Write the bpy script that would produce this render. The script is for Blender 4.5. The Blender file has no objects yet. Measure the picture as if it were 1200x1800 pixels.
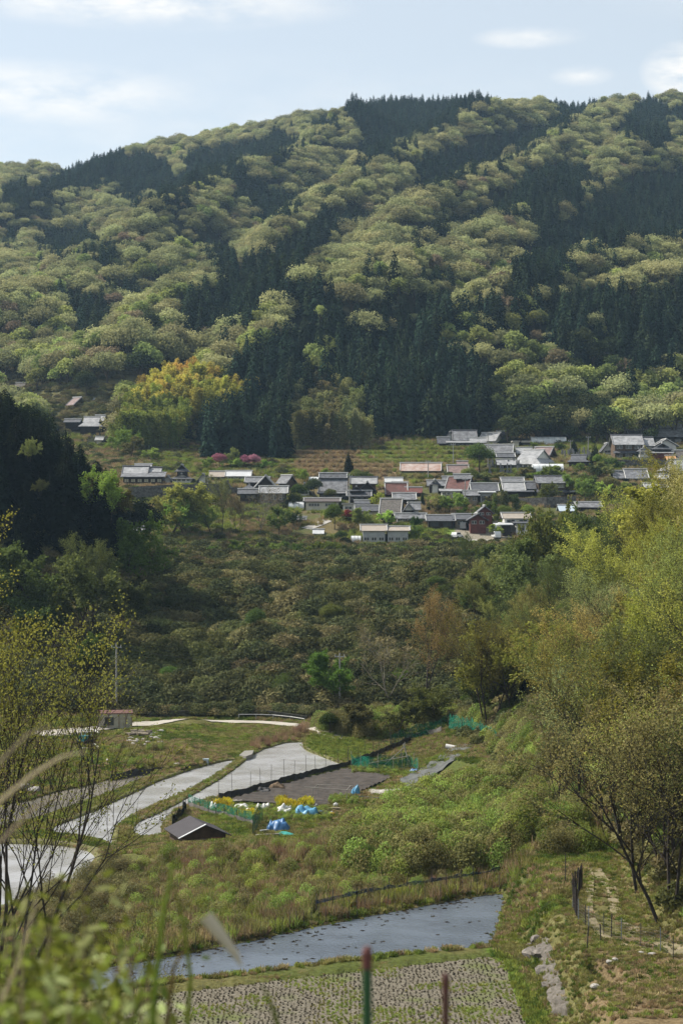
import bpy, math, random
import numpy as np
from mathutils import Vector, Matrix
R_ = math.radians
random.seed(7); RNG = np.random.default_rng(7)
S = bpy.context.scene
COL = S.collection
F = 3200.0           # focal length in photo pixels (photo is 1200 x 1800, horizon at row 900)
HAZE = 0.000065

# ---------------------------------------------------------------- camera
cam = bpy.data.cameras.new('camera'); camo = bpy.data.objects.new('camera', cam); COL.objects.link(camo)
cam.sensor_fit = 'VERTICAL'; cam.sensor_height = 36; cam.sensor_width = 24; cam.lens = 64.0
cam.clip_start = 0.2; cam.clip_end = 6000
camo.location = (0, 0, 0); camo.rotation_euler = (R_(90), 0, 0)
cam.dof.use_dof = True; cam.dof.focus_distance = 330; cam.dof.aperture_fstop = 5.6
S.camera = camo
# ---------------------------------------------------------------- light
SUN_AZ, SUN_EL = -70.0, 48.0      # azimuth measured from the view direction (+Y), negative = left
w = bpy.data.worlds.new('World'); S.world = w; w.use_nodes = True
nt = w.node_tree; nt.nodes.clear()
out = nt.nodes.new('ShaderNodeOutputWorld'); bg = nt.nodes.new('ShaderNodeBackground')
sky = nt.nodes.new('ShaderNodeTexSky'); sky.sky_type = 'NISHITA'; sky.sun_disc = False
sky.sun_elevation = R_(SUN_EL); sky.sun_rotation = R_(SUN_AZ)
sky.altitude = 300; sky.air_density = 1.0; sky.dust_density = 1.6; sky.ozone_density = 1.5
tc = nt.nodes.new('ShaderNodeTexCoord')
mp = nt.nodes.new('ShaderNodeMapping'); mp.inputs['Scale'].default_value = (16, 4, 46.0)
ns = nt.nodes.new('ShaderNodeTexNoise'); ns.inputs['Scale'].default_value = 1.3; ns.inputs['Detail'].default_value = 9; ns.inputs['Roughness'].default_value = 0.6
L = nt.links
L.new(tc.outputs['Generated'], mp.inputs[0]); L.new(mp.outputs[0], ns.inputs[0])
acc = None                         # soft cloud banks: direction of the middle, half extent, density
for (cx_, cz_, ax_, az_, k_) in ((-.106, .267, .075, .0085, 1.3), (-.160, .221, .062, .012, 1.15), (.181, .232, .016, .010, 2.0), (.0995, .251, .02, .004, 1.0), (.127, .231, .012, .004, .8), (-.04, .20, .2, .03, .28), (0.4, .3, .2, .04, .9), (-.5, .4, .2, .05, .9)):
    v1 = nt.nodes.new('ShaderNodeVectorMath'); v1.operation = 'SUBTRACT'; v1.inputs[1].default_value = (cx_, 0, cz_); L.new(tc.outputs['Generated'], v1.inputs[0])
    v2 = nt.nodes.new('ShaderNodeVectorMath'); v2.operation = 'MULTIPLY'; v2.inputs[1].default_value = (1 / ax_, 0, 1 / az_); L.new(v1.outputs[0], v2.inputs[0])
    v3 = nt.nodes.new('ShaderNodeVectorMath'); v3.operation = 'LENGTH'; L.new(v2.outputs[0], v3.inputs[0])
    v4 = nt.nodes.new('ShaderNodeMapRange'); v4.inputs[1].default_value = 0; v4.inputs[2].default_value = 1.6; v4.inputs[3].default_value = k_; v4.inputs[4].default_value = 0; L.new(v3.outputs['Value'], v4.inputs[0])
    if acc is None: acc = v4.outputs[0]
    else:
        v5 = nt.nodes.new('ShaderNodeMath'); v5.operation = 'MAXIMUM'; L.new(acc, v5.inputs[0]); L.new(v4.outputs[0], v5.inputs[1]); acc = v5.outputs[0]
ml = nt.nodes.new('ShaderNodeMapRange'); ml.inputs[1].default_value = .38; ml.inputs[2].default_value = .62; ml.inputs[3].default_value = 0.1; ml.inputs[4].default_value = 1.15; L.new(ns.outputs[0], ml.inputs[0])
mm_ = nt.nodes.new('ShaderNodeMath'); mm_.operation = 'MULTIPLY'; mm_.use_clamp = True; L.new(acc, mm_.inputs[0]); L.new(ml.outputs[0], mm_.inputs[1])
veil = nt.nodes.new('ShaderNodeMixRGB'); veil.inputs[0].default_value = .55; veil.inputs[2].default_value = (4.9, 5.0, 4.7, 1); L.new(sky.outputs[0], veil.inputs[1])
mx = nt.nodes.new('ShaderNodeMixRGB'); mx.inputs[2].default_value = (6.0, 5.9, 5.7, 1)
L.new(mm_.outputs[0], mx.inputs[0]); L.new(veil.outputs[0], mx.inputs[1]); L.new(mx.outputs[0], bg.inputs[0]); L.new(bg.outputs[0], out.inputs[0])
bg.inputs[1].default_value = 0.11
sl = bpy.data.lights.new('sun', 'SUN'); sl.energy = 5.0; sl.angle = R_(0.5); sl.color = (1.0, 0.94, 0.84)
so = bpy.data.objects.new('sun', sl); COL.objects.link(so)
sd = Vector((math.sin(R_(SUN_AZ)) * math.cos(R_(SUN_EL)), math.cos(R_(SUN_AZ)) * math.cos(R_(SUN_EL)), math.sin(R_(SUN_EL))))
so.rotation_euler = sd.to_track_quat('Z', 'Y').to_euler(); so.location = (-200, 200, 600)
S.view_settings.view_transform = 'Standard'; S.view_settings.look = 'None'; S.view_settings.gamma = 1
S.view_settings.exposure = 0.70
S.render.engine = 'CYCLES'
cy = S.cycles; cy.max_bounces = 5; cy.diffuse_bounces = 2; cy.glossy_bounces = 2; cy.transmission_bounces = 3
cy.transparent_max_bounces = 6; cy.volume_bounces = 0; cy.use_denoising = True; cy.caustics_reflective = False; cy.caustics_refractive = False
cy.use_adaptive_sampling = True; cy.adaptive_threshold = 0.02

# ---------------------------------------------------------------- helpers
def sstep(a, b, x):
    t = np.clip((np.asarray(x, float) - a) / (b - a), 0, 1); return t * t * (3 - 2 * t)
def _hash(ix, iy, s):
    h = (ix * 374761393 + iy * 668265263 + s * 974711) & 0x7fffffff
    h = (h ^ (h >> 13)) * 1274126177 & 0x7fffffff
    return ((h ^ (h >> 16)) & 0xffff) / 65535.0
def vnoise(x, y, s=0):
    x = np.asarray(x, float); y = np.asarray(y, float)
    ix = np.floor(x).astype(np.int64); iy = np.floor(y).astype(np.int64); fx = x - ix; fy = y - iy
    fx = fx * fx * (3 - 2 * fx); fy = fy * fy * (3 - 2 * fy)
    a = _hash(ix, iy, s); b = _hash(ix + 1, iy, s); c = _hash(ix, iy + 1, s); d = _hash(ix + 1, iy + 1, s)
    return (a + (b - a) * fx) * (1 - fy) + (c + (d - c) * fx) * fy
def fbm(x, y, s=0, o=4):
    v = 0; a = 0.5
    for k in range(o):
        v = v + a * vnoise(x * 2 ** k + 17.3 * k, y * 2 ** k, s + k); a *= 0.5
    return v / (1 - 0.5 ** o)      # 0..1
def inpoly(px, py, poly):
    px = np.asarray(px, float); py = np.asarray(py, float); r = np.zeros(np.broadcast(px, py).shape, bool)
    n = len(poly)
    for i in range(n):
        x1, y1 = poly[i]; x2, y2 = poly[(i + 1) % n]
        if y1 == y2: continue
        c = ((y1 > py) != (y2 > py)) & (px < (x2 - x1) * (py - y1) / (y2 - y1) + x1)
        r ^= c
    return r
def segdist(x, y, pts):
    d = np.full(np.broadcast(x, y).shape, 1e9)
    for (x1, y1), (x2, y2) in zip(pts[:-1], pts[1:]):
        dx, dy = x2 - x1, y2 - y1; l = dx * dx + dy * dy + 1e-9
        t = np.clip(((x - x1) * dx + (y - y1) * dy) / l, 0, 1)
        d = np.minimum(d, np.hypot(x - x1 - t * dx, y - y1 - t * dy))
    return d

# ---------------------------------------------------------------- terrain height
SKX = [-600, -200, 0, 60, 120, 170, 250, 330, 400, 480, 560, 605, 625, 700, 800, 860, 950, 1010, 1060, 1200, 1400, 1800]
SKY_ = [330, 300, 283, 285, 293, 270, 252, 233, 222, 207, 195, 186, 176, 170, 172, 172, 172, 184, 170, 164, 160, 190]
YR = 1500.0
YB = [0, 259, 262, 268, 300, 350, 400, 430, 460, 500, 540, 570, 600]
ZB = [-30, -30, -29.6, -28, -21.5, -13.5, -10.2, -10.0, -3.0, 5.5, 13, 17.5, 22.5]
def base_mtn(x, Y):
    px = 600 + x / np.maximum(Y, 1) * F
    zr = (900 - np.interp(px, SKX, SKY_) - 20) / F * YR
    t = (Y - 600) / (YR - 600)
    z = 22.5 * (1 - t) + zr * t - 22 * np.sin(np.clip(t, 0, 1) * math.pi) * (0.4)
    return np.where(t > 1, zr - (Y - YR) * 0.35, z)
ZP = -30.0
def wpoly(pts, z=ZP): return [((px - 600) / F * (-z * F / (py - 900)), -z * F / (py - 900)) for px, py in pts]
PAD = {
 'near': wpoly([(140, 1756), (300, 1728), (430, 1714), (600, 1694), (760, 1677), (866, 1666), (880, 1636), (893, 1590), (893, 1572), (860, 1572), (780, 1586), (700, 1601), (640, 1612), (560, 1628), (430, 1656), (300, 1682), (200, 1697), (140, 1712)]),
 'field': wpoly([(190, 1840), (215, 1785), (250, 1768), (300, 1746), (430, 1731), (600, 1711), (760, 1693), (860, 1682), (884, 1690), (905, 1740), (925, 1800), (935, 1840)]),
 'right': wpoly([(497, 1307), (540, 1305), (536, 1314), (545, 1322), (566, 1330), (600, 1343), (608, 1349), (560, 1361), (500, 1376), (440, 1391), (390, 1403), (355, 1412), (330, 1420), (311, 1429), (293, 1448), (288, 1474), (235, 1475), (228, 1466), (229, 1455), (240, 1446), (262, 1437), (300, 1418), (345, 1393), (385, 1370), (415, 1348), (435, 1332), (458, 1319)]),
 'middle': wpoly([(422, 1336), (395, 1338), (365, 1345), (333, 1354), (283, 1371), (250, 1386), (200, 1409), (133, 1438), (88, 1455), (83, 1470), (143, 1474), (180, 1484), (200, 1494), (206, 1478), (207, 1462), (217, 1450), (238, 1436), (270, 1422), (320, 1400), (368, 1374), (400, 1354)]),
 'lower': wpoly([(-160, 1480), (-60, 1482), (83, 1484), (130, 1489), (167, 1497), (182, 1512), (178, 1530), (160, 1546), (110, 1560), (60, 1580), (0, 1604), (-60, 1640), (-200, 1660)]),
 'upper': wpoly([(278, 1353), (235, 1360), (183, 1372), (150, 1382), (100, 1392), (40, 1410), (-60, 1425), (-160, 1430), (-160, 1466), (-60, 1468), (0, 1458), (60, 1446), (130, 1421), (180, 1404), (230, 1383), (268, 1366)])}
def inpad(x, Y, names=None):
    r = np.zeros(np.broadcast(x, Y).shape, bool)
    for k, p in PAD.items():
        if names is None or k in names: r |= inpoly(x, Y, p)
    return r
SPURS = [([(405, 440), (480, 395), (560, 335), (640, 290), (740, 230), (850, 190), (970, 178)], 26),
         ([(500, 480), (600, 430), (680, 375), (760, 330), (860, 300), (930, 262), (1010, 215), (1060, 172)], 28),
         ([(600, 510), (700, 455), (800, 405), (900, 372), (960, 330), (1050, 270), (1150, 230)], 24),
         ([(740, 585), (860, 520), (980, 450), (1080, 420), (1210, 400)], 24),
         ([(150, 420), (230, 375), (300, 350), (390, 290), (520, 245), (605, 195)], 26),
         ([(20, 500), (100, 470), (200, 440), (330, 415)], 18),
         ([(220, 550), (330, 490), (400, 462)], 20),
         ([(830, 660), (890, 570), (960, 520)], 20),
         ([(0, 345), (120, 310), (200, 260)], 18),
         ([(430, 600), (500, 550), (600, 520)], 16),
         ([(1020, 560), (1120, 490), (1220, 450)], 18)]
def _crest():
    res = []
    Ys = np.linspace(600, 1600, 1500)
    for pts, h in SPURS:
        P = []
        for a, b in zip(pts[:-1], pts[1:]):
            for k in range(4): P.append((a[0] + (b[0] - a[0]) * k / 4, a[1] + (b[1] - a[1]) * k / 4))
        P.append(pts[-1]); Q = []
        for px, py in P:
            u = (px - 600) / F
            z = base_mtn(u * Ys, Ys) + h + 9
            d = (900 - py) / F * Ys - z
            k = np.nonzero(d < 0)[0]
            Y = Ys[k[0]] if len(k) else YR
            Y = min(Y, 1490)
            Q.append((u * Y, Y))
        res.append((Q, h))
    return res
CREST = _crest()
def H(x, Y):
    x = np.asarray(x, float); Y = np.asarray(Y, float)
    x, Y = np.broadcast_arrays(x, Y)
    z = np.interp(Y, YB, ZB)
    hill = sstep(268, 300, Y)
    # lumps on the brushy hill
    z = z + hill * (1 - sstep(330, 400, Y)) * (fbm(x / 20, Y / 15, 3) - 0.5) * 11
    # a wooded ravine between the brushy hill and the right slope
    rav = sstep(22, 34, x - (Y - 300) * 0.03) * hill * (1 - sstep(390, 430, Y)); z = z - rav * 0.55 * (z + 29)
    # left hill with the conifers
    xl = -0.110 * Y
    lh = 1.45 * np.maximum(0, xl - x); lh = 46 * (1 - np.exp(-lh / 46))
    z = z + lh * sstep(288, 335, Y) * (1 - sstep(375, 440, Y))
    # stepped fields of the village
    terr = sstep(-55, -30, x) * (1 - sstep(55, 75, x)) * sstep(505, 515, Y) * (1 - sstep(590, 605, Y))
    st = 1.7; q = z / st; zq = (np.floor(q) + sstep(0.72, 1.0, q - np.floor(q))) * st
    z = z * (1 - terr * .9) + zq * terr * .9
    # right slope
    xf = np.interp(Y, [90, 150, 190, 230, 270, 400], [19.5, 21, 19, 17, 18, 26])
    rs = -27.5 + 0.78 * (x - xf); cap = np.interp(Y, [100, 200, 260, 300, 350, 400, 440], [-1, -3, -8, -12, -17, -24, -40])
    rs = np.where(rs > cap - 4, cap - 4 + 4 * (1 - np.exp(-np.maximum(rs - cap + 4, 0) / 4)), rs)
    rs = rs + (fbm(x / 7, Y / 7, 9) - 0.5) * 1.6 * sstep(1, 6, x - xf)
    bench = -30 + 2.6 * sstep(12.2, 15.0, x + (fbm(x / 3, Y / 3, 5) - .5) * 0.8) * (1 - sstep(150, 172, Y)) + sstep(172, 190, Y) * 2.2 * sstep(7, 17, x)
    bench = np.where(Y < 265, bench, -60)
    z = np.maximum(z, bench)
    z = np.where((rs > z) & (Y < 450), rs, z)
    # grassy knoll right of the paddies, hump between the paddies and low rise on the left
    z = z + (~inpad(x, Y)) * 1.7 * np.exp(-(((x - 0.2) / 5.0) ** 2 + ((Y - 243) / 5.5) ** 2))
    z = z + 1.2 * sstep(0, 1, (1 - ((x - 3) / 26.0) ** 2)) * sstep(0, 1, 1 - ((Y - 155) / 9.0) ** 2)
    lf = sstep(0, 6, (-14 - 0.02 * (Y - 200)) - x) * sstep(206, 214, Y) * (1 - sstep(252, 262, Y)); z = z + lf * (~inpad(x, Y)) * 0.9 * (0.6 + 0.8 * fbm(x / 5, Y / 5, 14))
    fl = (Y < 262) & (Y > 95)
    z = np.where(fl & ~inpad(x, Y), z + .22 + (fbm(x / 2.2, Y / 2.2, 71) - .5) * .35 * (1 - sstep(255, 262, Y)), z)
    z = z + 7.5 * np.exp(-(((x + 15.5) / 3.6) ** 2 + ((Y - 82) / 8) ** 2) ** 1.5)
    z = z - 1.6 * np.exp(-((((x - 15.6) + (Y - 108) * .12) / .75) ** 2 + ((Y - 108.5) / 3.0) ** 2) ** 2)
    # the slope below the camera
    z = np.where(Y < 80, np.maximum(-1.7 - 0.36 * Y, z), z)
    # mountain
    m = Y > 600
    zm = base_mtn(x, Y)
    on = sstep(600, 720, Y) * (1 - sstep(1500, 1600, Y) * 0.8)
    bump = np.zeros_like(z)
    for Q, h in CREST:
        d = segdist(x, Y, Q) + (fbm(x / 60, Y / 60, 21) - .5) * 16
        bump = np.maximum(bump, h * np.exp(-(np.maximum(d, 0) / 27) ** 2))
    zm = zm + on * (bump + (fbm(x / 90, Y / 90, 31) - 0.5) * 26 * (1 - sstep(1300, 1500, Y)) + (fbm(x / 30, Y / 30, 33) - 0.5) * 7)
    z = np.where(m, zm, z)
    return z
def onz(px, py, z):
    Y = -z * F / (py - 900); return ((px - 600) / F * Y, Y)
def h1(x, Y): return float(H(np.array([x]), np.array([Y]))[0])
_YS = np.concatenate([np.linspace(95, 270, 1400), np.linspace(270.3, 620, 1400), np.linspace(620.5, 1700, 1600)])
def hit(px, py, ymin=95):
    """first terrain point seen through photo pixel (px, py)"""
    u = (px - 600) / F; v = (900 - py) / F
    Ys = _YS[_YS >= ymin]
    st = 25; cs = Ys[::st]; dc = v * cs - H(u * cs, cs); kc = np.nonzero(dc <= 2.0)[0]      # coarse pass first
    if len(kc): a0 = max(0, (kc[0] - 1) * st); Ys = Ys[a0:]
    for blk in (150, 600, 10 ** 6):
        yy = Ys[:blk]; d = v * yy - H(u * yy, yy); k = np.nonzero(d <= 0)[0]
        if len(k) or blk >= len(Ys): break
    Ys = yy
    if len(k) == 0: Y = Ys[-1]
    elif k[0] == 0: Y = Ys[0]
    else:
        i = k[0]; a, b = d[i - 1], d[i]; Y = Ys[i - 1] + (Ys[i] - Ys[i - 1]) * a / (a - b)
    return u * Y, Y, h1(u * Y, Y)
def onz(px, py, z):
    Y = -z * F / (py - 900); return ((px - 600) / F * Y, Y)
def topx(x, Y, z): return 600 + x / Y * F, 900 - z / Y * F

# ---------------------------------------------------------------- materials
MATS = {}
def newmat(name):
    m = bpy.data.materials.new(name); m.use_nodes = True; n = m.node_tree; n.nodes.clear()
    o = n.nodes.new('ShaderNodeOutputMaterial'); return m, n, o
def mat(name, col, rough=0.8, metal=0, noise=0.25, scale=3.0, col2=None, bump=0.0, spec=0.3, stripes=None):
    """painted or weathered surface: two colours mixed by noise, optional corrugation lines"""
    if name in MATS: return MATS[name]
    m, n, o = newmat(name); N = n.nodes; K = n.links
    b = N.new('ShaderNodeBsdfPrincipled'); b.inputs['Roughness'].default_value = rough; b.inputs['Metallic'].default_value = metal
    b.inputs['Specular IOR Level'].default_value = spec
    t = N.new('ShaderNodeTexCoord'); nz = N.new('ShaderNodeTexNoise'); nz.inputs['Scale'].default_value = scale; nz.inputs['Detail'].default_value = 6; nz.inputs['Roughness'].default_value = .65
    K.new(t.outputs['Object'], nz.inputs['Vector'])
    c2 = col2 or tuple(c * (1 - noise * 1.6) for c in col)
    r = N.new('ShaderNodeValToRGB'); r.color_ramp.elements[0].position = 0.36; r.color_ramp.elements[1].position = 0.64
    r.color_ramp.elements[0].color = (*c2, 1); r.color_ramp.elements[1].color = (*col, 1)
    K.new(nz.outputs[0], r.inputs[0]); src = r.outputs[0]
    if stripes:
        wv = N.new('ShaderNodeTexWave'); wv.wave_type = 'BANDS'; wv.bands_direction = stripes[0]; wv.inputs['Scale'].default_value = stripes[1]; wv.inputs['Distortion'].default_value = 0.4
        K.new(t.outputs['Object'], wv.inputs['Vector'])
        mm = N.new('ShaderNodeMixRGB'); mm.blend_type = 'MULTIPLY'; mm.inputs[0].default_value = stripes[2]
        K.new(src, mm.inputs[1]); K.new(wv.outputs['Color'], mm.inputs[2]); src = mm.outputs[0]
    K.new(src, b.inputs['Base Color'])
    if bump:
        bp = N.new('ShaderNodeBump'); bp.inputs['Strength'].default_value = bump; K.new(nz.outputs[0], bp.inputs['Height']); K.new(bp.outputs[0], b.inputs['Normal'])
    K.new(b.outputs[0], o.inputs[0]); MATS[name] = m; return m
def leafmat(name, col, col2=None, trans=0.35, objcol=False, big=0.0):
    """foliage: colour varies leaf by leaf and plant by plant"""
    if name in MATS: return MATS[name]
    m, n, o = newmat(name); N = n.nodes; K = n.links
    g = N.new('ShaderNodeNewGeometry'); oi = N.new('ShaderNodeObjectInfo')
    c2 = col2 or tuple(c * .55 for c in col)
    a = N.new('ShaderNodeMixRGB'); a.inputs[1].default_value = (*c2, 1); a.inputs[2].default_value = (*col, 1)
    K.new(g.outputs['Random Per Island'], a.inputs[0])
    hs = N.new('ShaderNodeHueSaturation')
    mr = N.new('ShaderNodeMapRange'); mr.inputs[3].default_value = 0.478; mr.inputs[4].default_value = 0.522; K.new(oi.outputs['Random'], mr.inputs[0]); K.new(mr.outputs[0], hs.inputs['Hue'])
    m2 = N.new('ShaderNodeMath'); m2.operation = 'MULTIPLY'; m2.inputs[1].default_value = 7.31; K.new(oi.outputs['Random'], m2.inputs[0])
    m3 = N.new('ShaderNodeMath'); m3.operation = 'FRACT'; K.new(m2.outputs[0], m3.inputs[0])
    m4 = N.new('ShaderNodeMapRange'); m4.inputs[3].default_value = 0.62; m4.inputs[4].default_value = 1.38; K.new(m3.outputs[0], m4.inputs[0]); K.new(m4.outputs[0], hs.inputs['Value'])
    K.new(a.outputs[0], hs.inputs['Color']); src = hs.outputs[0]
    if objcol:
        mm = N.new('ShaderNodeMixRGB'); mm.blend_type = 'MULTIPLY'; mm.inputs[0].default_value = 1; K.new(src, mm.inputs[1]); K.new(oi.outputs['Color'], mm.inputs[2]); src = mm.outputs[0]
    d = N.new('ShaderNodeBsdfDiffuse'); t = N.new('ShaderNodeBsdfTranslucent'); x = N.new('ShaderNodeMixShader'); x.inputs[0].default_value = trans
    K.new(src, d.inputs[0]); K.new(src, t.inputs[0]); K.new(d.outputs[0], x.inputs[1]); K.new(t.outputs[0], x.inputs[2]); K.new(x.outputs[0], o.inputs[0])
    MATS[name] = m; return m

# ---------------------------------------------------------------- object helpers
def tag(o, label=None, cat=None, group=None, kind=None):
    if label: o['label'] = label
    if cat: o['category'] = cat
    if group: o['group'] = group
    if kind: o['kind'] = kind
    return o
def empty(name, loc, rz=0, label=None, cat=None, group=None):
    o = bpy.data.objects.new(name, None); COL.objects.link(o); o.location = loc; o.rotation_euler = (0, 0, rz); o.empty_display_size = .3
    return tag(o, label, cat, group)
def link(name, me, parent=None, loc=None, rz=0, scale=None):
    o = bpy.data.objects.new(name, me); COL.objects.link(o)
    if parent is not None: o.parent = parent
    if loc is not None: o.location = loc
    if rz: o.rotation_euler = (0, 0, rz)
    if scale is not None: o.scale = scale if hasattr(scale, '__len__') else (scale,) * 3
    return o
def npmesh(name, V, Fc, mats, mi=None):
    """mesh from numpy arrays; Fc is (n, k)"""
    me = bpy.data.meshes.new(name); V = np.asarray(V, np.float32); Fc = np.asarray(Fc, np.int32); n, k = Fc.shape
    me.vertices.add(len(V)); me.vertices.foreach_set('co', V.ravel())
    me.loops.add(n * k); me.loops.foreach_set('vertex_index', Fc.ravel())
    me.polygons.add(n); me.polygons.foreach_set('loop_start', np.arange(n, dtype=np.int32) * k)
    try: me.polygons.foreach_set('loop_total', np.full(n, k, np.int32))
    except Exception: pass
    for m in (mats if isinstance(mats, (list, tuple)) else [mats]): me.materials.append(m)
    if mi is not None: me.polygons.foreach_set('material_index', np.asarray(mi, np.int32))
    me.update(); return me
class MB:
    """collects shapes into one mesh"""
    def __init__(s): s.v = []; s.f = []; s.m = []
    def add(s, vs, fs, m=0):
        b = len(s.v); s.v += [tuple(v) for v in vs]; s.f += [tuple(b + i for i in f) for f in fs]; s.m += [m] * len(fs); return s
    def box(s, x0, x1, y0, y1, z0, z1, m=0):
        return s.add([(x0, y0, z0), (x1, y0, z0), (x1, y1, z0), (x0, y1, z0), (x0, y0, z1), (x1, y0, z1), (x1, y1, z1), (x0, y1, z1)],
                     [(0, 3, 2, 1), (4, 5, 6, 7), (0, 1, 5, 4), (1, 2, 6, 5), (2, 3, 7, 6), (3, 0, 4, 7)], m)
    def slab(s, q, t=0.12, m=0):
        """quad q (counter-clockwise from above) thickened downwards"""
        a = [Vector(p) for p in q]; n = (a[1] - a[0]).cross(a[2] - a[0]).normalized()
        b = [p - n * t for p in a]; k = len(a)
        return s.add(a + b, [tuple(range(k)), tuple(range(2 * k - 1, k - 1, -1))] + [(i, i + k, (i + 1) % k + k, (i + 1) % k) for i in range(k)], m)
    def tube(s, pts, r, n=6, m=0, cap=True):
        pts = [Vector(p) for p in pts]; rs = r if hasattr(r, '__len__') else [r] * len(pts); vs = []; fs = []
        for i, p in enumerate(pts):
            d = (pts[min(i + 1, len(pts) - 1)] - pts[max(i - 1, 0)]).normalized()
            a = d.cross(Vector((0, 0, 1)) if abs(d.z) < .9 else Vector((1, 0, 0))).normalized(); b = d.cross(a)
            for k in range(n):
                t = 2 * math.pi * k / n; vs.append(p + (a * math.cos(t) + b * math.sin(t)) * rs[i])
        for i in range(len(pts) - 1):
            for k in range(n): fs.append((i * n + k, i * n + (k + 1) % n, (i + 1) * n + (k + 1) % n, (i + 1) * n + k))
        if cap: fs.append(tuple(range(n))); fs.append(tuple(reversed(range((len(pts) - 1) * n, len(pts) * n))))
        return s.add(vs, fs, m)
    def prism(s, poly, z0, z1, m=0):
        k = len(poly)
        return s.add([(x, y, z0) for x, y in poly] + [(x, y, z1) for x, y in poly], [tuple(reversed(range(k))), tuple(range(k, 2 * k))] + [(i, (i + 1) % k, (i + 1) % k + k, i + k) for i in range(k)], m)
    def mesh(s, name, mats):
        me = bpy.data.meshes.new(name); me.from_pydata(s.v, [], s.f)
        for m in (mats if isinstance(mats, (list, tuple)) else [mats]): me.materials.append(m)
        me.polygons.foreach_set('material_index', s.m); me.update(); return me
    def obj(s, name, mats, parent=None, loc=None, rz=0): return link(name, s.mesh(name, mats), parent, loc, rz)

def quads(P, Nn, size, asp=1.0, along=None, rng=RNG):
    """leaf quads at points P with normals Nn (random roll)"""
    n = len(P); r = rng.normal(size=(n, 3)) if along is None else along
    a = np.cross(Nn, r); a /= np.linalg.norm(a, axis=1, keepdims=True) + 1e-9
    b = np.cross(Nn, a)
    if along is not None: a, b = b, a
    s = (size * (0.7 + 0.6 * rng.random(n)))[:, None] * 0.5
    a = a * s * asp; b = b * s
    V = np.stack([P - a, P - b * .8, P + a, P + b * .8], 1).reshape(-1, 3)
    return V, np.arange(n * 4).reshape(n, 4)
def unit(n, rng=RNG):
    v = rng.normal(size=(n, 3)); return v / np.linalg.norm(v, axis=1, keepdims=True)

def scatter(name, P, rz, sc, protos, idx, label, cat, tilt=None):
    """one 'stuff' object: points that instance the given plant meshes"""
    pc = bpy.data.collections.new(name + '_kinds')
    for i, (me) in enumerate(protos):
        po = bpy.data.objects.new('%s_kind_%02d' % (name, i), me); pc.objects.link(po)
    me = bpy.data.meshes.new(name); P = np.asarray(P, np.float32); me.vertices.add(len(P)); me.vertices.foreach_set('co', P.ravel())
    for nm, tp, arr in (('rz', 'FLOAT', rz), ('sc', 'FLOAT', sc), ('idx', 'INT', idx)):
        at = me.attributes.new(nm, tp, 'POINT'); at.data.foreach_set('value', np.asarray(arr, np.int32 if tp == 'INT' else np.float32))
    o = link(name, me); tag(o, label, cat, None, 'stuff')
    g = bpy.data.node_groups.new(name + '_nodes', 'GeometryNodeTree')
    g.interface.new_socket('Geometry', in_out='INPUT', socket_type='NodeSocketGeometry'); g.interface.new_socket('Geometry', in_out='OUTPUT', socket_type='NodeSocketGeometry')
    N = g.nodes; K = g.links
    gi = N.new('NodeGroupInput'); go = N.new('NodeGroupOutput'); ip = N.new('GeometryNodeInstanceOnPoints'); ci = N.new('GeometryNodeCollectionInfo')
    ci.inputs['Collection'].default_value = pc; ci.inputs['Separate Children'].default_value = True; ci.inputs['Reset Children'].default_value = True
    def na(nm, tp):
        q = N.new('GeometryNodeInputNamedAttribute'); q.data_type = tp; q.inputs['Name'].default_value = nm; return q.outputs['Attribute']
    cx = N.new('ShaderNodeCombineXYZ'); K.new(na('rz', 'FLOAT'), cx.inputs[2])
    K.new(gi.outputs[0], ip.inputs['Points']); K.new(ci.outputs[0], ip.inputs['Instance']); ip.inputs['Pick Instance'].default_value = True
    K.new(na('idx', 'INT'), ip.inputs['Instance Index']); K.new(cx.outputs[0], ip.inputs['Rotation']); K.new(na('sc', 'FLOAT'), ip.inputs['Scale']); K.new(ip.outputs[0], go.inputs[0])
    md = o.modifiers.new('scatter', 'NODES'); md.node_group = g
    return o
# ================================================================ plant meshes
def crown_mesh(name, seed, R, hgt, n, leaf, m, lumps=9, trunk=None, flat=0.95):
    """broad crown made of leaf clumps; optional stem in a second material"""
    rng = np.random.default_rng(seed)
    c = unit(lumps, rng) * np.array([R * .62, R * .62, hgt * .30]); c[:, 2] = np.abs(c[:, 2]) * 1.1 + hgt * .52
    rr = R * (0.40 + 0.22 * rng.random(lumps)); k = rng.integers(0, lumps, n)
    d = unit(n, rng); d[:, 2] = np.where(d[:, 2] < -.35, -d[:, 2], d[:, 2])
    P = c[k] + d * (rr[k] * (0.62 + 0.50 * rng.random(n)))[:, None] * np.array([1, 1, flat])
    Nn = d * .8 + unit(n, rng) * .95 + np.array([0, 0, .25]); Nn /= np.linalg.norm(Nn, axis=1, keepdims=True)
    V, Fq = quads(P, Nn, np.full(n, leaf), rng=rng); mi = np.zeros(len(Fq), int)
    mats = [m]
    if trunk:
        t = MB()
        for j in range(min(lumps, 6)): t.tube([(0, 0, -1), (c[j][0] * .15, c[j][1] * .15, hgt * .3), tuple(c[j])], [R * .05, R * .035, R * .01], 4, cap=False)
        tv = np.array(t.v); tf = np.array(t.f) + len(V); V = np.vstack([V, tv]); Fq = np.vstack([Fq, tf]); mi = np.concatenate([mi, np.ones(len(tf), int)]); mats.append(trunk)
    return npmesh(name, V, Fq, mats, mi)
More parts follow.
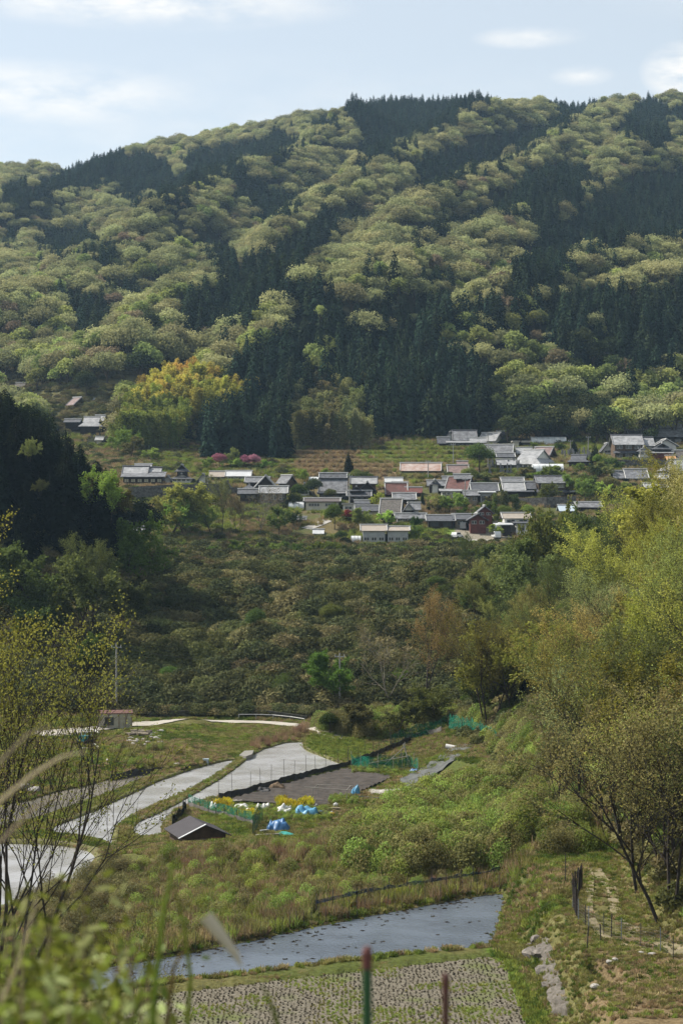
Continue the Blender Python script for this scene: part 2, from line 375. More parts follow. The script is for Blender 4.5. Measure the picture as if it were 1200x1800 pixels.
def cedar_mesh(name, seed, R, hgt, n, leaf, m, trunk=None, low=.06, pw=.8):
    rng = np.random.default_rng(seed)
    h = 1 - (1 - low) * np.sqrt(rng.random(n)); h = low + (1 - low) * (1 - np.sqrt(rng.random(n)))
    a = rng.random(n) * 2 * math.pi + 0; tier = np.sin(h * 34 + 3 * np.sin(a * 2 + seed)) * .10
    lob = 1 + .22 * np.sin(a * 3 + seed + h * 5) + .12 * np.sin(a * 7 + h * 19)
    r = R * (1 - h) ** pw * lob * (0.60 + 0.42 * rng.random(n)) * (1 + tier) + .05
    P = np.stack([np.cos(a) * r, np.sin(a) * r, h * hgt + (1 - h) * .3 * rng.random(n)], 1)
    o = np.stack([np.cos(a), np.sin(a), -0.55 + 0 * a], 1); o /= np.linalg.norm(o, axis=1, keepdims=True)
    Nn = np.stack([np.cos(a) * .6, np.sin(a) * .6, np.full(n, .85)], 1) + unit(n, rng) * .55; Nn /= np.linalg.norm(Nn, axis=1, keepdims=True)
    sz = leaf * (0.55 + 0.6 * (1 - h))
    V, Fq = quads(P, Nn, sz, asp=1.35, along=o, rng=rng); mi = np.zeros(len(Fq), int); mats = [m]
    if trunk:
        t = MB().tube([(0, 0, -1), (0, 0, hgt * .6), (0, 0, hgt * .97)], [R * .10, R * .07, .02], 5, cap=False)
        tv = np.array(t.v); tf = np.array(t.f) + len(V); V = np.vstack([V, tv]); Fq = np.vstack([Fq, tf]); mi = np.concatenate([mi, np.ones(len(tf), int)]); mats.append(trunk)
    return npmesh(name, V, Fq, mats, mi)
def branchy(seed, hgt, stems=1, spread=.5, levels=3, kids=5, lean=(0, 0), r0=None, up=.35, bare=.25, leaves=5000, leaf=.28, lr=.5, gnarl=.12):
    """stem and limbs (MB) plus leaf points grown on the twigs"""
    rnd = random.Random(seed); mb = MB(); tips = []
    r0 = r0 or hgt * .018
    def grow(p, d, ln, r, lv):
        n = 5 if lv == 0 else (4 if lv == 1 else 3); pts = [p]; rs = [r]; q = Vector(p); dd = Vector(d)
        for i in range(n):
            dd = (dd + Vector((rnd.gauss(0, gnarl), rnd.gauss(0, gnarl), rnd.gauss(0, gnarl * .5) + up * .12))).normalized()
            q = q + dd * ln / n; pts.append(q.copy()); rs.append(r * (1 - .8 * (i + 1) / n) + .004)
        mb.tube(pts, rs, 6 if lv == 0 else (4 if lv == 1 else 3), cap=False)
        if lv >= levels - 1:
            for a, b in zip(pts[:-1], pts[1:]): tips.append((a, b, 1.0))
        else:
            if lv == levels - 2: tips.append((pts[-2], pts[-1], 1.0))
            for k in range(kids + (2 if lv == 0 else 0)):
                t = (bare if lv == 0 else .2) + (1 - (bare if lv == 0 else .2)) * (k + rnd.random()) / (kids + (2 if lv == 0 else 0)); t = min(t, .98)
                i = min(int(t * n), n - 1); f = t * n - i; pos = pts[i].lerp(pts[i + 1], f); ax = (pts[i + 1] - pts[i]).normalized()
                ph = rnd.random() * 6.283; s = ax.orthogonal().normalized(); s.rotate(Matrix.Rotation(ph, 3, ax))
                nd = (ax * (1 - spread) + s * spread * 1.25 + Vector((0, 0, up * .4))).normalized()
                grow(pos, nd, ln * (.62 - .28 * t + .12 * rnd.random()), rs[i] * .55, lv + 1)
    for s in range(stems):
        a = s * 6.283 / max(stems, 1) + rnd.random(); o = .25 * r0 * 8 if stems > 1 else 0
        grow(Vector((math.cos(a) * o, math.sin(a) * o, -.6)), Vector((lean[0] + (math.cos(a) * .22 if stems > 1 else 0), lean[1] + (math.sin(a) * .22 if stems > 1 else 0), 1)).normalized(), hgt * (.8 + .2 * rnd.random()), r0 * (1 if stems == 1 else .75), 0)
    rng = np.random.default_rng(seed); A = np.array([t[0] for t in tips]); B = np.array([t[1] for t in tips])
    k = rng.integers(0, len(A), leaves); P = A[k] + (B[k] - A[k]) * rng.random((leaves, 1)) + rng.normal(size=(leaves, 3)) * lr * .45
    Nn = unit(leaves, rng) + np.array([0, 0, .35]); Nn /= np.linalg.norm(Nn, axis=1, keepdims=True)
    V, Fq = quads(P, Nn, np.full(leaves, leaf), rng=rng)
    return mb, V, Fq
BARK = mat('bark', (.075, .058, .042), .95, noise=.3, scale=6)
BARKD = mat('dark_bark', (.045, .036, .030), .95, noise=.3, scale=6)
BARKP = mat('pale_bark', (.22, .19, .15), .95, noise=.3, scale=6)
M_CED = leafmat('cedar_needles', (.033, .056, .034), (.015, .028, .018), .12)
M_CED2 = leafmat('cypress_needles', (.036, .052, .026), (.018, .029, .016), .12)
M_OAK = leafmat('spring_oak_leaves', (.335, .335, .150), (.245, .248, .112), .38)
M_OAK2 = leafmat('spring_green_leaves', (.34, .375, .12), (.20, .24, .075), .4)
M_OAK3 = leafmat('bronze_leaves', (.30, .24, .14), (.19, .15, .09), .33)
M_EVG = leafmat('evergreen_leaves', (.070, .085, .032), (.032, .044, .018), .2)

OAKS = [crown_mesh('oak_crown_a', 1, 6.0, 11, 1900, .70, M_OAK, 14, BARK), crown_mesh('oak_crown_b', 2, 4.8, 9.5, 1400, .70, M_OAK, 11, BARK),
        crown_mesh('oak_crown_c', 3, 6.4, 10.5, 2100, .72, M_OAK, 17, BARK), crown_mesh('oak_crown_d', 4, 5.0, 10, 1500, .70, M_OAK2, 13, BARK),
        crown_mesh('oak_crown_e', 5, 4.6, 9, 1200, .70, M_OAK3, 11, BARK), crown_mesh('oak_crown_f', 6, 5.0, 9.5, 1500, .70, M_EVG, 13, BARK)]
CEDS = [cedar_mesh('cedar_a', 1, 2.6, 15.5, 900, 1.0, M_CED, BARKD, pw=.62), cedar_mesh('cedar_b', 2, 2.9, 14, 950, 1.0, M_CED, BARKD, pw=.48),
        cedar_mesh('cedar_c', 3, 2.5, 16, 900, 1.0, M_CED2, BARKD, pw=.58), cedar_mesh('cedar_d', 4, 3.0, 13.5, 950, 1.0, M_CED2, BARKD, pw=.45)]

# ================================================================ ground
NC, = (340,)
us = np.linspace(-0.31, 0.31, NC)
ys = np.concatenate([np.geomspace(0.6, 95, 26)[:-1], np.linspace(95, 272, 350)[:-1], np.linspace(272, 620, 250)[:-1], np.linspace(620, 1500, 210)[:-1], np.linspace(1500, 2300, 40)])
UU, YY = np.meshgrid(us, ys); XX = UU * YY
# close to the camera the fan is too narrow: widen it
XX = UU * (YY + 60 * np.exp(-YY / 60))
ZZ = H(XX, YY)
nr = len(ys); V = np.stack([XX, YY, ZZ], -1).reshape(-1, 3)
i = np.arange(nr - 1)[:, None] * NC + np.arange(NC - 1)[None, :]
Fq = np.stack([i, i + 1, i + NC + 1, i + NC], -1).reshape(-1, 4)
PX, PY = topx(XX, YY, ZZ)
C = np.zeros((nr, NC, 4), np.float32); C[..., 3] = 1
def paint(mask, col, k=1.0):
    w_ = (np.asarray(mask, float) * k)[..., None]; C[..., :3] = C[..., :3] * (1 - w_) + np.array(col) * w_
n1 = fbm(XX / 4, YY / 4, 40); n2 = fbm(XX / 1.3, YY / 1.3, 44); n3 = fbm(XX / 14, YY / 14, 47)
paint(np.ones_like(XX), (.075, .090, .028))                       # valley grass
paint(sstep(.45, .65, n1), (.115, .105, .045), .8); paint(sstep(.6, .75, n2), (.14, .115, .06), .6)
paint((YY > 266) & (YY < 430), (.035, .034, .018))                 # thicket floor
vil = (YY >= 425) & (YY < 605)
paint(vil, (.085, .092, .038)); paint(vil & (n3 > .50), (.14, .11, .06), .8); paint(vil * sstep(.5, .62, n1), (.10, .085, .05), .6)
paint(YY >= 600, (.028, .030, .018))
def zone(poly, col, k=1.0, wob=4, y0=0, y1=9999):
    q = inpoly(PX + (n1 - .5) * wob * 4, PY + (n2 - .5) * wob * 2, poly) & (YY > y0) & (YY < y1); paint(q, col, k); return q
# brown and green stepped fields, cleared slopes
zone([(520, 795), (610, 780), (650, 800), (700, 815), (700, 835), (700, 845), (530, 845)], (.20, .145, .085), 1, y0=450)
zone([(618, 800), (700, 775), (800, 745), (800, 812), (700, 818), (640, 816)], (.10, .125, .045), .85, y0=450)
zone([(690, 812), (800, 808), (800, 825), (690, 822)], (.17, .13, .08), 1, y0=450)
zone([(790, 745), (870, 725), (905, 770), (800, 790)], (.10, .12, .045), 1, y0=450)
zone([(800, 738), (835, 722), (862, 735), (825, 752)], (.19, .15, .10), 1, wob=1, y0=450)
zone([(235, 770), (330, 735), (345, 790), (300, 800)], (.16, .13, .075), .8, y0=450)
zone([(0, 640), (40, 640), (20, 690), (0, 690)], (.20, .15, .10), 1, y0=450)
zone([(90, 640), (260, 640), (230, 740), (60, 720)], (.10, .095, .045), 1, y0=450)
zone([(1000, 800), (1070, 815), (1160, 850), (1100, 890), (1000, 850)], (.085, .11, .035), 1, y0=430)
zone([(800, 905), (870, 900), (960, 925), (960, 950), (790, 948)], (.22, .20, .16), 1, wob=2, y0=425)
zone([(690, 925), (800, 925), (800, 960), (700, 960)], (.12, .17, .04), 1, y0=425)
# valley floor
FIELD = [(230, 1800), (250, 1745), (340, 1728), (600, 1700), (860, 1676), (885, 1690), (912, 1760), (940, 1830), (200, 1860)]
zone([(850, 1660), (905, 1690), (960, 1800), (930, 1840), (870, 1700)], (.085, .13, .025))
zone([(200, 1640), (560, 1600), (880, 1545), (890, 1565), (560, 1640), (200, 1700)], (.12, .095, .05), .8)
BANKF = [(940, 1640), (1090, 1480), (1300, 1480), (1300, 1900), (960, 1800)]
zone(BANKF, (.125, .115, .05), .8); zone([(1060, 1650), (1250, 1640), (1250, 1850), (1020, 1790)], (.16, .115, .07), .8)
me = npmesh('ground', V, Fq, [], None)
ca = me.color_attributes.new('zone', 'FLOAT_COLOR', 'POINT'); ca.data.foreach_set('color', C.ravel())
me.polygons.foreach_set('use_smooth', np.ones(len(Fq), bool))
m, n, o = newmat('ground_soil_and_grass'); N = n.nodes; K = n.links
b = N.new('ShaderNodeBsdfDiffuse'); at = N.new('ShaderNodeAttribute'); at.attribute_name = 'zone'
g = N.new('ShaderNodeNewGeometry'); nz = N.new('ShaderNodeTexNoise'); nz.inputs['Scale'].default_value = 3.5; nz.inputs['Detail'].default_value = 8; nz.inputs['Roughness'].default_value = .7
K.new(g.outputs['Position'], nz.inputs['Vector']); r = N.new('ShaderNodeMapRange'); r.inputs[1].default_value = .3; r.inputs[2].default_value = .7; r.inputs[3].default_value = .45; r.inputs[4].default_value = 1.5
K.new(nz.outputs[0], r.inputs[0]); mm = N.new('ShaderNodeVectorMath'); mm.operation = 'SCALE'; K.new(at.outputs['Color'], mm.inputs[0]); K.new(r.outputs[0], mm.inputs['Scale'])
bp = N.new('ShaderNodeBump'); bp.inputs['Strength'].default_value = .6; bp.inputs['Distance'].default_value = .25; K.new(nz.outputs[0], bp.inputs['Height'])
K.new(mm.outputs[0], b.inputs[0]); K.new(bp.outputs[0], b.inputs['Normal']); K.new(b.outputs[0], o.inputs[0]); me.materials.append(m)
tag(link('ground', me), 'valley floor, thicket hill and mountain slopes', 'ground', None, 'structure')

# ================================================================ mountain forest
CONIF = [[(0, 320), (100, 295), (145, 275), (190, 262), (250, 262), (310, 268), (350, 256), (390, 246), (450, 242), (480, 222), (510, 209), (600, 199), (604, 210), (530, 250), (490, 272), (440, 280), (380, 305), (310, 345), (265, 350), (235, 352), (200, 330), (165, 318), (140, 335), (100, 342), (30, 360), (0, 365)],
 [(390, 292), (430, 295), (480, 320), (530, 345), (520, 365), (490, 380), (450, 385), (430, 350), (410, 325)],
 [(345, 385), (390, 420), (430, 450), (480, 415), (520, 395), (560, 370), (600, 350), (650, 345), (640, 372), (590, 395), (560, 420), (530, 450), (520, 480), (560, 490), (600, 500), (640, 520), (700, 545), (760, 560), (800, 575), (800, 760), (400, 800), (360, 640), (330, 560), (300, 545), (335, 500), (390, 480), (370, 450)],
 [(65, 395), (150, 390), (165, 410), (230, 418), (210, 440), (195, 452), (150, 430), (120, 450), (75, 440), (60, 420)],
 [(185, 485), (240, 480), (240, 500), (190, 500)], [(10, 390), (25, 390), (45, 425), (10, 425)],
 [(105, 490), (140, 500), (180, 510), (195, 540), (170, 570), (145, 570), (135, 550), (115, 520)],
 [(610, 175), (625, 155), (690, 150), (760, 160), (835, 150), (870, 155), (868, 170), (812, 185), (805, 200), (810, 215), (765, 225), (710, 250), (680, 265), (650, 288), (632, 292), (630, 240), (615, 210)],
 [(725, 290), (745, 265), (810, 250), (880, 223), (920, 225), (960, 220), (975, 195), (960, 180), (1015, 165), (1050, 155), (1040, 195), (1000, 215), (970, 235), (930, 262), (850, 282), (800, 315), (745, 330), (725, 310)],
 [(600, 355), (630, 340), (650, 360), (620, 390), (600, 395)],
 [(860, 360), (860, 325), (895, 325), (930, 285), (980, 282), (1050, 290), (1065, 300), (1055, 320), (1075, 340), (1105, 295), (1145, 290), (1300, 285), (1300, 405), (1160, 405), (1100, 418), (1080, 445), (1050, 440), (1000, 450), (975, 485), (985, 510), (970, 515), (920, 525), (895, 540), (890, 555), (820, 575), (765, 575), (715, 542), (670, 510), (690, 500), (740, 515), (790, 510), (830, 520), (920, 492), (900, 460), (940, 430), (945, 392), (920, 368)],
 [(1085, 205), (1120, 168), (1155, 168), (1200, 200), (1168, 220), (1195, 262), (1145, 250), (1100, 230)], [(1180, 170), (1320, 190), (1320, 260), (1210, 240)],
 [(730, 382), (850, 358), (865, 365), (800, 395), (745, 420), (725, 410)],
 [(640, 440), (700, 455), (690, 480), (640, 470)], [(730, 470), (790, 455), (800, 480), (740, 490)],
 [(760, 560), (900, 540), (990, 500), (1300, 480), (1300, 790), (900, 760), (800, 760), (740, 600)]]
CONIF.append([(318, 715), (400, 702), (445, 680), (470, 800), (335, 785)])
DECID = [[(425, 620), (400, 595), (330, 570), (300, 600), (330, 640), (400, 645)], [(405, 435), (450, 420), (480, 388), (525, 358), (560, 328), (600, 310), (600, 350), (550, 368), (510, 393), (480, 408), (450, 433), (415, 450)],
 [(455, 545), (500, 510), (560, 505), (600, 515), (590, 545), (540, 545), (500, 565), (470, 600), (420, 620), (400, 590), (420, 565)],
 [(632, 565), (670, 560), (695, 585), (688, 605), (660, 600)], [(530, 610), (560, 598), (590, 605), (588, 640), (550, 645)],
 [(695, 525), (760, 530), (770, 548), (720, 545)], [(585, 505), (640, 505), (650, 530), (600, 525)],
 [(765, 575), (800, 555), (870, 545), (960, 512), (978, 520), (960, 545), (900, 560), (880, 640), (850, 640), (830, 610), (790, 600)],
 [(985, 470), (1020, 450), (1060, 450), (1065, 465), (1020, 500), (975, 510)], [(1080, 430), (1150, 408), (1300, 400), (1300, 460), (1150, 460), (1100, 455)],
 [(1015, 555), (1060, 550), (1095, 590), (1070, 605), (1020, 580)], [(880, 575), (950, 560), (990, 600), (1000, 680), (940, 720), (890, 700), (870, 640)],
 [(1120, 640), (1300, 600), (1300, 790), (1080, 760), (1070, 720)], [(1010, 650), (1080, 650), (1090, 690), (1010, 690)],
 [(955, 370), (1000, 360), (1020, 380), (975, 390)], [(1060, 300), (1080, 290), (1110, 300), (1085, 325)], [(1020, 330), (1045, 330), (1045, 350), (1020, 350)],
 [(490, 215), (540, 205), (560, 215), (520, 235)], [(300, 270), (330, 270), (330, 300), (300, 300)], [(0, 300), (90, 285), (110, 300), (50, 312), (0, 318)]]
EVER = [[(860, 600), (960, 590), (1100, 600), (1110, 700), (1060, 760), (960, 770), (850, 740)], [(20, 340), (90, 340), (90, 380), (20, 380)]]
BAMB = [[(205, 765), (228, 700), (268, 652), (330, 636), (385, 655), (445, 678), (400, 700), (325, 706), (312, 750), (250, 770)], [(512, 775), (505, 690), (560, 658), (640, 665), (655, 770), (590, 792)]]
OPEN = [[(0, 640), (50, 640), (60, 700), (0, 700)], [(50, 655), (250, 640), (270, 650), (235, 660), (215, 700), (205, 745), (90, 760), (60, 700)], [(200, 745), (350, 735), (400, 800), (200, 830)],
        [(740, 760), (800, 722), (870, 700), (895, 745), (1000, 752), (1090, 752), (1200, 742), (1300, 750), (1300, 900), (700, 900)]]
def species(px, py, wob=9):
    a = px + (fbm(px / 14, py / 14, 60) - .5) * wob * 3; b_ = py + (fbm(px / 14, py / 14, 61) - .5) * wob * 3
    s = np.zeros(px.shape, int)                     # 0 deciduous 1 conifer 2 evergreen 3 open
    for p in CONIF: s[inpoly(a, b_, p)] = 1
    for p in EVER: s[inpoly(a, b_, p)] = 2
    for p in DECID: s[inpoly(a, b_, p)] = 0
    for p in BAMB: s[inpoly(a, b_, p)] = 4
    for p in OPEN: s[inpoly(a, b_, p)] = 3
    return s
def forest_points(step, seed, y0, y1, lift):
    rng = np.random.default_rng(seed); P = []
    Y = y0
    while Y < y1:
        xm = 0.235 * Y; n = int(2 * xm / step); x = np.linspace(-xm, xm, n) + rng.uniform(-.42, .42, n) * step
        P.append(np.stack([x, Y + rng.uniform(-.42, .42, n) * step], 1)); Y += step
    P = np.vstack(P); z = H(P[:, 0], P[:, 1]); px, py = topx(P[:, 0], P[:, 1], z + lift); return P, z, px, py
Pc, zc, pxc, pyc = forest_points(4.3, 5, 566, 1640, 12.5)
sp = species(pxc, pyc); keep = (sp == 1) & ((Pc[:, 1] > 600) | ((pxc > 360) & (pxc < 560) & (pyc < 790)))
keep &= ~((pxc > 540) & (pxc < 1300) & (Pc[:, 1] < 606))
Pc = Pc[keep]; zc = zc[keep]; pxc = pxc[keep]; pyc = pyc[keep]
Pd, zd, pxd, pyd = forest_points(5.7, 6, 600, 1640, 7)
sp = species(pxd, pyd); kd = (sp == 0) | (sp == 2); Pd = Pd[kd]; zd = zd[kd]; pxd = pxd[kd]; pyd = pyd[kd]; spd = sp[kd]
def kinds(n, pxs, pys, sps, Ys, rng):
    k = rng.integers(0, 3, n); q = rng.random(n)
    low = sstep(620, 480, 0) ; g = np.clip((pys - 420) / 200, 0, 1)      # fresher green towards the foot of the mountain
    k = np.where(q < .05 + .55 * g, 3, k); k = np.where(q > .95, 4, k); k = np.where((q > .90) & (q < .94), 5, k)
    k = np.where((sps == 2) & (q < .8), 5, k); return k
def plant_forest(P, z, px, py, meshes, idx, sc, name, label, cat, group, stuff_label, near_n=300, sink=.6):
    inv = (px > -10) & (px < 1210) & (py > 130); order = np.argsort(P[:, 1] + np.where(inv, 0, 9e5)); near = order[:near_n]
    rest = np.ones(len(P), bool); rest[near] = False
    rz = RNG.random(len(P)) * 6.283
    for j in near:
        o = link(name, meshes[idx[j]], None, (P[j, 0], P[j, 1], z[j] - sink), rz[j], (sc[j], sc[j], sc[j] * (0.92 + .2 * RNG.random())))
        lb = label(idx[j]) if callable(label) else label
        tag(o, lb[0], cat, lb[1])
    scatter(name.split('_')[0] + '_forest', np.stack([P[rest, 0], P[rest, 1], z[rest] - sink], 1), rz[rest], sc[rest], meshes, idx[rest], stuff_label, 'forest')
scc = (0.74 + .55 * RNG.random(len(Pc))) * np.interp(Pc[:, 1], [560, 640, 760, 1000, 1500], [1.05, 1.05, .9, .8, .76])
plant_forest(Pc, zc, pxc, pyc, CEDS, RNG.integers(0, 4, len(Pc)), scc, 'cedar_tree', ('tall dark green conical cedar in the close plantation at the mountain foot', 'cedars at the foot of the mountain'), 'tree', None,
             'dark cedar plantation covering the upper gullies of the mountain')
kd_ = kinds(len(Pd), pxd, pyd, spd, Pd[:, 1], RNG)
scd = (0.62 + .75 * RNG.random(len(Pd))) * np.interp(Pd[:, 1], [600, 900, 1500], [.88, .80, .78])
DL = {0: 'pale olive spring oak with a rounded crown', 1: 'pale olive spring oak with a rounded crown', 2: 'pale olive spring oak with a rounded crown', 3: 'fresh green broadleaf tree with a rounded crown', 4: 'bronze tinted broadleaf tree with a rounded crown', 5: 'dark evergreen broadleaf tree with a rounded crown'}
plant_forest(Pd, zd, pxd, pyd, OAKS, kd_, scd, 'broadleaf_tree', lambda k: (DL[int(k)] + ' on the lower mountain slope', DL[int(k)].split(' with')[0] + 's of the lower slope'), 'tree', None,
             'pale green broadleaf forest covering the upper spurs of the mountain')
print('forest', len(Pc), len(Pd))
# ================================================================ village buildings
TILE = mat('grey_roof_tiles', (.22, .225, .24), .62, noise=.42, scale=.9, spec=.5, stripes=('X', 1.0, .45))
TILEL = mat('pale_roof_tiles', (.37, .375, .385), .6, noise=.32, scale=.8, spec=.5, stripes=('X', 1.0, .40))
TILED = mat('dark_roof_tiles', (.10, .105, .12), .65, noise=.4, scale=1.3, spec=.5, stripes=('X', 1.0, .4))
OLDR = mat('old_brown_roof_tiles', (.16, .145, .13), .8, noise=.4, scale=2.0, stripes=('X', 1.8, .4))
MAROON = mat('maroon_roof', (.15, .065, .055), .65, noise=.3, scale=1.0, stripes=('X', 1.2, .3))
REDROOF = mat('faded_red_roof', (.24, .17, .16), .65, noise=.25, scale=.8, stripes=('X', 1.2, .25))
RUST = mat('rusty_tin', (.42, .36, .33), .6, noise=.3, scale=.45, col2=(.25, .13, .09), stripes=('X', 2.5, .2))
BEIGER = mat('beige_tin_roof', (.36, .31, .26), .6, noise=.15, scale=.8, stripes=('X', 2.5, .3))
TIN = mat('pale_tin_roof', (.52, .53, .54), .45, noise=.15, scale=.8, stripes=('X', 2.5, .2))
BROWNF = mat('brown_flat_roof', (.085, .070, .065), .7, noise=.15, scale=.8)
WHITE = mat('white_plaster', (.62, .61, .57), .85, noise=.12, scale=.7)
CREAM = mat('cream_wall', (.46, .44, .37), .85, noise=.12, scale=.7)
GREYW = mat('grey_wall_panels', (.36, .37, .37), .8, noise=.15, scale=.7)
BLUEW = mat('pale_blue_wall', (.34, .39, .41), .8, noise=.12, scale=.7)
WOOD = mat('dark_timber_wall', (.050, .040, .033), .85, noise=.3, scale=1.5, stripes=('X', 3, .4))
WOODB = mat('brown_timber_wall', (.12, .080, .052), .85, noise=.3, scale=1.5, stripes=('X', 3, .4))
REDW = mat('red_brown_boards', (.15, .055, .045), .85, noise=.2, scale=1.2, stripes=('X', 3, .3))
TANW = mat('tan_wall', (.26, .22, .16), .85, noise=.15, scale=1.2)
GLASS = mat('window_glass', (.05, .055, .06), .12, noise=.1, spec=.6)
PAPER = mat('pale_screens', (.34, .33, .24), .8, noise=.1)
FRAMEW = mat('window_frame_pale', (.42, .42, .40), .6, noise=.05)
FRAMED = mat('window_frame_dark', (.06, .05, .045), .7, noise=.05)
RIDGE = mat('roof_ridge_pale', (.36, .36, .35), .6, noise=.15, scale=2)
RIDGED = mat('roof_ridge_dark', (.11, .11, .12), .6, noise=.15, scale=2)
STONE = mat('dark_stone_wall', (.13, .125, .115), .9, noise=.45, scale=1.8, bump=.5)
CONC = mat('concrete', (.36, .34, .31), .9, noise=.2, scale=1.0)
VINYL = mat('vinyl_film', (.60, .62, .62), .35, noise=.12, scale=1.2, spec=.5)

def roof_geo(mb, w, d, z0, rh, ty, oh=.7, oe=.9, th=.18):
    """roof slabs over a w x d box whose eave is at z0; returns ridge line ends"""
    hx = w / 2 + oh; hy = d / 2 + oe
    if ty in ('gy', 'irg'):
        hx = w / 2 + oe; hy = d / 2 + oh
    if ty == 'gx':
        dz = rh * oe / (d / 2)
        mb.slab([(-hx, -hy, z0 - dz), (hx, -hy, z0 - dz), (hx, 0, z0 + rh), (-hx, 0, z0 + rh)], th)
        mb.slab([(hx, hy, z0 - dz), (-hx, hy, z0 - dz), (-hx, 0, z0 + rh), (hx, 0, z0 + rh)], th)
        return [(-hx, 0, z0 + rh), (hx, 0, z0 + rh)]
    if ty == 'gy':
        dz = rh * oe / (w / 2)
        mb.slab([(-hx, -hy, z0 - dz), (0, -hy, z0 + rh), (0, hy, z0 + rh), (-hx, hy, z0 - dz)], th)
        mb.slab([(hx, hy, z0 - dz), (0, hy, z0 + rh), (0, -hy, z0 + rh), (hx, -hy, z0 - dz)], th)
        return [(0, -hy, z0 + rh), (0, hy, z0 + rh)]
    if ty == 'shed':
        mb.slab([(-hx, -hy, z0), (hx, -hy, z0), (hx, hy, z0 + rh), (-hx, hy, z0 + rh)], th); return None
    if ty == 'flat':
        mb.box(-hx + .3, hx - .3, -hy + .3, hy - .3, z0, z0 + max(rh, .3)); return None
    e = [(-hx, -hy), (hx, -hy), (hx, hy), (-hx, hy)]; zl = z0 - .3
    if ty == 'hip':
        k = min(hx, hy)
        if hx >= hy: a, b = (-hx + k, 0, z0 + rh), (hx - k, 0, z0 + rh)
        else: a, b = (0, -hy + k, z0 + rh), (0, hy - k, z0 + rh)
        E3 = [(x, y, zl) for x, y in e]
        if hx >= hy: mb.add(E3 + [a, b], [(0, 1, 5, 4), (1, 2, 5), (2, 3, 4, 5), (3, 0, 4), (3, 2, 1, 0)])
        else: mb.add(E3 + [a, b], [(0, 1, 4), (1, 2, 5, 4), (2, 3, 5), (3, 0, 4, 5), (3, 2, 1, 0)])
        return [a, b]
    # irimoya: hipped skirt below, gable above
    f = .42; zm = zl + (rh + .3) * f; ix = hx - (min(hx, hy)) * f; iy = hy - min(hx, hy) * f
    E3 = [(x, y, zl) for x, y in e] + [(-ix, -iy, zm), (ix, -iy, zm), (ix, iy, zm), (-ix, iy, zm)]
    mb.add(E3, [(0, 1, 5, 4), (1, 2, 6, 5), (2, 3, 7, 6), (3, 0, 4, 7), (3, 2, 1, 0)])
    zr = z0 + rh; g = .35
    if ty == 'iri':
        mb.slab([(-ix - g, -iy - .02, zm - .02), (ix + g, -iy - .02, zm - .02), (ix + g, 0, zr), (-ix - g, 0, zr)], .15)
        mb.slab([(ix + g, iy + .02, zm - .02), (-ix - g, iy + .02, zm - .02), (-ix - g, 0, zr), (ix + g, 0, zr)], .15)
        return [(-ix - g, 0, zr), (ix + g, 0, zr)]
    mb.slab([(-ix - .02, -iy - g, zm - .02), (0, -iy - g, zr), (0, iy + g, zr), (-ix - .02, iy + g, zm - .02)], .15)
    mb.slab([(ix + .02, iy + g, zm - .02), (0, iy + g, zr), (0, -iy - g, zr), (ix + .02, -iy - g, zm - .02)], .15)
    return [(0, -iy - g, zr), (0, iy + g, zr)]
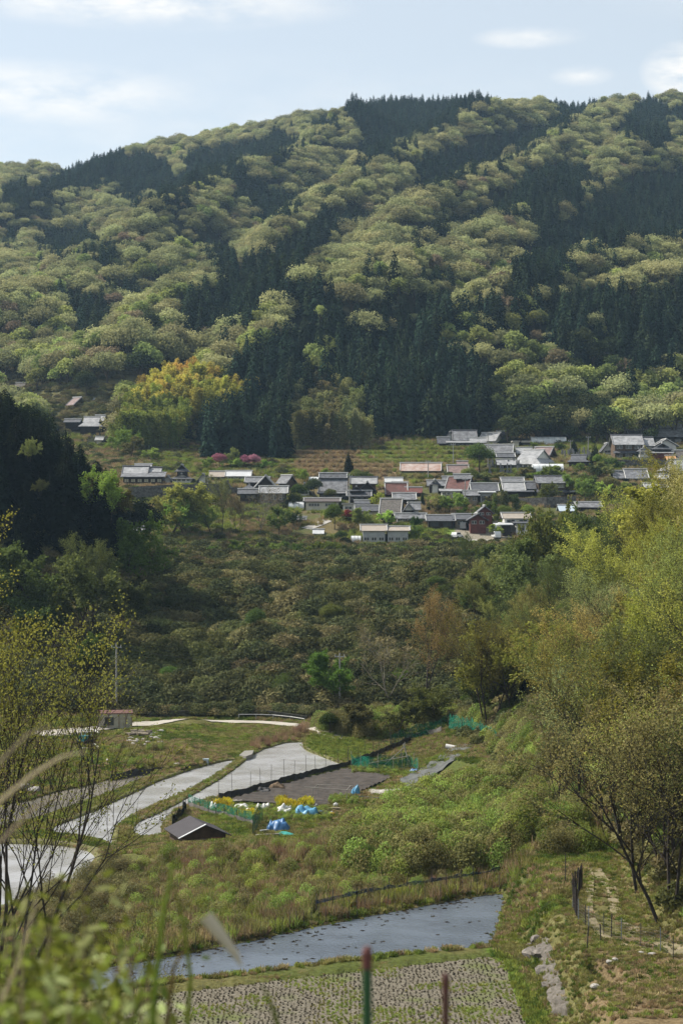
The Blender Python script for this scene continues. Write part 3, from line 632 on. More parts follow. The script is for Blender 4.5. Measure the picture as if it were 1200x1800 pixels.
def block(parent, Y0, xl, xr, yb, ye, yr, ty='gx', wall=None, roof=None, dep=None, dy=0, rz=0, win=0, ridge=None, glass=None, below=3.0, gable=None, wz=(.25, .72), door=False, skirt=0, skirtm=None, oe=.8):
    """one volume of a building, measured in photo pixels at its own distance, built in metres"""
    wall = wall or WOOD; roof = roof or TILE; ridge = ridge or RIDGE; glass = glass or GLASS
    Y = Y0 + dy; s = Y / F; w = (xr - xl) * s; dep = dep or max(4.0, min(9.0, w * .7))
    ca = abs(math.cos(R_(rz))); sa = abs(math.sin(R_(rz))); ft = dep
    over = .7 if ty not in ('gy', 'irg') else oe
    ww = max(1.5, (w - 2 * over * ca - dep * sa) / max(ca, .3))
    cx = ((xl + xr) / 2 - 600) * (Y + dep / 2) / F; cyy = Y + dep / 2
    zb = (900 - yb) * s; ze = (900 - ye) * s
    yrd = Y + dep / 2 if ty != 'shed' else Y + dep
    if ty == 'gy' or ty == 'irg': yrd = Y
    rh = (900 - yr) / F * yrd - ze; rh = max(rh, .25)
    px0 = parent.location if parent else Vector((0, 0, 0))
    M = Matrix.Translation((cx - px0.x, cyy - px0.y, -px0.z)) @ Matrix.Rotation(R_(rz), 4, 'Z')
    def put(mb, name, m, par):
        o = mb.obj(name, m, parent); o.matrix_local = M
        if par is not None and par is not parent:
            o.parent = par; o.matrix_local = Matrix.Identity(4)
        return o
    mb = MB(); zt = ze if ty != 'shed' else ze
    mb.box(-ww / 2, ww / 2, -dep / 2, dep / 2, zb - below, zt)
    g = gable is not None
    if ty == 'gx':
        for sx in (-1, 1):
            x = sx * (ww / 2 - .02); mb.add([(x, -dep / 2, ze), (x, dep / 2, ze), (x, 0, ze + rh - .2), (x - sx * .2, -dep / 2, ze), (x - sx * .2, dep / 2, ze), (x - sx * .2, 0, ze + rh - .2)], [(0, 1, 2), (5, 4, 3), (0, 2, 5, 3), (1, 4, 5, 2)], 1)
    elif ty == 'gy':
        for sy in (-1, 1):
            y = sy * (dep / 2 - .02); mb.add([(-ww / 2, y, ze), (ww / 2, y, ze), (0, y, ze + rh - .2), (-ww / 2, y - sy * .2, ze), (ww / 2, y - sy * .2, ze), (0, y - sy * .2, ze + rh - .2)], [(0, 1, 2), (5, 4, 3), (0, 2, 5, 3), (1, 4, 5, 2)], 1)
    elif ty in ('iri', 'irg'):
        hx = ww / 2 + .7; hy = dep / 2 + .9; f = .42
        if ty == 'irg': hx, hy = ww / 2 + .9, dep / 2 + .7
        ix = hx - min(hx, hy) * f; iy = hy - min(hx, hy) * f; zm = ze - .3 + (rh + .3) * f
        if ty == 'iri':
            for sx in (-1, 1):
                x = sx * (ix - .15); mb.add([(x, -iy + .1, zm), (x, iy - .1, zm), (x, 0, ze + rh - .25), (x - sx * .2, -iy + .1, zm), (x - sx * .2, iy - .1, zm), (x - sx * .2, 0, ze + rh - .25)], [(0, 1, 2), (5, 4, 3)], 1)
        else:
            for sy in (-1, 1):
                y = sy * (iy - .15); mb.add([(-ix + .1, y, zm), (ix - .1, y, zm), (0, y, ze + rh - .25), (-ix + .1, y - sy * .2, zm), (ix - .1, y - sy * .2, zm), (0, y - sy * .2, ze + rh - .25)], [(0, 1, 2), (5, 4, 3)], 1)
    elif ty == 'shed':
        mb.add([(-ww / 2, dep / 2 - .2, ze), (ww / 2, dep / 2 - .2, ze), (ww / 2, dep / 2 - .2, ze + rh * .9), (-ww / 2, dep / 2 - .2, ze + rh * .9), (-ww / 2, -dep / 2 + .3, ze), (ww / 2, -dep / 2 + .3, ze)], [(0, 1, 2, 3), (4, 0, 3), (1, 5, 2)], 1)
    put(mb, 'wall', [wall, gable or wall], parent)
    mr = MB(); rl = roof_geo(mr, ww, dep, ze, rh, ty, oe=oe)
    ro = put(mr, 'roof', roof, parent)
    if rl:
        a, b = Vector(rl[0]), Vector(rl[1]); rb = MB(); d = (b - a).normalized(); rb.tube([a - d * .15 + Vector((0, 0, .1)), b + d * .15 + Vector((0, 0, .1))], .26, 6)
        if ty in ('gx', 'gy') and w > 6:      # verge caps down both gable edges
            for p in (a, b):
                ins = (b - a).normalized() * (.16 if p is a else -.16)
                for sg in (-1, 1):
                    e = Vector((p.x, sg * (dep / 2 + oe), ze - rh * oe / (dep / 2))) if ty == 'gx' else Vector((sg * (ww / 2 + oe), p.y, ze - rh * oe / (ww / 2)))
                    rb.tube([p + ins + Vector((0, 0, .06)), e + ins + Vector((0, 0, .06))], .15, 4)
        put(rb, 'ridge', ridge, ro)
    if skirt:                                   # lower front roof
        sk = MB(); zs = zb + (ze - zb) * skirt; sk.slab([(-ww / 2 - .7, -dep / 2 - 1.6, zs - .75), (ww / 2 + .7, -dep / 2 - 1.6, zs - .75), (ww / 2 + .5, -dep / 2, zs), (-ww / 2 - .5, -dep / 2, zs)], .15)
        put(sk, 'lower_roof', skirtm or roof, parent)
    hw = ze - zb
    if win and hw > 1.2:
        tiers = [wz] if not skirt else [(.08, max(.16, skirt - .18)), (skirt + .12, .86)]
        for t0, t1 in tiers:
            for k in range(win):
                cxw = -ww / 2 + ww * (k + .5) / win; hwid = ww / win * .33; z0 = zb + hw * t0; z1 = zb + hw * t1; yf = -dep / 2
                q = MB(); q.box(cxw - hwid, cxw + hwid, yf - .06, yf - .003, z0, z1, 0)
                nn = 2 if hwid < 1.2 else 4
                for i in range(nn):
                    x0 = cxw - hwid + 2 * hwid * i / nn; q.box(x0 + .07, x0 + 2 * hwid / nn - .05, yf - .085, yf - .062, z0 + .08, z1 - .08, 1)
                put(q, 'window', [FRAMEW if wall not in (WOOD,) else FRAMED, glass], parent)
    if door:
        q = MB(); q.box(ww * .32, ww * .32 + .95, -dep / 2 - .07, -dep / 2 - .003, zb - .2, zb + 2.0); put(q, 'door', FRAMED, parent)
def house(name, label, cat, x, yb, blocks, Y=None, group=None):
    if Y is None: _, Y, _ = hit(x, yb, 425)
    z = (900 - yb) / F * Y
    e = empty(name, ((x - 600) / F * Y, Y, z), 0, label, cat, group)
    for b_ in blocks:
        b_ = dict(b_); a = b_.pop('a'); block(e, Y, *a, **b_)
    return e, Y
B = lambda *a, **k: dict(a=a, **k)
HS = []
def hh(*a, **k): HS.append(house(*a, **k))
# --- left row above the dark stone wall
hh('farmhouse', 'long two step tiled farmhouse at the left end of the stone wall row', 'house', 252, 851,
   [B(214, 292, 851, 838, 829, 'shed', WOOD, TILE, dep=4, win=6, glass=PAPER, dy=-2), B(216, 264, 836, 832, 820, 'gx', WOOD, TILEL, dep=7, dy=1, ridge=RIDGED), B(262, 285, 836, 833, 822, 'gx', WOOD, TILEL, dep=6, dy=2, ridge=RIDGED), B(237, 268, 828, 822, 816, 'gx', WOOD, TILEL, dep=6, dy=9)])
hh('tower_house', 'small grey house with stacked tiled roofs rising like a tower beside the long farmhouse', 'house', 322, 848,
   [B(300, 342, 848, 840, 833, 'irg', WHITE, TILED, dep=7, win=4, dy=0), B(308, 334, 836, 827, 817, 'irg', WOOD, TILED, dep=5, dy=1.5, win=2, ridge=RIDGE), B(289, 304, 848, 841, 836, 'gy', WHITE, TILEL, dep=5, dy=-1)])
hh('storehouse', 'tiny white gabled storehouse between the tower house and the long blue house', 'storehouse', 358, 848, [B(346, 370, 848, 841, 833, 'gy', WHITE, TILE, dep=5, door=True, win=1)])
hh('long_house', 'long low pale blue house with a grey corrugated roof under the pink cherry trees', 'house', 406, 846,
   [B(368, 403, 846, 836, 829, 'gx', WOOD, BEIGER, dep=6, dy=1, win=2), B(396, 444, 846, 835, 828, 'gx', BLUEW, TIN, dep=6, win=3)])
hh('shed', 'dark open gabled shed under the stone wall beside a pole', 'shed', 400, 868, [B(388, 412, 868, 857, 846, 'gy', WOOD, TILED, dep=5, ridge=RIDGED)])
hh('gabled_farmhouse', 'large farmhouse with a white edged gable over a brown walled wing', 'house', 466, 884,
   [B(455, 508, 884, 864, 855, 'gx', WOODB, TILEL, dep=5, win=3, dy=-4), B(442, 494, 872, 858, 836, 'gy', WHITE, TILEL, dep=9, dy=2, gable=WOOD), B(418, 456, 880, 866, 860, 'gx', WOOD, TILED, dep=5, dy=-2, win=3), B(424, 452, 862, 858, 852, 'hip', WHITE, TILED, dep=5, dy=1), B(430, 475, 850, 846, 839, 'gx', WOOD, TILE, dep=6, dy=10)])
hh('barn', 'brown walled gabled barn behind the white edged farmhouse', 'barn', 503, 860, [B(486, 522, 860, 847, 836, 'gx', WOODB, TILE, dep=6, rz=-25)])
hh('storehouse', 'white gabled storehouse behind a dark pine, left of the big tiled farmhouse', 'storehouse', 536, 871, [B(522, 549, 871, 861, 849, 'gy', WHITE, TILED, dep=6, win=1)])
hh('great_farmhouse', 'biggest farmhouse of the village centre with a tall grey tiled roof and pale ridge', 'house', 586, 875,
   [B(559, 612, 872, 864, 838, 'gx', WOOD, TILE, dep=10, ridge=RIDGED), B(560, 611, 838, 837, 832, 'gx', WOOD, TILED, dep=2.5, dy=4.5), B(557, 614, 876, 867, 863, 'shed', WOOD, TILE, dep=2.2, dy=-2, win=4)])
hh('farmhouse_wing', 'dark tiled house with stacked front gables right of the biggest farmhouse', 'house', 636, 883,
   [B(614, 664, 866, 848, 839, 'gx', WOODB, TILEL, dep=7, dy=6, ridge=RIDGED), B(628, 662, 872, 858, 847, 'gy', WOOD, TILED, dep=7, dy=1), B(608, 654, 883, 870, 863, 'gx', WOOD, TILED, dep=5, dy=-2, win=4), B(612, 640, 865, 861, 855, 'irg', WOOD, TILED, dep=4, dy=-1)])
hh('prefab_house', 'low cream walled building with a flat dark brown roof and two windows', 'house', 566, 897, [B(533, 600, 897, 881, 876, 'gx', CREAM, BROWNF, dep=9, win=2, wz=(.42, .78), oe=.4)])
hh('annex', 'small pale block with grey slab roof beside the cream building', 'shed', 613, 898, [B(598, 626, 898, 887, 884, 'flat', WHITE, CONC, dep=5, win=1), B(622, 650, 893, 884, 880, 'gx', WHITE, TILED, dep=5, dy=2)])
hh('old_farmhouse', 'old farmhouse with a steep weathered brown roof and a white half timbered front gable', 'house', 700, 915,
   [B(664, 712, 905, 900, 877, 'gx', WOOD, OLDR, dep=10, ridge=TILE and RIDGE, rz=-6), B(702, 732, 906, 897, 884, 'gy', WOOD, TILE, dep=6, dy=-1, gable=WHITE, win=3), B(692, 750, 918, 909, 903, 'gx', WHITE, TILE, dep=4, dy=-4, win=5), B(720, 738, 900, 893, 884, 'gx', WHITE, TILE, dep=5, dy=4)])
hh('outhouse', 'grey tiled outhouse left of the old steep roofed farmhouse', 'house', 645, 905, [B(622, 668, 905, 896, 889, 'gx', WHITE, TILED, dep=5)])
hh('maroon_roof_house', 'house with a steep maroon roof above the old brown roofed farmhouse', 'house', 695, 872, [B(675, 717, 872, 866, 849, 'gx', WOOD, MAROON, dep=8), B(688, 716, 852, 850, 848, 'gx', WOOD, MAROON, dep=2, dy=4)])
hh('red_roof_shed', 'small shed with a bright red brown roof beside the steep maroon roof', 'shed', 727, 872, [B(711, 742, 872, 864, 857, 'gx', WOOD, REDW, dep=5)])
hh('side_house', 'low grey tiled house in front of the maroon roof', 'house', 708, 886, [B(688, 732, 886, 876, 867, 'gx', WOOD, TILE, dep=7, win=2)])
hh('tin_hut', 'hut with a pale tin roof at the edge of the brown field', 'hut', 691, 853, [B(675, 708, 853, 849, 840, 'gx', TANW, TIN, dep=6)])
hh('rusty_shed', 'long low shed with a rust streaked tin roof on the stepped fields', 'shed', 740, 829, [B(701, 778, 829, 825, 814, 'gx', WOOD, RUST, dep=7, rz=-4)])
hh('warehouse', 'pale grey warehouse with two roof levels and dark windows at the front of the village', 'warehouse', 676, 953,
   [B(632, 681, 953, 932, 923, 'gx', GREYW, BEIGER, dep=8, win=3, wz=(.12, .42), oe=.4), B(675, 721, 953, 932, 926, 'gx', GREYW, BEIGER, dep=8, dy=.3, win=3, wz=(.12, .42), oe=.4)])
hh('low_workshop', 'long low dark workshop with a grey roof left of the red barn', 'workshop', 786, 929,
   [B(746, 800, 929, 914, 906, 'gx', WOOD, TILED, dep=8, win=2), B(793, 828, 927, 911, 904, 'gx', TANW, TILED, dep=7, dy=1, win=1, door=True)])
hh('red_barn', 'two storey red brown boarded barn with its gable facing the valley', 'barn', 839, 938,
   [B(818, 857, 938, 911, 903, 'gy', REDW, TILED, dep=8, win=2, wz=(.62, .84)), B(832, 868, 925, 899, 889, 'gy', REDW, TILE, dep=7, dy=6, win=2, wz=(.75, .92))])
hh('two_storey_house', 'white two storey house with a beige roof and a car port', 'house', 905, 937,
   [B(879, 932, 937, 910, 902, 'gx', WHITE, BEIGER, dep=7, dy=1, win=2, wz=(.62, .88), oe=.5), B(876, 900, 935, 922, 918, 'shed', WOOD, TIN, dep=4, dy=-3), B(900, 928, 938, 919, 916, 'shed', WHITE, TILED, dep=4, dy=-3, win=1)])
# --- centre and right rows
hh('hill_farmhouse', 'broad farmhouse of many tiled roofs highest on the right terrace below the ploughed slope', 'house', 806, 786,
   [B(783, 834, 786, 778, 774, 'shed', WOOD, TILEL, dep=3, dy=-3, win=6), B(793, 838, 780, 772, 757, 'gx', WOOD, TILE, dep=9, dy=0, ridge=RIDGED), B(767, 790, 784, 777, 769, 'gx', WOOD, TILED, dep=5, dy=-1), B(778, 802, 774, 768, 759, 'gy', WHITE, TILED, dep=5, dy=4), B(824, 853, 785, 776, 770, 'gx', WHITE, TILEL, dep=5, dy=-2, win=2)])
hh('white_gable_house', 'white plastered gabled house right of the highest farmhouse on the terrace', 'house', 862, 780, [B(838, 888, 780, 773, 761, 'gx', WHITE, TILEL, dep=8, rz=-24, gable=WHITE), B(874, 884, 764, 762, 758, 'gx', WHITE, TILED, dep=3, dy=6)])
hh('shaded_house', 'tiled house half hidden behind the big round tree', 'house', 878, 808, [B(848, 906, 806, 796, 782, 'gx', WOOD, TILE, dep=8, rz=-8), B(870, 905, 809, 802, 797, 'gx', WOOD, TILED, dep=5, dy=-4)])
hh('white_office', 'small white building with dark openings behind the temple', 'shed', 915, 785, [B(897, 914, 785, 777, 775, 'flat', CREAM, CONC, dep=4), B(913, 934, 785, 778, 775, 'flat', WOOD, CONC, dep=4, win=2)])
hh('temple_hall', 'temple hall with a huge pale hipped and gabled roof above the graves', 'temple', 935, 824,
   [B(893, 984, 824, 814, 791, 'iri', WHITE, TILEL, dep=14, rz=-28, gable=WHITE, win=5), B(871, 905, 822, 815, 808, 'gx', WOOD, TILEL, dep=6, dy=-2)], )
hh('temple_quarters', 'dull red roofed quarters behind the pale temple roof', 'house', 955, 806, [B(932, 980, 808, 798, 786, 'gx', WOOD, REDROOF, dep=8, rz=-20), B(905, 935, 800, 795, 787, 'gx', WOOD, TILEL, dep=7, dy=2)])
hh('forest_shed', 'dark brown roofed shed in the shade of the forest edge', 'shed', 981, 767, [B(966, 997, 767, 762, 753, 'gx', WOOD, OLDR, dep=5)])
hh('red_long_roof', 'house with a long dull red roof climbing to the left of the round tree', 'house', 808, 836, [B(784, 824, 836, 832, 818, 'gx', WOOD, REDROOF, dep=9), B(802, 822, 820, 818, 811, 'gx', WOOD, REDROOF, dep=5, dy=6)])
hh('maroon_farmhouse', 'big farmhouse with a dark maroon roof and blue grey gable end in the village centre', 'house', 800, 871,
   [B(778, 838, 866, 860, 838, 'gx', WOOD, MAROON, dep=11, rz=-14, gable=TILED), B(796, 826, 840, 839, 834, 'gx', WOOD, TILE, dep=3, dy=4), B(771, 812, 872, 863, 859, 'shed', WHITE, TILEL, dep=3, dy=-3, win=4)])
hh('small_eaves_house', 'cluster of small grey roofs left of the dark maroon farmhouse', 'house', 765, 868, [B(749, 783, 866, 852, 845, 'gx', WOOD, TILE, dep=6, dy=1, win=2), B(755, 772, 852, 850, 843, 'irg', WHITE, TILED, dep=5), B(776, 796, 850, 846, 838, 'gx', WOOD, TILE, dep=6, dy=5)])
hh('tan_house', 'long grey roofed house with tan walls right of the maroon farmhouse', 'house', 848, 884, [B(824, 876, 872, 861, 850, 'gx', TANW, TILED, dep=8, dy=1), B(812, 842, 884, 869, 863, 'gx', TANW, TILE, dep=5, dy=-3, win=2), B(838, 870, 886, 865, 862, 'shed', GREYW, TIN, dep=4, dy=-2, win=2)])
hh('faded_roof_house', 'house with a blotched pinkish pale roof next to the two storey wooden house', 'house', 908, 873, [B(880, 922, 870, 860, 848, 'gx', WOOD, RUST if 0 else TILEL, dep=8, win=3), B(878, 921, 850, 847, 840, 'gx', WOOD, TILE, dep=6, dy=8), B(919, 940, 872, 857, 847, 'gx', WOOD, TILED, dep=7, dy=1, win=1), B(884, 938, 874, 864, 861, 'shed', WOOD, TILED, dep=2.5, dy=-2)])
hh('wooden_house', 'two storey wooden house with pale screens above the curved retaining wall', 'house', 967, 873, [B(938, 997, 873, 847, 837, 'gx', WOODB, TILE, dep=8, win=2, skirt=.48, skirtm=TILED, glass=PAPER, ridge=RIDGED), B(992, 1013, 873, 864, 862, 'shed', WOOD, TIN, dep=4)])
hh('blue_tin_shed', 'shed with a pale blue tin roof below the retaining wall', 'shed', 994, 906, [B(979, 1009, 906, 896, 888, 'gx', WOOD, mat('blue_tin', (.36, .42, .47), .5, noise=.1), dep=6)])
hh('screened_house', 'tiled house half hidden by trees right of the pale blue tin roof', 'house', 1030, 898, [B(1008, 1056, 898, 890, 883, 'gx', WOOD, TILE, dep=7)])
hh('graveyard_shed', 'open fronted shed with a grey hipped roof in front of the graveyard', 'shed', 1017, 822, [B(993, 1041, 822, 810, 800, 'iri', WOOD, TILED, dep=7, gable=WOOD, ridge=TILE, rz=-12)])
hh('kura_storehouse', 'white storehouse with black trim left of the wooden two storey villa', 'storehouse', 1063, 798, [B(1052, 1077, 798, 789, 779, 'gy', WHITE, TILED, dep=6, win=1), B(1062, 1078, 790, 788, 780, 'gx', WHITE, TILEL, dep=6, dy=5)])
hh('villa', 'two storey brown timber villa with a pale tiled roof on the right stone terrace', 'house', 1100, 806,
   [B(1072, 1128, 806, 779, 765, 'gx', WOODB, TILEL, dep=9, win=3, skirt=.5, skirtm=TILED, ridge=RIDGED), B(1126, 1147, 800, 781, 769, 'gx', WHITE, TILEL, dep=7, dy=2, ridge=RIDGED), B(1116, 1143, 802, 792, 785, 'irg', WHITE, TILE, dep=5, dy=-3, win=2)])
hh('upper_house', 'white gabled house behind the villa at the forest edge', 'house', 1126, 768, [B(1106, 1146, 772, 755, 744, 'gy', WHITE, TILED, dep=8, rz=-20), B(1100, 1134, 775, 762, 756, 'gx', WHITE, TILED, dep=5, dy=-5)])
hh('steep_roof_house', 'farmhouse with the tallest steep grey roof and flat topped ridge at the right edge', 'house', 1168, 779, [B(1139, 1198, 782, 765, 747, 'gx', WOOD, TILE, dep=11, win=3, wz=(.1, .6)), B(1155, 1195, 749, 747.5, 741, 'gx', WOOD, TILEL, dep=3, dy=4)])
hh('half_timbered_house', 'half timbered house with stacked dark gables below the steep grey roof', 'house', 1163, 806, [B(1144, 1188, 800, 782, 772, 'gy', WHITE, TILED, dep=8, dy=1), B(1143, 1180, 795, 788, 779, 'irg', WOOD, TILED, dep=5, dy=-2), B(1139, 1182, 806, 796, 793, 'shed', REDW, TILEL, dep=3, dy=-4)])
hh('long_shed', 'long low shed with mottled grey roof on the grassy slope under the villa', 'shed', 1105, 846, [B(1094, 1137, 846, 838, 825, 'gx', WOOD, TILE, dep=7, win=3), B(1074, 1097, 846, 838, 828, 'gx', WOOD, TILE, dep=6, dy=1)])
hh('edge_house', 'pale roofed house cut by the right edge of the picture', 'house', 1188, 842, [B(1158, 1222, 836, 825, 808, 'iri', WHITE, TILEL, dep=10, rz=10, gable=WHITE), B(1172, 1215, 844, 834, 828, 'gx', WOOD, TILE, dep=6, dy=-4, win=2), B(1150, 1176, 846, 840, 834, 'gx', WHITE, TIN, dep=6, dy=-6)])
hh('orange_roof_hut', 'hut with an orange tin roof above the pale roofed house at the right edge', 'hut', 1177, 812, [B(1168, 1186, 812, 806, 801, 'gx', WOODB, mat('orange_tin', (.50, .27, .12), .6, noise=.2), dep=4), B(1185, 1212, 808, 806, 792, 'gx', WOOD, OLDR, dep=7, dy=3)])
hh('white_post_house', 'white walled house glimpsed through the yellow trees on the right', 'house', 1150, 872, [B(1128, 1172, 872, 856, 850, 'gx', WHITE, TILEL, dep=6, win=4)])
hh('thicket_house', 'grey tiled house mostly hidden by the yellow green trees at the right', 'house', 1134, 900, [B(1110, 1160, 900, 889, 875, 'gx', WHITE, TILE, dep=8, win=3)])
# --- left slope
hh('red_gambrel_barn', 'dull red barn alone on the brushy slope at the far left', 'barn', 136, 716, [B(119, 154, 716, 710, 699, 'gx', REDW, REDROOF, dep=8, rz=-28), B(152, 176, 713, 707, 701, 'gx', WOOD, TIN, dep=5, dy=3, rz=-15)])
hh('slope_farmhouse', 'pale roofed farmhouse above the dark left conifers', 'house', 162, 762, [B(141, 184, 762, 748, 733, 'iri', WOOD, TILEL, dep=9, gable=WOOD), B(168, 186, 744, 738, 730, 'gx', WOOD, TILEL, dep=6, dy=6), B(114, 144, 748, 741, 737, 'gx', WOOD, TILED, dep=6, dy=5)])
hh('white_hut', 'small white hut at the edge of the dark left conifers', 'hut', 176, 780, [B(169, 183, 780, 772, 768, 'gx', WHITE, TILEL, dep=4)])
hh('garden_hut', 'tiny dark hut beside a field at the far left', 'hut', 36, 685, [B(28, 46, 685, 678, 673, 'gx', WOOD, OLDR, dep=4)])
hh('lane_house', 'pale walled house peeping out behind the left conifers beside the round tree', 'house', 241, 915, [B(228, 256, 915, 896, 886, 'gx', WHITE, TILE, dep=7, win=2), B(226, 252, 925, 917, 912, 'gx', WOOD, TILE, dep=5, dy=-5)])
hh('roadside_roof', 'low grey roof beside the lane at the left foot of the village', 'shed', 247, 936, [B(230, 262, 938, 931, 926, 'gx', WOOD, TILEL, dep=5)])
hh('pump_hut', 'tiny dark roofed hut on the field left of the round green tree', 'hut', 529, 916, [B(521, 537, 916, 912, 909, 'gx', WOOD, TILE, dep=3)])
hh('lane_hut', 'small hut with white roof at the end of the lane', 'hut', 560, 940, [B(551, 568, 940, 936, 931, 'gx', GREYW, TIN, dep=4)])

# --- retaining walls
def rwall(name, label, pts, h0px, mats=STONE, th=.8):
    P = [];
    for x, y in pts:
        a = hit(x, y, 100); P.append(a)
    Ym = P
    mb = MB(); s = h0px
    for i in range(len(P) - 1):
        (x0, y0, z0), (x1, y1, z1) = P[i], P[i + 1]; hA = s[i] * y0 / F if hasattr(s, '__len__') else s * y0 / F; hB = s[i + 1] * y1 / F if hasattr(s, '__len__') else s * y1 / F
        mb.add([(x0, y0, z0 - 2), (x1, y1, z1 - 2), (x1, y1, z1 + hB), (x0, y0, z0 + hA), (x0, y0 + th, z0 - 2), (x1, y1 + th, z1 - 2), (x1, y1 + th, z1 + hB), (x0, y0 + th, z0 + hA)],
               [(0, 1, 2, 3), (5, 4, 7, 6), (3, 2, 6, 7), (0, 3, 7, 4), (1, 5, 6, 2)])
    return tag(mb.obj(name, mats), label, 'wall')
rwall('stone_wall', 'long dark stone wall carrying the left row of houses', [(226, 880), (300, 878), (388, 877)], [24, 26, 27])
rwall('stone_wall', 'short dark stone wall right of the open gabled shed', [(394, 872), (455, 872)], [16, 14])
rwall('retaining_wall', 'tall dark retaining wall under the two storey wooden house', [(912, 886), (960, 892), (1012, 892)], [10, 18, 20])
rwall('stone_terrace_wall', 'rough stone terrace wall in front of the villa', [(1060, 822), (1110, 824), (1170, 822)], [14, 16, 14])
rwall('garden_wall', 'pale grey garden wall on top of the villa terrace', [(1066, 809), (1105, 809)], 4, CONC, .3)
rwall('garden_wall', 'pale grey garden wall right of the villa gate', [(1114, 809), (1168, 808)], 5, CONC, .3)
rwall('stone_wall', 'stone footing wall under the brown walled wing', [(457, 890), (508, 890)], 9, STONE)
# --- plastic tunnels
def tunnel(label, xl, xr, yb, yt, dep=5, rz=0, m=VINYL):
    X, Y, Z = hit((xl + xr) / 2, yb, 425); s = Y / F; L_ = (xr - xl) * s; h = (yb - yt) * s
    e = empty('greenhouse', (X, Y + dep / 2, (900 - yb) * s), R_(rz), label, 'greenhouse', 'plastic tunnel greenhouses of the village')
    mb = MB(); n = 10; arc = [(-dep / 2 * math.cos(math.pi * i / n), h * math.sin(math.pi * i / n) ** .75) for i in range(n + 1)]
    vs = [(-L_ / 2, y, z - .3 * (i in (0, n))) for i, (y, z) in enumerate(arc)] + [(L_ / 2, y, z - .3 * (i in (0, n))) for i, (y, z) in enumerate(arc)]
    mb.add(vs, [(i, i + n + 1, i + n + 2, i + 1) for i in range(n)] + [tuple(range(n + 1)), tuple(reversed(range(n + 1, 2 * n + 2)))])
    mb.obj('cover', m, e)
    k = max(3, int(L_ / 1.8)); hp = MB()
    for j in range(k + 1):
        x = -L_ / 2 + L_ * j / k; hp.tube([(x, y * 1.015, z * 1.015 + .01) for y, z in arc], .05, 4)
    hp.obj('hoops', mat('hoop_steel', (.33, .34, .35), .5), e)
tunnel('round white tunnel greenhouse left of the biggest farmhouse roof', 543, 562, 850, 838, 4)
tunnel('whitish plastic tunnel in front of the cream building', 507, 534, 896, 882, 4)
tunnel('long cream tunnel greenhouse at the forest edge', 933, 995, 781, 767, 6)
tunnel('silver ribbed tunnel greenhouse below the temple', 936, 990, 829, 815, 5)
tunnel('small white plastic tunnel behind the garden trees near the warehouse', 617, 634, 953, 942, 3)
# --- graves
GST = mat('gravestone_granite', (.20, .20, .20), .7, noise=.3, scale=3)
def grave(px, py, h, k, grp):
    X, Y, Z = hit(px, py, 425); e = MB(); w_ = .26
    e.box(-.5, .5, -.5, .5, -.8, .25); e.box(-.36, .36, -.36, .36, .25, .5); e.box(-w_ / 2 - .05, w_ / 2 + .05, -.17, .17, .5, h)
    o = e.obj('gravestone', GST, None, (X, Y, Z)); return tag(o, grp[0], 'gravestone', grp[1])
for k in range(34):
    x = 857 + 62 * random.random(); grave(x, 818 + 13 * random.random() + (x < 880) * 1, 1.5 + random.random() * 1.2, k, ('grey gravestone in the crowded graveyard below the temple', 'gravestones below the temple'))
for k in range(30):
    x = 985 + 60 * random.random(); grave(x, 800 + 8 * random.random(), 1.6 + random.random() * 1.1, k, ('grey gravestone in the graveyard behind the open fronted shed', 'gravestones behind the open fronted shed'))
# --- poles and wires
POLE = mat('pole_concrete', (.30, .29, .27), .8, noise=.1); WIRE = mat('wire_black', (.02, .02, .02), .6)
def pole(px, py, hpx, label, r=.16, arms=True, Y=None, wood=False):
    if Y is None: X, Y, Z = hit(px, py, 100)
    else: X = (px - 600) / F * Y; Z = (900 - py) / F * Y
    h = hpx * Y / F; e = empty('utility_pole', (X, Y, Z), 0, label, 'utility pole')
    MB().tube([(0, 0, -1), (0, 0, h)], [r, r * .65], 8).obj('shaft', POLE, e)
    if arms:
        a = MB(); a.box(-.75, .75, -.06, .06, h * .93, h * .93 + .12); a.obj('crossarm', mat('galvanised_steel', (.4, .41, .42), .4, .6), e)
        for sx in (-.65, 0, .65):
            MB().tube([(sx, 0, h * .93 + .12), (sx, 0, h * .93 + .42)], [.06, .04], 6).obj('insulator', mat('porcelain', (.6, .6, .58), .3), e)
    return (X, Y, Z + h * .95)
TP = [pole(614, 895, 62, 'grey pole before the stacked gable house in the village centre'), pole(365, 868, 30, 'pole standing against the long stone wall'),
      pole(752, 845, 36, 'pole beside the rusty roofed shed'), pole(857, 825, 64, 'pole rising before the temple roof'), pole(817, 890, 50, 'pole beside the tan walled house'),
      pole(1125, 823, 36, 'pole in front of the villa terrace'), pole(796, 815, 36, 'pole below the highest farmhouse'), pole(1002, 800, 26, 'thin pole at the left side of the far graveyard'), pole(1033, 795, 28, 'thin pole at the right side of the far graveyard')]
def wire(a, b, label, sag=1.2):
    a = Vector(a); b = Vector(b); pts = [a.lerp(b, i / 10) - Vector((0, 0, sag * 4 * (i / 10) * (1 - i / 10))) for i in range(11)]
    tag(MB().tube(pts, .02, 3).obj('cable', WIRE), label, 'cable')
wire(TP[2], TP[6], 'thin cable from the rusty shed pole to the pole below the highest farmhouse'); wire(TP[4], TP[3], 'thin cable between the tan house pole and the temple pole')
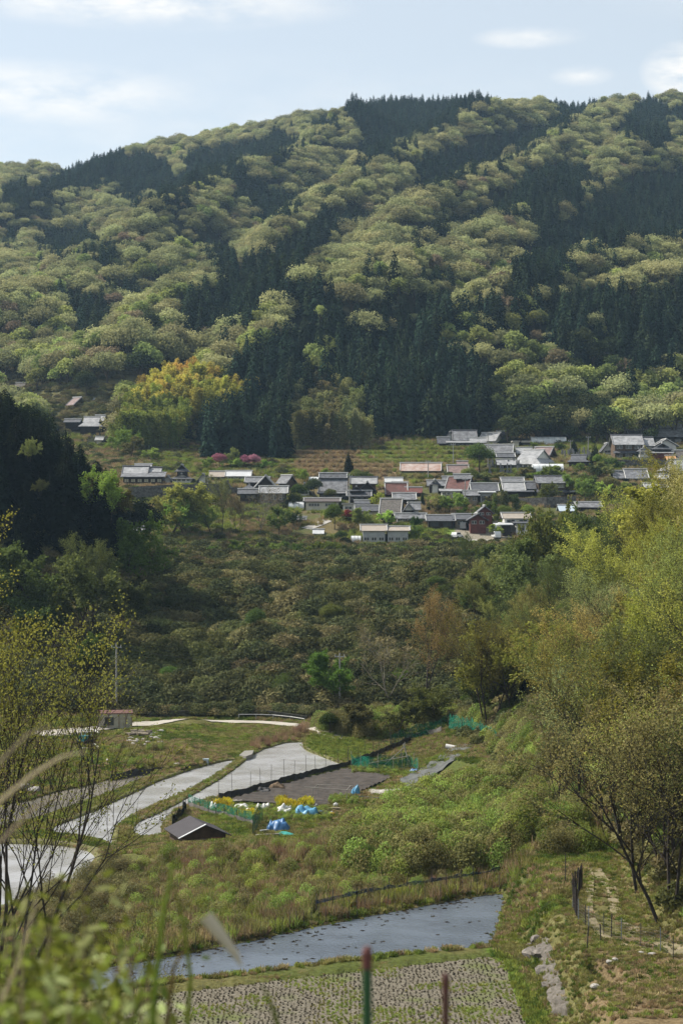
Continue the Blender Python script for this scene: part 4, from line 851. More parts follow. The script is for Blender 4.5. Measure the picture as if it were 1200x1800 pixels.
# --- vehicles
CW = mat('car_white_paint', (.62, .63, .63), .3, noise=.03, spec=.5); CG = mat('car_grey_paint', (.25, .26, .27), .3, noise=.03, spec=.5); TY = mat('tyre_rubber', (.02, .02, .02), .9)
TEAL = mat('pale_blue_paint', (.35, .47, .50), .4, noise=.05); ORG = mat('orange_paint', (.45, .12, .05), .5)
def car(px, py, label, kind, rz, body, cat='car', Y=None):
    X, Y, Z = hit(px, py, 425); e = empty({'van': 'parked_van', 'car': 'parked_car', 'truck': 'parked_truck'}[kind], (X, Y + 1, Z), R_(rz), label, cat)
    Lc, Wc = 3.6, 1.6
    def prof(pp, y0, y1, m, nm):
        mb = MB(); k = len(pp); vs = [(x, y0, z) for x, z in pp] + [(x, y1, z) for x, z in pp]
        mb.add(vs, [tuple(range(k)), tuple(reversed(range(k, 2 * k)))] + [(i, i + k, (i + 1) % k + k, (i + 1) % k) for i in range(k)]); return mb.obj(nm, m, e)
    if kind == 'car':
        prof([(-1.8, .3), (1.8, .3), (1.8, .75), (1.0, .9), (-1.75, .9)], -.8, .8, body, 'body'); prof([(-1.7, .9), (.95, .9), (.45, 1.45), (-1.4, 1.45)], -.7, .7, body, 'cabin'); prof([(-1.55, .95), (.80, .95), (.38, 1.36), (-1.3, 1.36)], -.72, .72, GLASS, 'side_glass')
        prof([(.5, .97), (.99, .95), (.52, 1.40)], -.62, .62, GLASS, 'windscreen')
    elif kind == 'van':
        prof([(-1.7, .3), (1.7, .3), (1.7, .95), (1.35, 1.8), (-1.7, 1.85)], -.75, .75, body, 'body'); prof([(-1.5, 1.05), (1.4, 1.05), (1.2, 1.6), (-1.5, 1.65)], -.77, .77, GLASS, 'side_glass')
    else:
        prof([(.5, .35), (1.75, .35), (1.75, 1.05), (1.45, 1.8), (.5, 1.8)], -.75, .75, body, 'cab'); prof([(.65, 1.1), (1.5, 1.1), (1.3, 1.6), (.65, 1.6)], -.77, .77, GLASS, 'side_glass')
        mb = MB(); mb.box(-1.75, .45, -.78, .78, .5, .62); mb.box(-1.75, .45, -.78, -.74, .62, .95); mb.box(-1.75, .45, .74, .78, .62, .95); mb.obj('bed', body, e)
    for wx in (-1.15, 1.15):
        for wy in (-.72, .72): MB().tube([(wx, wy - .09, .3), (wx, wy + .09, .3)], .3, 12).obj('wheel', TY, e)
    return e
car(815, 931, 'silver grey van parked between the workshop and the red barn', 'van', 80, CG, 'van')
car(803, 946, 'small white car parked at the edge of the crop plot', 'car', 60, CW)
car(826, 884, 'small pale blue truck parked under the tan walled house', 'truck', 175, TEAL, 'truck')
car(818, 885, 'white car half hidden by the pale blue truck', 'car', 10, CW)
car(872, 947, 'white truck with orange tailboard in front of the two storey house', 'truck', -80, CW, 'truck')
car(1148, 805, 'white car parked behind the villa garden wall', 'car', 5, CW)
car(1140, 803, 'white van with dark window beside the villa', 'van', 0, CW, 'van')
X, Y, Z = hit(876, 941, 425); e = empty('camper_box', (X, Y + 3, Z), 0, 'white ribbed storage box standing behind the white truck', 'storage box')
b_ = MB(); b_.box(-1.1, 1.1, -1, 1.4, .3, 2.2); b_.tube([(-1.1, 0, 2.1), (1.1, 0, 2.1)], .9, 12); b_.obj('shell', CW, e)
b_ = MB()
for k in range(6): b_.box(-1.0 + k * .38, -.94 + k * .38, -1.03, -1.002, .4, 2.1)
b_.obj('ribs', CG, e)
# --- lanes
def strip(name, label, pts, width, m, lift=.05, ymin=100, zfix=None):
    P = [hit(x, y, ymin) if zfix is None else (*onz(x, y, zfix), zfix) for x, y in pts]; Q = []
    for i in range(len(P) - 1):
        n_ = max(2, int(math.dist(P[i][:2], P[i + 1][:2]) / 1.0))
        for k in range(n_): t = k / n_; Q.append([P[i][j] * (1 - t) + P[i + 1][j] * t for j in (0, 1)])
    Q.append(list(P[-1][:2])); Q = np.array(Q)
    for _ in range(3): Q[1:-1] = (Q[:-2] + Q[1:-1] * 2 + Q[2:]) / 4
    d = np.gradient(Q, axis=0); d /= np.linalg.norm(d, axis=1, keepdims=True) + 1e-9; nrm = np.stack([-d[:, 1], d[:, 0]], 1)
    V = []; k = 5
    for j in range(k):
        t = (j / (k - 1) - .5) * width; p = Q + nrm * t; z = H(p[:, 0], p[:, 1]) + lift if zfix is None else np.full(len(p), zfix + lift); V.append(np.column_stack([p, z]))
    V = np.stack(V, 1); nn = len(Q); i = np.arange(nn - 1)[:, None] * k + np.arange(k - 1)[None]
    Fq = np.stack([i, i + 1, i + k + 1, i + k], -1).reshape(-1, 4)
    return tag(link(name, npmesh(name, V.reshape(-1, 3), Fq, m)), label, name.replace('_', ' '), None, 'structure')
strip('lane', 'grey village lane beside the warehouse', [(538, 930), (560, 922), (575, 915)], 3, CONC, .12, 425)
strip('lane', 'pale lane in front of the red barn', [(800, 950), (880, 953), (960, 950)], 3, CONC, .12, 425)
strip('lane', 'curved pale path beside the ploughed slope', [(828, 727), (840, 740), (858, 747)], 1.6, CONC, .12, 425)
# ================================================================ trees of the village, the thicket hill and the slopes
LW = leafmat('tree_leaves', (1, 1, 1), (.55, .58, .50), .38, objcol=True)
def two(name, bm, mbark, V, Fq, leafm=None):
    return bm.mesh(name + '_trunk', mbark), npmesh(name + '_crown', V, Fq, leafm or LW)
def mk(name, seed, hgt, bark, **k):
    bm, V, Fq = branchy(seed, hgt, **k); return two(name, bm, bark, V, Fq)
FULL = [mk('full_%d' % i, 20 + i, 9, BARK, stems=1 + i % 2, spread=.55, kids=6, bare=.18, leaves=9000, leaf=.30, lr=.55, r0=.17) for i in range(3)]
AIRY = [mk('airy_%d' % i, 40 + i, 12, BARKD, stems=[1, 3, 2, 1][i], spread=.42, kids=7, levels=4, bare=.25, leaves=13500, leaf=.13, lr=.30, r0=.15, up=.6) for i in range(4)]
BARE = [mk('bare_%d' % i, 60 + i, 9, BARKP, stems=1 + i, spread=.45, kids=6, levels=4, bare=.2, leaves=900, leaf=.16, lr=.3, r0=.12, up=.4) for i in range(2)]
def plume(seed, hgt, n):
    rng = np.random.default_rng(seed); V = []; mb = MB(); P = []; A = []
    for c in range(9):
        a = rng.random() * 6.283; o = rng.random() * 1.4; lean = rng.random() * 2.2; h = hgt * (.75 + .3 * rng.random()); pts = []
        for t in np.linspace(0, 1, 8):
            pts.append((math.cos(a) * (o + lean * t ** 2.2), math.sin(a) * (o + lean * t ** 2.2), h * (t - .12 * t ** 3) - .5 * (t == 0)))
        mb.tube(pts, [.06 - .007 * i for i in range(8)], 3, cap=False); pts = np.array(pts); k = n // 9
        t = .25 + .75 * rng.random(k) ** .8; i = np.minimum((t * 7).astype(int), 6); f = t * 7 - i
        p = pts[i] + (pts[i + 1] - pts[i]) * f[:, None]; r = .9 * (1.1 - t)[:, None] + .15; d = rng.normal(size=(k, 3)) * r * .8; d[:, 2] -= .15; P.append(p + d); dd = d + [0, 0, -.7]; A.append(dd / (np.linalg.norm(dd, axis=1, keepdims=True) + 1e-6))
    P = np.vstack(P); A = np.vstack(A); Nn = unit(len(P), rng); V, Fq = quads(P, Nn, np.full(len(P), .24), asp=2.0, along=A, rng=rng)
    return mb, V, Fq
BAMBM = [two('bamboo_%d' % i, *(lambda r: (r[0], mat('bamboo_culm', (.14, .15, .06), .6), r[1], r[2]))(plume(70 + i, 12, 2600))) for i in range(3)]
_b = [cedar_mesh('big_cedar_%d' % i, 80 + i, 3.4, 17, 5200, .62, LW, None, low=.02, pw=[.75, .6, .68][i]) for i in range(3)]
BIGC = [(MB().tube([(0, 0, -1), (0, 0, 9), (0, 0, 16.4)], [.28, .2, .03], 6, cap=False).mesh('cedar_trunk_%d' % i, BARKD), m_) for i, m_ in enumerate(_b)]
_r = [crown_mesh('round_%d' % i, 90 + i, 3.3, 7, 6500, .28, LW, 16 + i * 4, flat=.95) for i in range(2)]
ROUND = [(MB().tube([(0, 0, -1), (0, 0, 4.5)], [.2, .08], 6, cap=False).mesh('round_trunk_%d' % i, BARK), m_) for i, m_ in enumerate(_r)]
LIMX = [-100, 0, 240, 300, 360, 560, 700, 760, 910, 930, 945, 960, 1000, 1030, 1060, 1100, 1120, 1150, 1200, 1320]
LIMY = [960, 960, 945, 940, 950, 948, 960, 962, 956, 938, 905, 898, 905, 888, 882, 895, 872, 852, 838, 800]
def capped(x, Y, z, h, k=1.0):
    px = 600 + x / Y * F; lim = float(np.interp(px, LIMX, LIMY)) + 14 * (rr.random()) * k; return min(h, (900 - lim) / F * Y - z)
rr = random.Random(5)
KH = {'full': (FULL, 9.0), 'airy': (AIRY, 12.0), 'bare': (BARE, 9.0), 'bamboo': (BAMBM, 12.0), 'cedar': (BIGC, 17.0), 'round': (ROUND, 7.0)}
def tree(x, Y, z, h, kind, col, name, label, cat='tree', group=None, i=None, ws=1.0, rz=None):
    ms, hh_ = KH[kind]; i = random.randrange(len(ms)) if i is None else i % len(ms); s = h / hh_
    e = empty(name, (x, Y, z), random.random() * 6.28 if rz is None else rz, label, cat, group); e.scale = (s * ws, s * ws, s)
    t = link('trunk', ms[i][0], e); c = link('crown', ms[i][1], e); c.color = (*[v * random.uniform(.9, 1.1) for v in col], 1)
    return e
def ptree(px, py, top, kind, col, name, label, cat='tree', group=None, i=None, ws=1.0, dy=0, ymin=262):
    x, Y, z = hit(px, py, ymin); Y += dy; h = (py - top) * Y / F
    return tree((px - 600) / F * Y, Y, min(h1((px - 600) / F * Y, Y), z + 1), h, kind, col, name, label, cat, group, i, ws)
GRN = (.17, .23, .055); BRT = (.24, .31, .07); OLV = (.20, .20, .075); YEL = (.39, .385, .085); PAL = (.40, .39, .155); ORA = (.40, .33, .10); DKG = (.060, .082, .032); CED = (.022, .032, .018); PNK = (.50, .22, .30); RED = (.26, .05, .05); BRN = (.19, .15, .085)
VT = [(842, 830, 783, 'round', (.12, .16, .045), 'round_tree', 'big round dark green tree left of the temple graves', 1.25), (588, 931, 888, 'round', (.16, .22, .05), 'round_tree', 'compact round green tree beside the lane below the cream building', .9),
 (610, 918, 897, 'round', RED, 'maple_tree', 'small dark red maple right of the round green tree', 1.0), (640, 930, 896, 'full', GRN, 'garden_tree', 'spreading green tree above the warehouse roof, left one', 1.2), (682, 926, 895, 'full', BRT, 'garden_tree', 'brighter green tree in front of the old brown roofed farmhouse', 1.3),
 (660, 893, 868, 'full', YEL, 'garden_tree', 'yellow green tree between stacked gables and the brown roof', 1.1), (552, 878, 843, 'round', (.06, .08, .035), 'pine_tree', 'dark rounded pine in front of the biggest farmhouse', 1.0), (612, 830, 795, 'cedar', (.05, .06, .03), 'lone_cedar', 'lone dark tree at the edge of the brown field', 1.3),
 (884, 906, 856, 'bamboo', (.10, .13, .05), 'bamboo_clump', 'dark bamboo clump right of the tan house', 1.3), (868, 906, 862, 'bamboo', (.12, .15, .05), 'bamboo_clump', 'left part of the dark bamboo clump by the red barn', 1.1), (905, 906, 864, 'bamboo', (.09, .12, .045), 'bamboo_clump', 'right part of the dark bamboo clump above the white house', 1.1),
 (790, 904, 870, 'full', GRN, 'garden_tree', 'wide green tree above the low workshop', 1.4), (768, 904, 874, 'full', OLV, 'garden_tree', 'olive tree left of the wide green one above the workshop', 1.1), (820, 900, 874, 'full', GRN, 'garden_tree', 'small green tree right above the workshop roof', 1.1), (742, 890, 862, 'cedar', (.05, .07, .03), 'garden_cedar', 'dark narrow tree right of the grey tiled house', .8), (752, 900, 878, 'cedar', (.045, .06, .03), 'garden_cedar', 'small dark conifer before the small roofs', .9),
 (300, 940, 843, 'full', (.24, .25, .06), 'leafy_tree', 'tall bright green tree in front of the stone wall', 1.25), (325, 942, 880, 'full', (.15, .22, .05), 'leafy_tree', 'deeper green tree at the foot of the tall bright one', 1.2), (275, 938, 868, 'full', (.24, .25, .07), 'leafy_tree', 'yellowish tree at the left side of the tall bright one', .9),
 (392, 936, 858, 'airy', OLV, 'leafy_tree', 'olive branching tree before the open gabled shed', .9), (418, 938, 880, 'airy', (.20, .18, .09), 'leafy_tree', 'brownish open crowned tree right of the olive one', 1.0), (456, 938, 866, 'bare', (.20, .19, .09), 'bare_tree', 'nearly bare tree with forked trunk before the brown wing', 1.1), (488, 942, 895, 'full', GRN, 'leafy_tree', 'low green tree right of the nearly bare one', 1.2), (372, 940, 884, 'full', GRN, 'leafy_tree', 'low green tree under the olive branching tree', 1.1),
 (386, 824, 799, 'round', PNK, 'cherry_tree', 'left pink blossoming cherry above the long blue house', 1.25), (430, 824, 801, 'round', (.42, .16, .25), 'cherry_tree', 'deeper pink cherry, left half of the second pair', .9), (447, 823, 800, 'round', PNK, 'cherry_tree', 'right hand pink cherry beside the deeper pink one', 1.1),
 (420, 826, 806, 'full', BRT, 'garden_bush', 'bright bush below the second pair of cherries', 1.4), (462, 826, 807, 'full', GRN, 'garden_bush', 'green bush right of the cherries', 1.3), (405, 822, 790, 'full', OLV, 'garden_tree', 'dull olive tree between the cherries', .9), (364, 828, 806, 'full', GRN, 'garden_bush', 'green bush left of the first cherry', 1.3),
 (152, 700, 655, 'round', DKG, 'round_tree', 'dark round tree on the far left slope above the red barn', 1.0), (330, 778, 745, 'airy', (.20, .19, .10), 'garden_tree', 'thin tree on the cleared slope below the bamboo', 1.1), (215, 800, 757, 'full', GRN, 'leafy_tree', 'green tree right of the white hut', 1.2), (230, 806, 770, 'full', OLV, 'leafy_tree', 'olive tree on the shaded bank left of the cleared slope', 1.2), (270, 812, 785, 'full', GRN, 'leafy_tree', 'green bush on the bank above the long farmhouse', 1.5), (250, 770, 735, 'bamboo', (.20, .22, .06), 'bamboo_clump', 'yellow green bamboo tip at the left foot of the grove', 1.0),
 (1008, 800, 772, 'cedar', (.05, .065, .03), 'pine_tree', 'dark pine at the left side of the far graves', 1.4), (1045, 816, 780, 'cedar', (.05, .07, .03), 'pine_tree', 'dark tree between the graves and the white storehouse', 1.3), (1050, 822, 800, 'round', (.18, .24, .05), 'garden_bush', 'bright trimmed tree below the white storehouse', .9), (1062, 824, 806, 'round', GRN, 'garden_bush', 'green shrub right of the bright trimmed tree', .9), (1090, 822, 811, 'full', BRT, 'garden_bush', 'green shrub spilling before the villa terrace', 1.8),
 (1118, 806, 795, 'round', (.24, .28, .06), 'garden_bush', 'small bright bush in front of the villa door', .9), (1085, 806, 795, 'round', (.11, .10, .05), 'garden_bush', 'small brownish bush beside the villa steps', .9), (978, 850, 822, 'full', GRN, 'leafy_tree', 'green bushy tree right of the silver tunnel', 1.5), (1000, 870, 832, 'full', (.13, .19, .05), 'leafy_tree', 'dark leaved tree behind the wooden two storey house', 1.3), (1030, 884, 846, 'full', GRN, 'leafy_tree', 'green tree on the bank behind the pale blue roof', 1.3), (1060, 880, 850, 'full', BRT, 'leafy_tree', 'bright tree on the bank below the long shed', 1.3), (1090, 876, 850, 'full', GRN, 'leafy_tree', 'green tree below the long low shed', 1.4), (1020, 832, 815, 'full', GRN, 'garden_bush', 'bush at the corner of the open fronted shed', 1.5),
 (940, 790, 776, 'full', (.22, .25, .07), 'garden_bush', 'yellow green bush before the cream tunnel', 1.6), (975, 792, 778, 'full', GRN, 'garden_bush', 'green bush at the right end of the cream tunnel', 1.6), (915, 838, 822, 'full', OLV, 'garden_bush', 'olive hedge under the temple graves', 2.0), (945, 840, 828, 'full', BRT, 'garden_bush', 'bright hedge before the silver tunnel', 2.0), (860, 850, 828, 'full', OLV, 'garden_bush', 'scrubby bush below the graves, beside the tan house', 1.8), (888, 848, 828, 'full', (.16, .15, .06), 'garden_bush', 'brownish scrub between the graves and the faded roof', 1.8),
 (1075, 760, 715, 'full', (.30, .28, .08), 'leafy_tree', 'yellow tinted tree at the forest edge left of the villa', 1.3), (1100, 755, 700, 'bamboo', (.26, .26, .07), 'bamboo_clump', 'tall feathery bamboo behind the upper gabled house', 1.5), (1090, 768, 735, 'full', ORA, 'leafy_tree', 'orange tinted bush left of the upper gabled house', 1.2), (1135, 745, 690, 'full', (.16, .19, .07), 'leafy_tree', 'green tree directly behind the upper gabled house', 1.2), (1185, 735, 660, 'full', (.18, .22, .09), 'leafy_tree', 'large pale green tree above the steep grey roof', 1.2),
 (870, 735, 690, 'full', (.12, .13, .05), 'leafy_tree', 'dull green tree on the bank above the highest farmhouse', 1.2), (890, 752, 715, 'full', (.14, .14, .05), 'leafy_tree', 'scrubby tree behind the white gabled house', 1.3), (915, 758, 730, 'full', (.09, .11, .04), 'leafy_tree', 'dark scrub behind the small white building', 1.5)]
for px, py, top, kind, col, nm, lb, ws in VT: ptree(px, py, top, kind, col if kind in ('cedar', 'round') else tuple(c * 1.4 for c in col), nm, lb, cat='tree' if nm != 'garden_bush' else 'bush', ws=ws, ymin=425)
gt = random.Random(31); ng = 0
while ng < 46:
    px = gt.uniform(500, 1075); py = gt.uniform(842, 945) if px < 960 else gt.uniform(826, 885)
    x, Y, z = hit(px, py, 425)
    if any(abs(x - e_.location.x) < 6.0 and -3 < Y - Yh < 11 for e_, Yh in HS): ng += .2; continue
    c_ = gt.choice([GRN, BRT, OLV, DKG, (.10, .15, .04), (.13, .17, .05)]); tree(x, Y, z, gt.uniform(2.6, 5.2), gt.choice(['full', 'full', 'round']), c_, 'garden_tree', 'small green garden tree among the houses of the lower village', group='small garden trees among the houses', ws=gt.uniform(1.0, 1.5)); ng += 1
# trees along the stream in front of the village
rr = random.Random(5)
for k in range(34):
    px = 360 + 560 * (k + rr.random() * .7) / 34; Y = 404 + rr.random() * 14; h = rr.uniform(3.2, 5.6) * (1.1 if px > 620 else .75)
    x = (px - 600) / F * Y; col = rr.choice([GRN, BRT, OLV, GRN, BRN, (.15, .22, .06)]); h = max(2.2, capped(x, Y, h1(x, Y), h))
    tree(x, Y, h1(x, Y), h, 'airy' if col in (OLV, BRN) else 'full', tuple(c * .9 for c in col), 'streamside_tree', 'leafy green tree in the row between the thicket hill and the village' if col not in (OLV, BRN) else 'thin brownish tree in the row between the thicket hill and the village',
         group='green trees before the village' if col not in (OLV, BRN) else 'brownish trees before the village', ws=rr.uniform(1.1, 1.5))
# bamboo groves
def fillpoly(poly, step, y0, lift, seed, yd=0):
    rng = random.Random(seed); X0 = min(p[0] for p in poly); X1 = max(p[0] for p in poly); Y0 = min(p[1] for p in poly); Y1 = max(p[1] for p in poly); out_ = []
    y = Y0
    while y < Y1:
        x = X0
        while x < X1:
            a = x + rng.uniform(-.4, .4) * step; b_ = y + rng.uniform(-.4, .4) * step * .6
            if inpoly(np.array([a]), np.array([b_]), poly)[0]: out_.append((a, b_))
            x += step
        y += step * .6
    return out_
for gi, (poly, cols, lb, gr) in enumerate([(BAMB[0], [(.58, .45, .11), (.54, .44, .10), (.48, .44, .10), (.42, .42, .09)], 'golden green bamboo of the grove above the cleared slope', 'golden bamboo grove'),
                           (BAMB[1], [(.24, .23, .10), (.28, .27, .11), (.16, .17, .07)], 'feathery olive bamboo at the foot of the dark cedars', 'olive bamboo grove')]):
    for a, b_ in fillpoly(poly, [13, 24][gi], 0, 0, 3 + gi):
        yb = min(b_ + 48, 792); x, Y, z = hit(a, yb, 560); tree(x, Y, z, rr.uniform(9.5, 13) * [1.15, 1.2][gi], 'bamboo', rr.choice(cols) if gi or (b_ < 705 and a > 250) else (.24, .27, .06), 'bamboo_clump', lb, 'bamboo', gr, ws=rr.uniform(1.2, 1.7))
# left hill conifers
k = 0
for Y in np.arange(312, 392, 7.0):
    for x in np.arange(-0.25 * Y, -0.100 * Y, 4.6):
        xx = x + rr.uniform(-1.6, 1.6); yy = Y + rr.uniform(-2.5, 2.5); px = 600 + xx / yy * F
        if px < -60 or px > 236: continue
        z = h1(xx, yy); lim = float(np.interp(px, [-60, 0, 60, 100, 150, 190, 215, 240], [640, 668, 705, 740, 768, 800, 850, 890])) + rr.random() ** 1.5 * 45; h = min(rr.uniform(12, 18), (900 - lim) / F * yy - z)
        if h < 4 or 900 - z / yy * F > 1000: continue
        q = rr.random()
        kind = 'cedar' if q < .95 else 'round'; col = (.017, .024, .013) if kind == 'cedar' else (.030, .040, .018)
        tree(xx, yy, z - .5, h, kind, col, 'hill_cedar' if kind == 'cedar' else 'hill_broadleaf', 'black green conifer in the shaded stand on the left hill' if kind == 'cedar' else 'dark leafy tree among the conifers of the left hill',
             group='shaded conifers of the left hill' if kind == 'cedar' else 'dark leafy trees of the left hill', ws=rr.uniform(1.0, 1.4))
for px, Y, z, h, col, lb in ((52, 318, 9, 3.5, (.26, .31, .10), 'sunlit pale green sapling catching light in the dark left conifers'), (72, 316, 3, 2.5, (.18, .22, .07), 'lower pale green sapling in the dark left conifers'), (178, 330, -2, 8, (.17, .15, .045), 'ochre leaved tree at the right edge of the left conifers'), (192, 328, -2, 9, (.22, .30, .06), 'bright green tree at the right edge of the left conifers'), (222, 330, -14, 12, (.09, .14, .03), 'green tree leaning out below the left conifers')):
    tree((px - 600) / F * Y, Y, z, h, 'full', col, 'edge_tree', lb)
# trees low on the left of the thicket hill
for px, py, top, kind, col, lb, ws in [(60, 1130, 975, 'full', (.13, .16, .045), 'tall spreading tree at the left foot of the conifer hill', 1.1), (130, 1120, 965, 'full', (.15, .17, .05), 'tall olive green tree with many stems left on the thicket hill', 1.0), (165, 1135, 985, 'airy', (.16, .17, .06), 'airy olive tree right of the tall many stemmed one', 1.1), (95, 1145, 1040, 'full', (.09, .12, .035), 'dark green tree below the tall spreading pair', 1.3), (150, 1190, 1120, 'full', (.12, .19, .04), 'fresh green bush left of the near power pole', 1.4), (25, 1090, 990, 'full', (.08, .10, .03), 'dark tree at the far left edge under the conifers', 1.1), (205, 1110, 1015, 'full', (.10, .11, .04), 'olive tree at the edge of the thicket', 1.0),
   (587, 1245, 1155, 'full', (.13, .20, .045), 'fresh green tree beside the right hand power pole', 1.0), (450, 1115, 1072, 'round', (.10, .15, .04), 'small green tree standing out of the thicket hill', .9), (745, 1255, 1100, 'airy', (.26, .19, .08), 'orange tinted tree in the middle of the valley end', 1.0), (690, 1250, 1120, 'bare', (.20, .16, .08), 'nearly bare tree left of the orange tinted tree', 1.0), (860, 1300, 1125, 'airy', (.27, .25, .06), 'big yellow olive tree at the foot of the right slope', 1.1), (830, 1270, 1165, 'full', (.17, .20, .05), 'greener tree behind the big yellow olive one', 1.1), (900, 1310, 1180, 'full', (.20, .23, .055), 'leafy green tree right of the big yellow olive one', 1.1), (930, 1290, 1180, 'cedar', (.025, .035, .018), 'narrow dark conifer in the right thicket', .8), (770, 1275, 1210, 'full', (.13, .14, .05), 'bushy tree behind the green net', 1.3),
   (580, 1290, 1255, 'round', (.08, .12, .03), 'dark bush at the bend of the concrete road', 1.2), (640, 1290, 1230, 'full', (.13, .12, .05), 'scrubby tree on the bank above the vegetable plot', 1.3), (700, 1295, 1240, 'full', (.12, .13, .05), 'dull green scrub tree on the bank left of the net', 1.3), (600, 955, 935, 'round', DKG, 'dark round tree on the crest of the thicket hill', 1.2)]:
    ptree(px, py, top, kind, col, 'valley_tree', lb, ws=ws, ymin=225)
# dead white branched trees
for px, py, top, lb, ws, ym in [(180, 985, 935, 'bare grey tree at the foot of the left conifers', 1.2, 262), (232, 1282, 1240, 'small leafless tree beside the concrete road', 1.0, 180), (550, 1278, 1242, 'bare whitish tree before the road wall', 1.5, 225)]:
    e = ptree(px, py, top, 'bare', (.2, .2, .1), 'bare_tree', lb, ws=ws, ymin=ym)
    bpy.data.objects.remove(e.children[1])
for k in range(16):
    px = rr.uniform(240, 840); py = rr.uniform(985, 1230); ptree(px, py, py - rr.uniform(16, 40), rr.choice(['full', 'full', 'airy', 'round']), rr.choice([(.12, .17, .045), (.15, .16, .06), (.09, .12, .035), (.17, .21, .06)]), 'hill_shrub', 'leafy shrub standing out of the thicket on the middle hill', cat='shrub', group='taller shrubs in the thicket', ws=rr.uniform(1.2, 1.8))
# ravine and right slope
RL = {5: ('darker green tree at the left foot of the right slope', (.13, .165, .05)), 0: ('yellow green spring tree on the right slope', YEL), 1: ('pale silvery olive spring tree on the right slope', PAL), 2: ('orange tinted spring tree on the right slope', ORA), 3: ('fresh green spring tree on the right slope', (.24, .28, .075)), 4: ('olive spring tree on the right slope', (.35, .35, .11))}
for Y in np.arange(128, 345, 8.2):
    xf = float(np.interp(Y, [90, 150, 190, 230, 270, 400], [19.5, 21, 19, 17, 18, 26]))
    for x in np.arange(xf + (6.2 if 145 < Y < 240 else 3.2), 0.215 * Y + 5, 5.4):
        xx = x + rr.uniform(-1.8, 1.8); yy = Y + rr.uniform(-3, 3); z = h1(xx, yy); px, py = topx(xx, yy, z)
        if px > 1330: continue
        if yy < 150 and px < 1120: continue
        nq = float(fbm(np.array([xx / 9.0]), np.array([yy / 14.0]), 88)[0]); q = nq + rr.uniform(-.2, .2)
        c = 0 if q < .38 else 1 if q < .50 else 3 if q < .54 else 4 if q < .60 else 2 if q < .64 else 4 if q < .66 else 0
        if yy > 270 and px < 1050: c = 3 if rr.random() < .6 else 4
        left = px < np.interp(py - 90, [840, 1000, 1100, 1200, 1300], [1180, 1085, 1010, 965, 930])
        if left: c = 5 if rr.random() < .6 else 4
        hh_t = capped(xx, yy, z, rr.uniform(8.5, 12.5) if not left else rr.uniform(5, 8.5))
        if hh_t < 3: continue
        tree(xx, yy, z - .3, hh_t, 'airy' if rr.random() < .8 else 'full', RL[c][1], 'slope_tree', RL[c][0], group=RL[c][0].split(' on ')[0].split(' at ')[0] + 's of the right slope', ws=rr.uniform(.95, 1.3))
for k in range(26):
    Y = rr.uniform(300, 415); x = rr.uniform(.085, .15) * Y; col = rr.choice([(.13, .17, .05), (.17, .19, .06), (.09, .12, .035), (.20, .22, .08)])
    hh_t = capped(x, Y, h1(x, Y), rr.uniform(7, 12.5))
    if hh_t < 3: continue
    tree(x, Y, h1(x, Y), hh_t, 'full', col, 'ravine_tree', 'bushy green tree filling the ravine between thicket hill and right slope', group='green trees of the ravine', ws=rr.uniform(.9, 1.2))
ptree(955, 1080, 905, 'full', (.21, .23, .06), 'ravine_tree', 'tallest tree of the ravine with dark forked trunk before the village', i=1, ws=.62)
ptree(915, 1120, 980, 'full', (.24, .26, .10), 'ravine_tree', 'pale green tree left of the tallest ravine tree', ws=.9)
for px, py, top, lb in [(1168, 1612, 1250, 'many stemmed tree leaning left over the rutted track, dark stems fanning out'), (1130, 1560, 1230, 'slender tree behind the many stemmed one'), (1185, 1540, 1240, 'slender tree at the right edge above the track')]:
    x, Y, z = hit(px, py, 100); e = tree(x, Y, z - .2, (py - top) * Y / F, 'airy', PAL if px != 1130 else (.30, .25, .09), 'track_tree', lb, i=1 if px == 1168 else 2, ws=1.05, rz=2.2)
    e.rotation_euler = (0, R_(-9), 2.2 if px != 1168 else 0.4)
for px, py, top, c_, k_ in [(1060, 1450, 1210, PAL, 1), (1020, 1430, 1230, PAL, 3), (985, 1440, 1290, (.27, .26, .10), 3), (1100, 1480, 1180, ORA, 1), (1140, 1470, 1150, (.27, .25, .08), 2)]:
    x, Y, z = hit(px, py, 100); tree(x, Y, z - .2, (py - top) * Y / F, 'airy', c_, 'slope_tree', {1210: 'silvery tree above the upper end of the track', 1230: 'silvery tree left of the first above the track', 1290: 'lowest airy tree where the track begins', 1180: 'orange tinted tree above the rutted track', 1150: 'olive tree high behind the many stemmed tree'}[top], i=k_, ws=1.1)
# left foreground trees
for x, Y, h, c_, i_, lb in [(-15.3, 80, 16.0, (.27, .26, .06), 1, 'yellow leaved tree at the left edge with several dark stems'), (-15.2, 84, 13.0, (.25, .25, .065), 2, 'thin yellow leaved tree right of the left edge one, leaning right'), (-17.4, 86, 17.5, (.30, .28, .06), 3, 'tallest yellow leaved tree cut by the left edge'), (-10.6, 88, 9.5, (.27, .24, .07), 0, 'low sparse tree reaching over the left paddies')]:
    bm, V, Fq = branchy(300 + i_, 12, stems=[1, 4, 2, 1][i_], spread=.42, kids=5, levels=4, bare=.3, leaves=[2500, 8500, 4200, 9000][i_], leaf=.092, lr=.26, r0=[.07, .12, .10, .13][i_], up=.55)
    z = h1(x, Y); e = empty('foreground_tree', (x, Y, z - .3), .7 * i_, lb, 'tree'); s = h / 12; e.scale = (s * (.9 if i_ != 2 else 1.1), s * .9, s)
    if i_ in (0, 2): e.rotation_euler = (0, R_(6), 0)
    link('trunk', bm.mesh('foreground_trunk', BARKD), e); c = link('crown', npmesh('foreground_crown', V, Fq, LW), e); c.color = (*c_, 1)

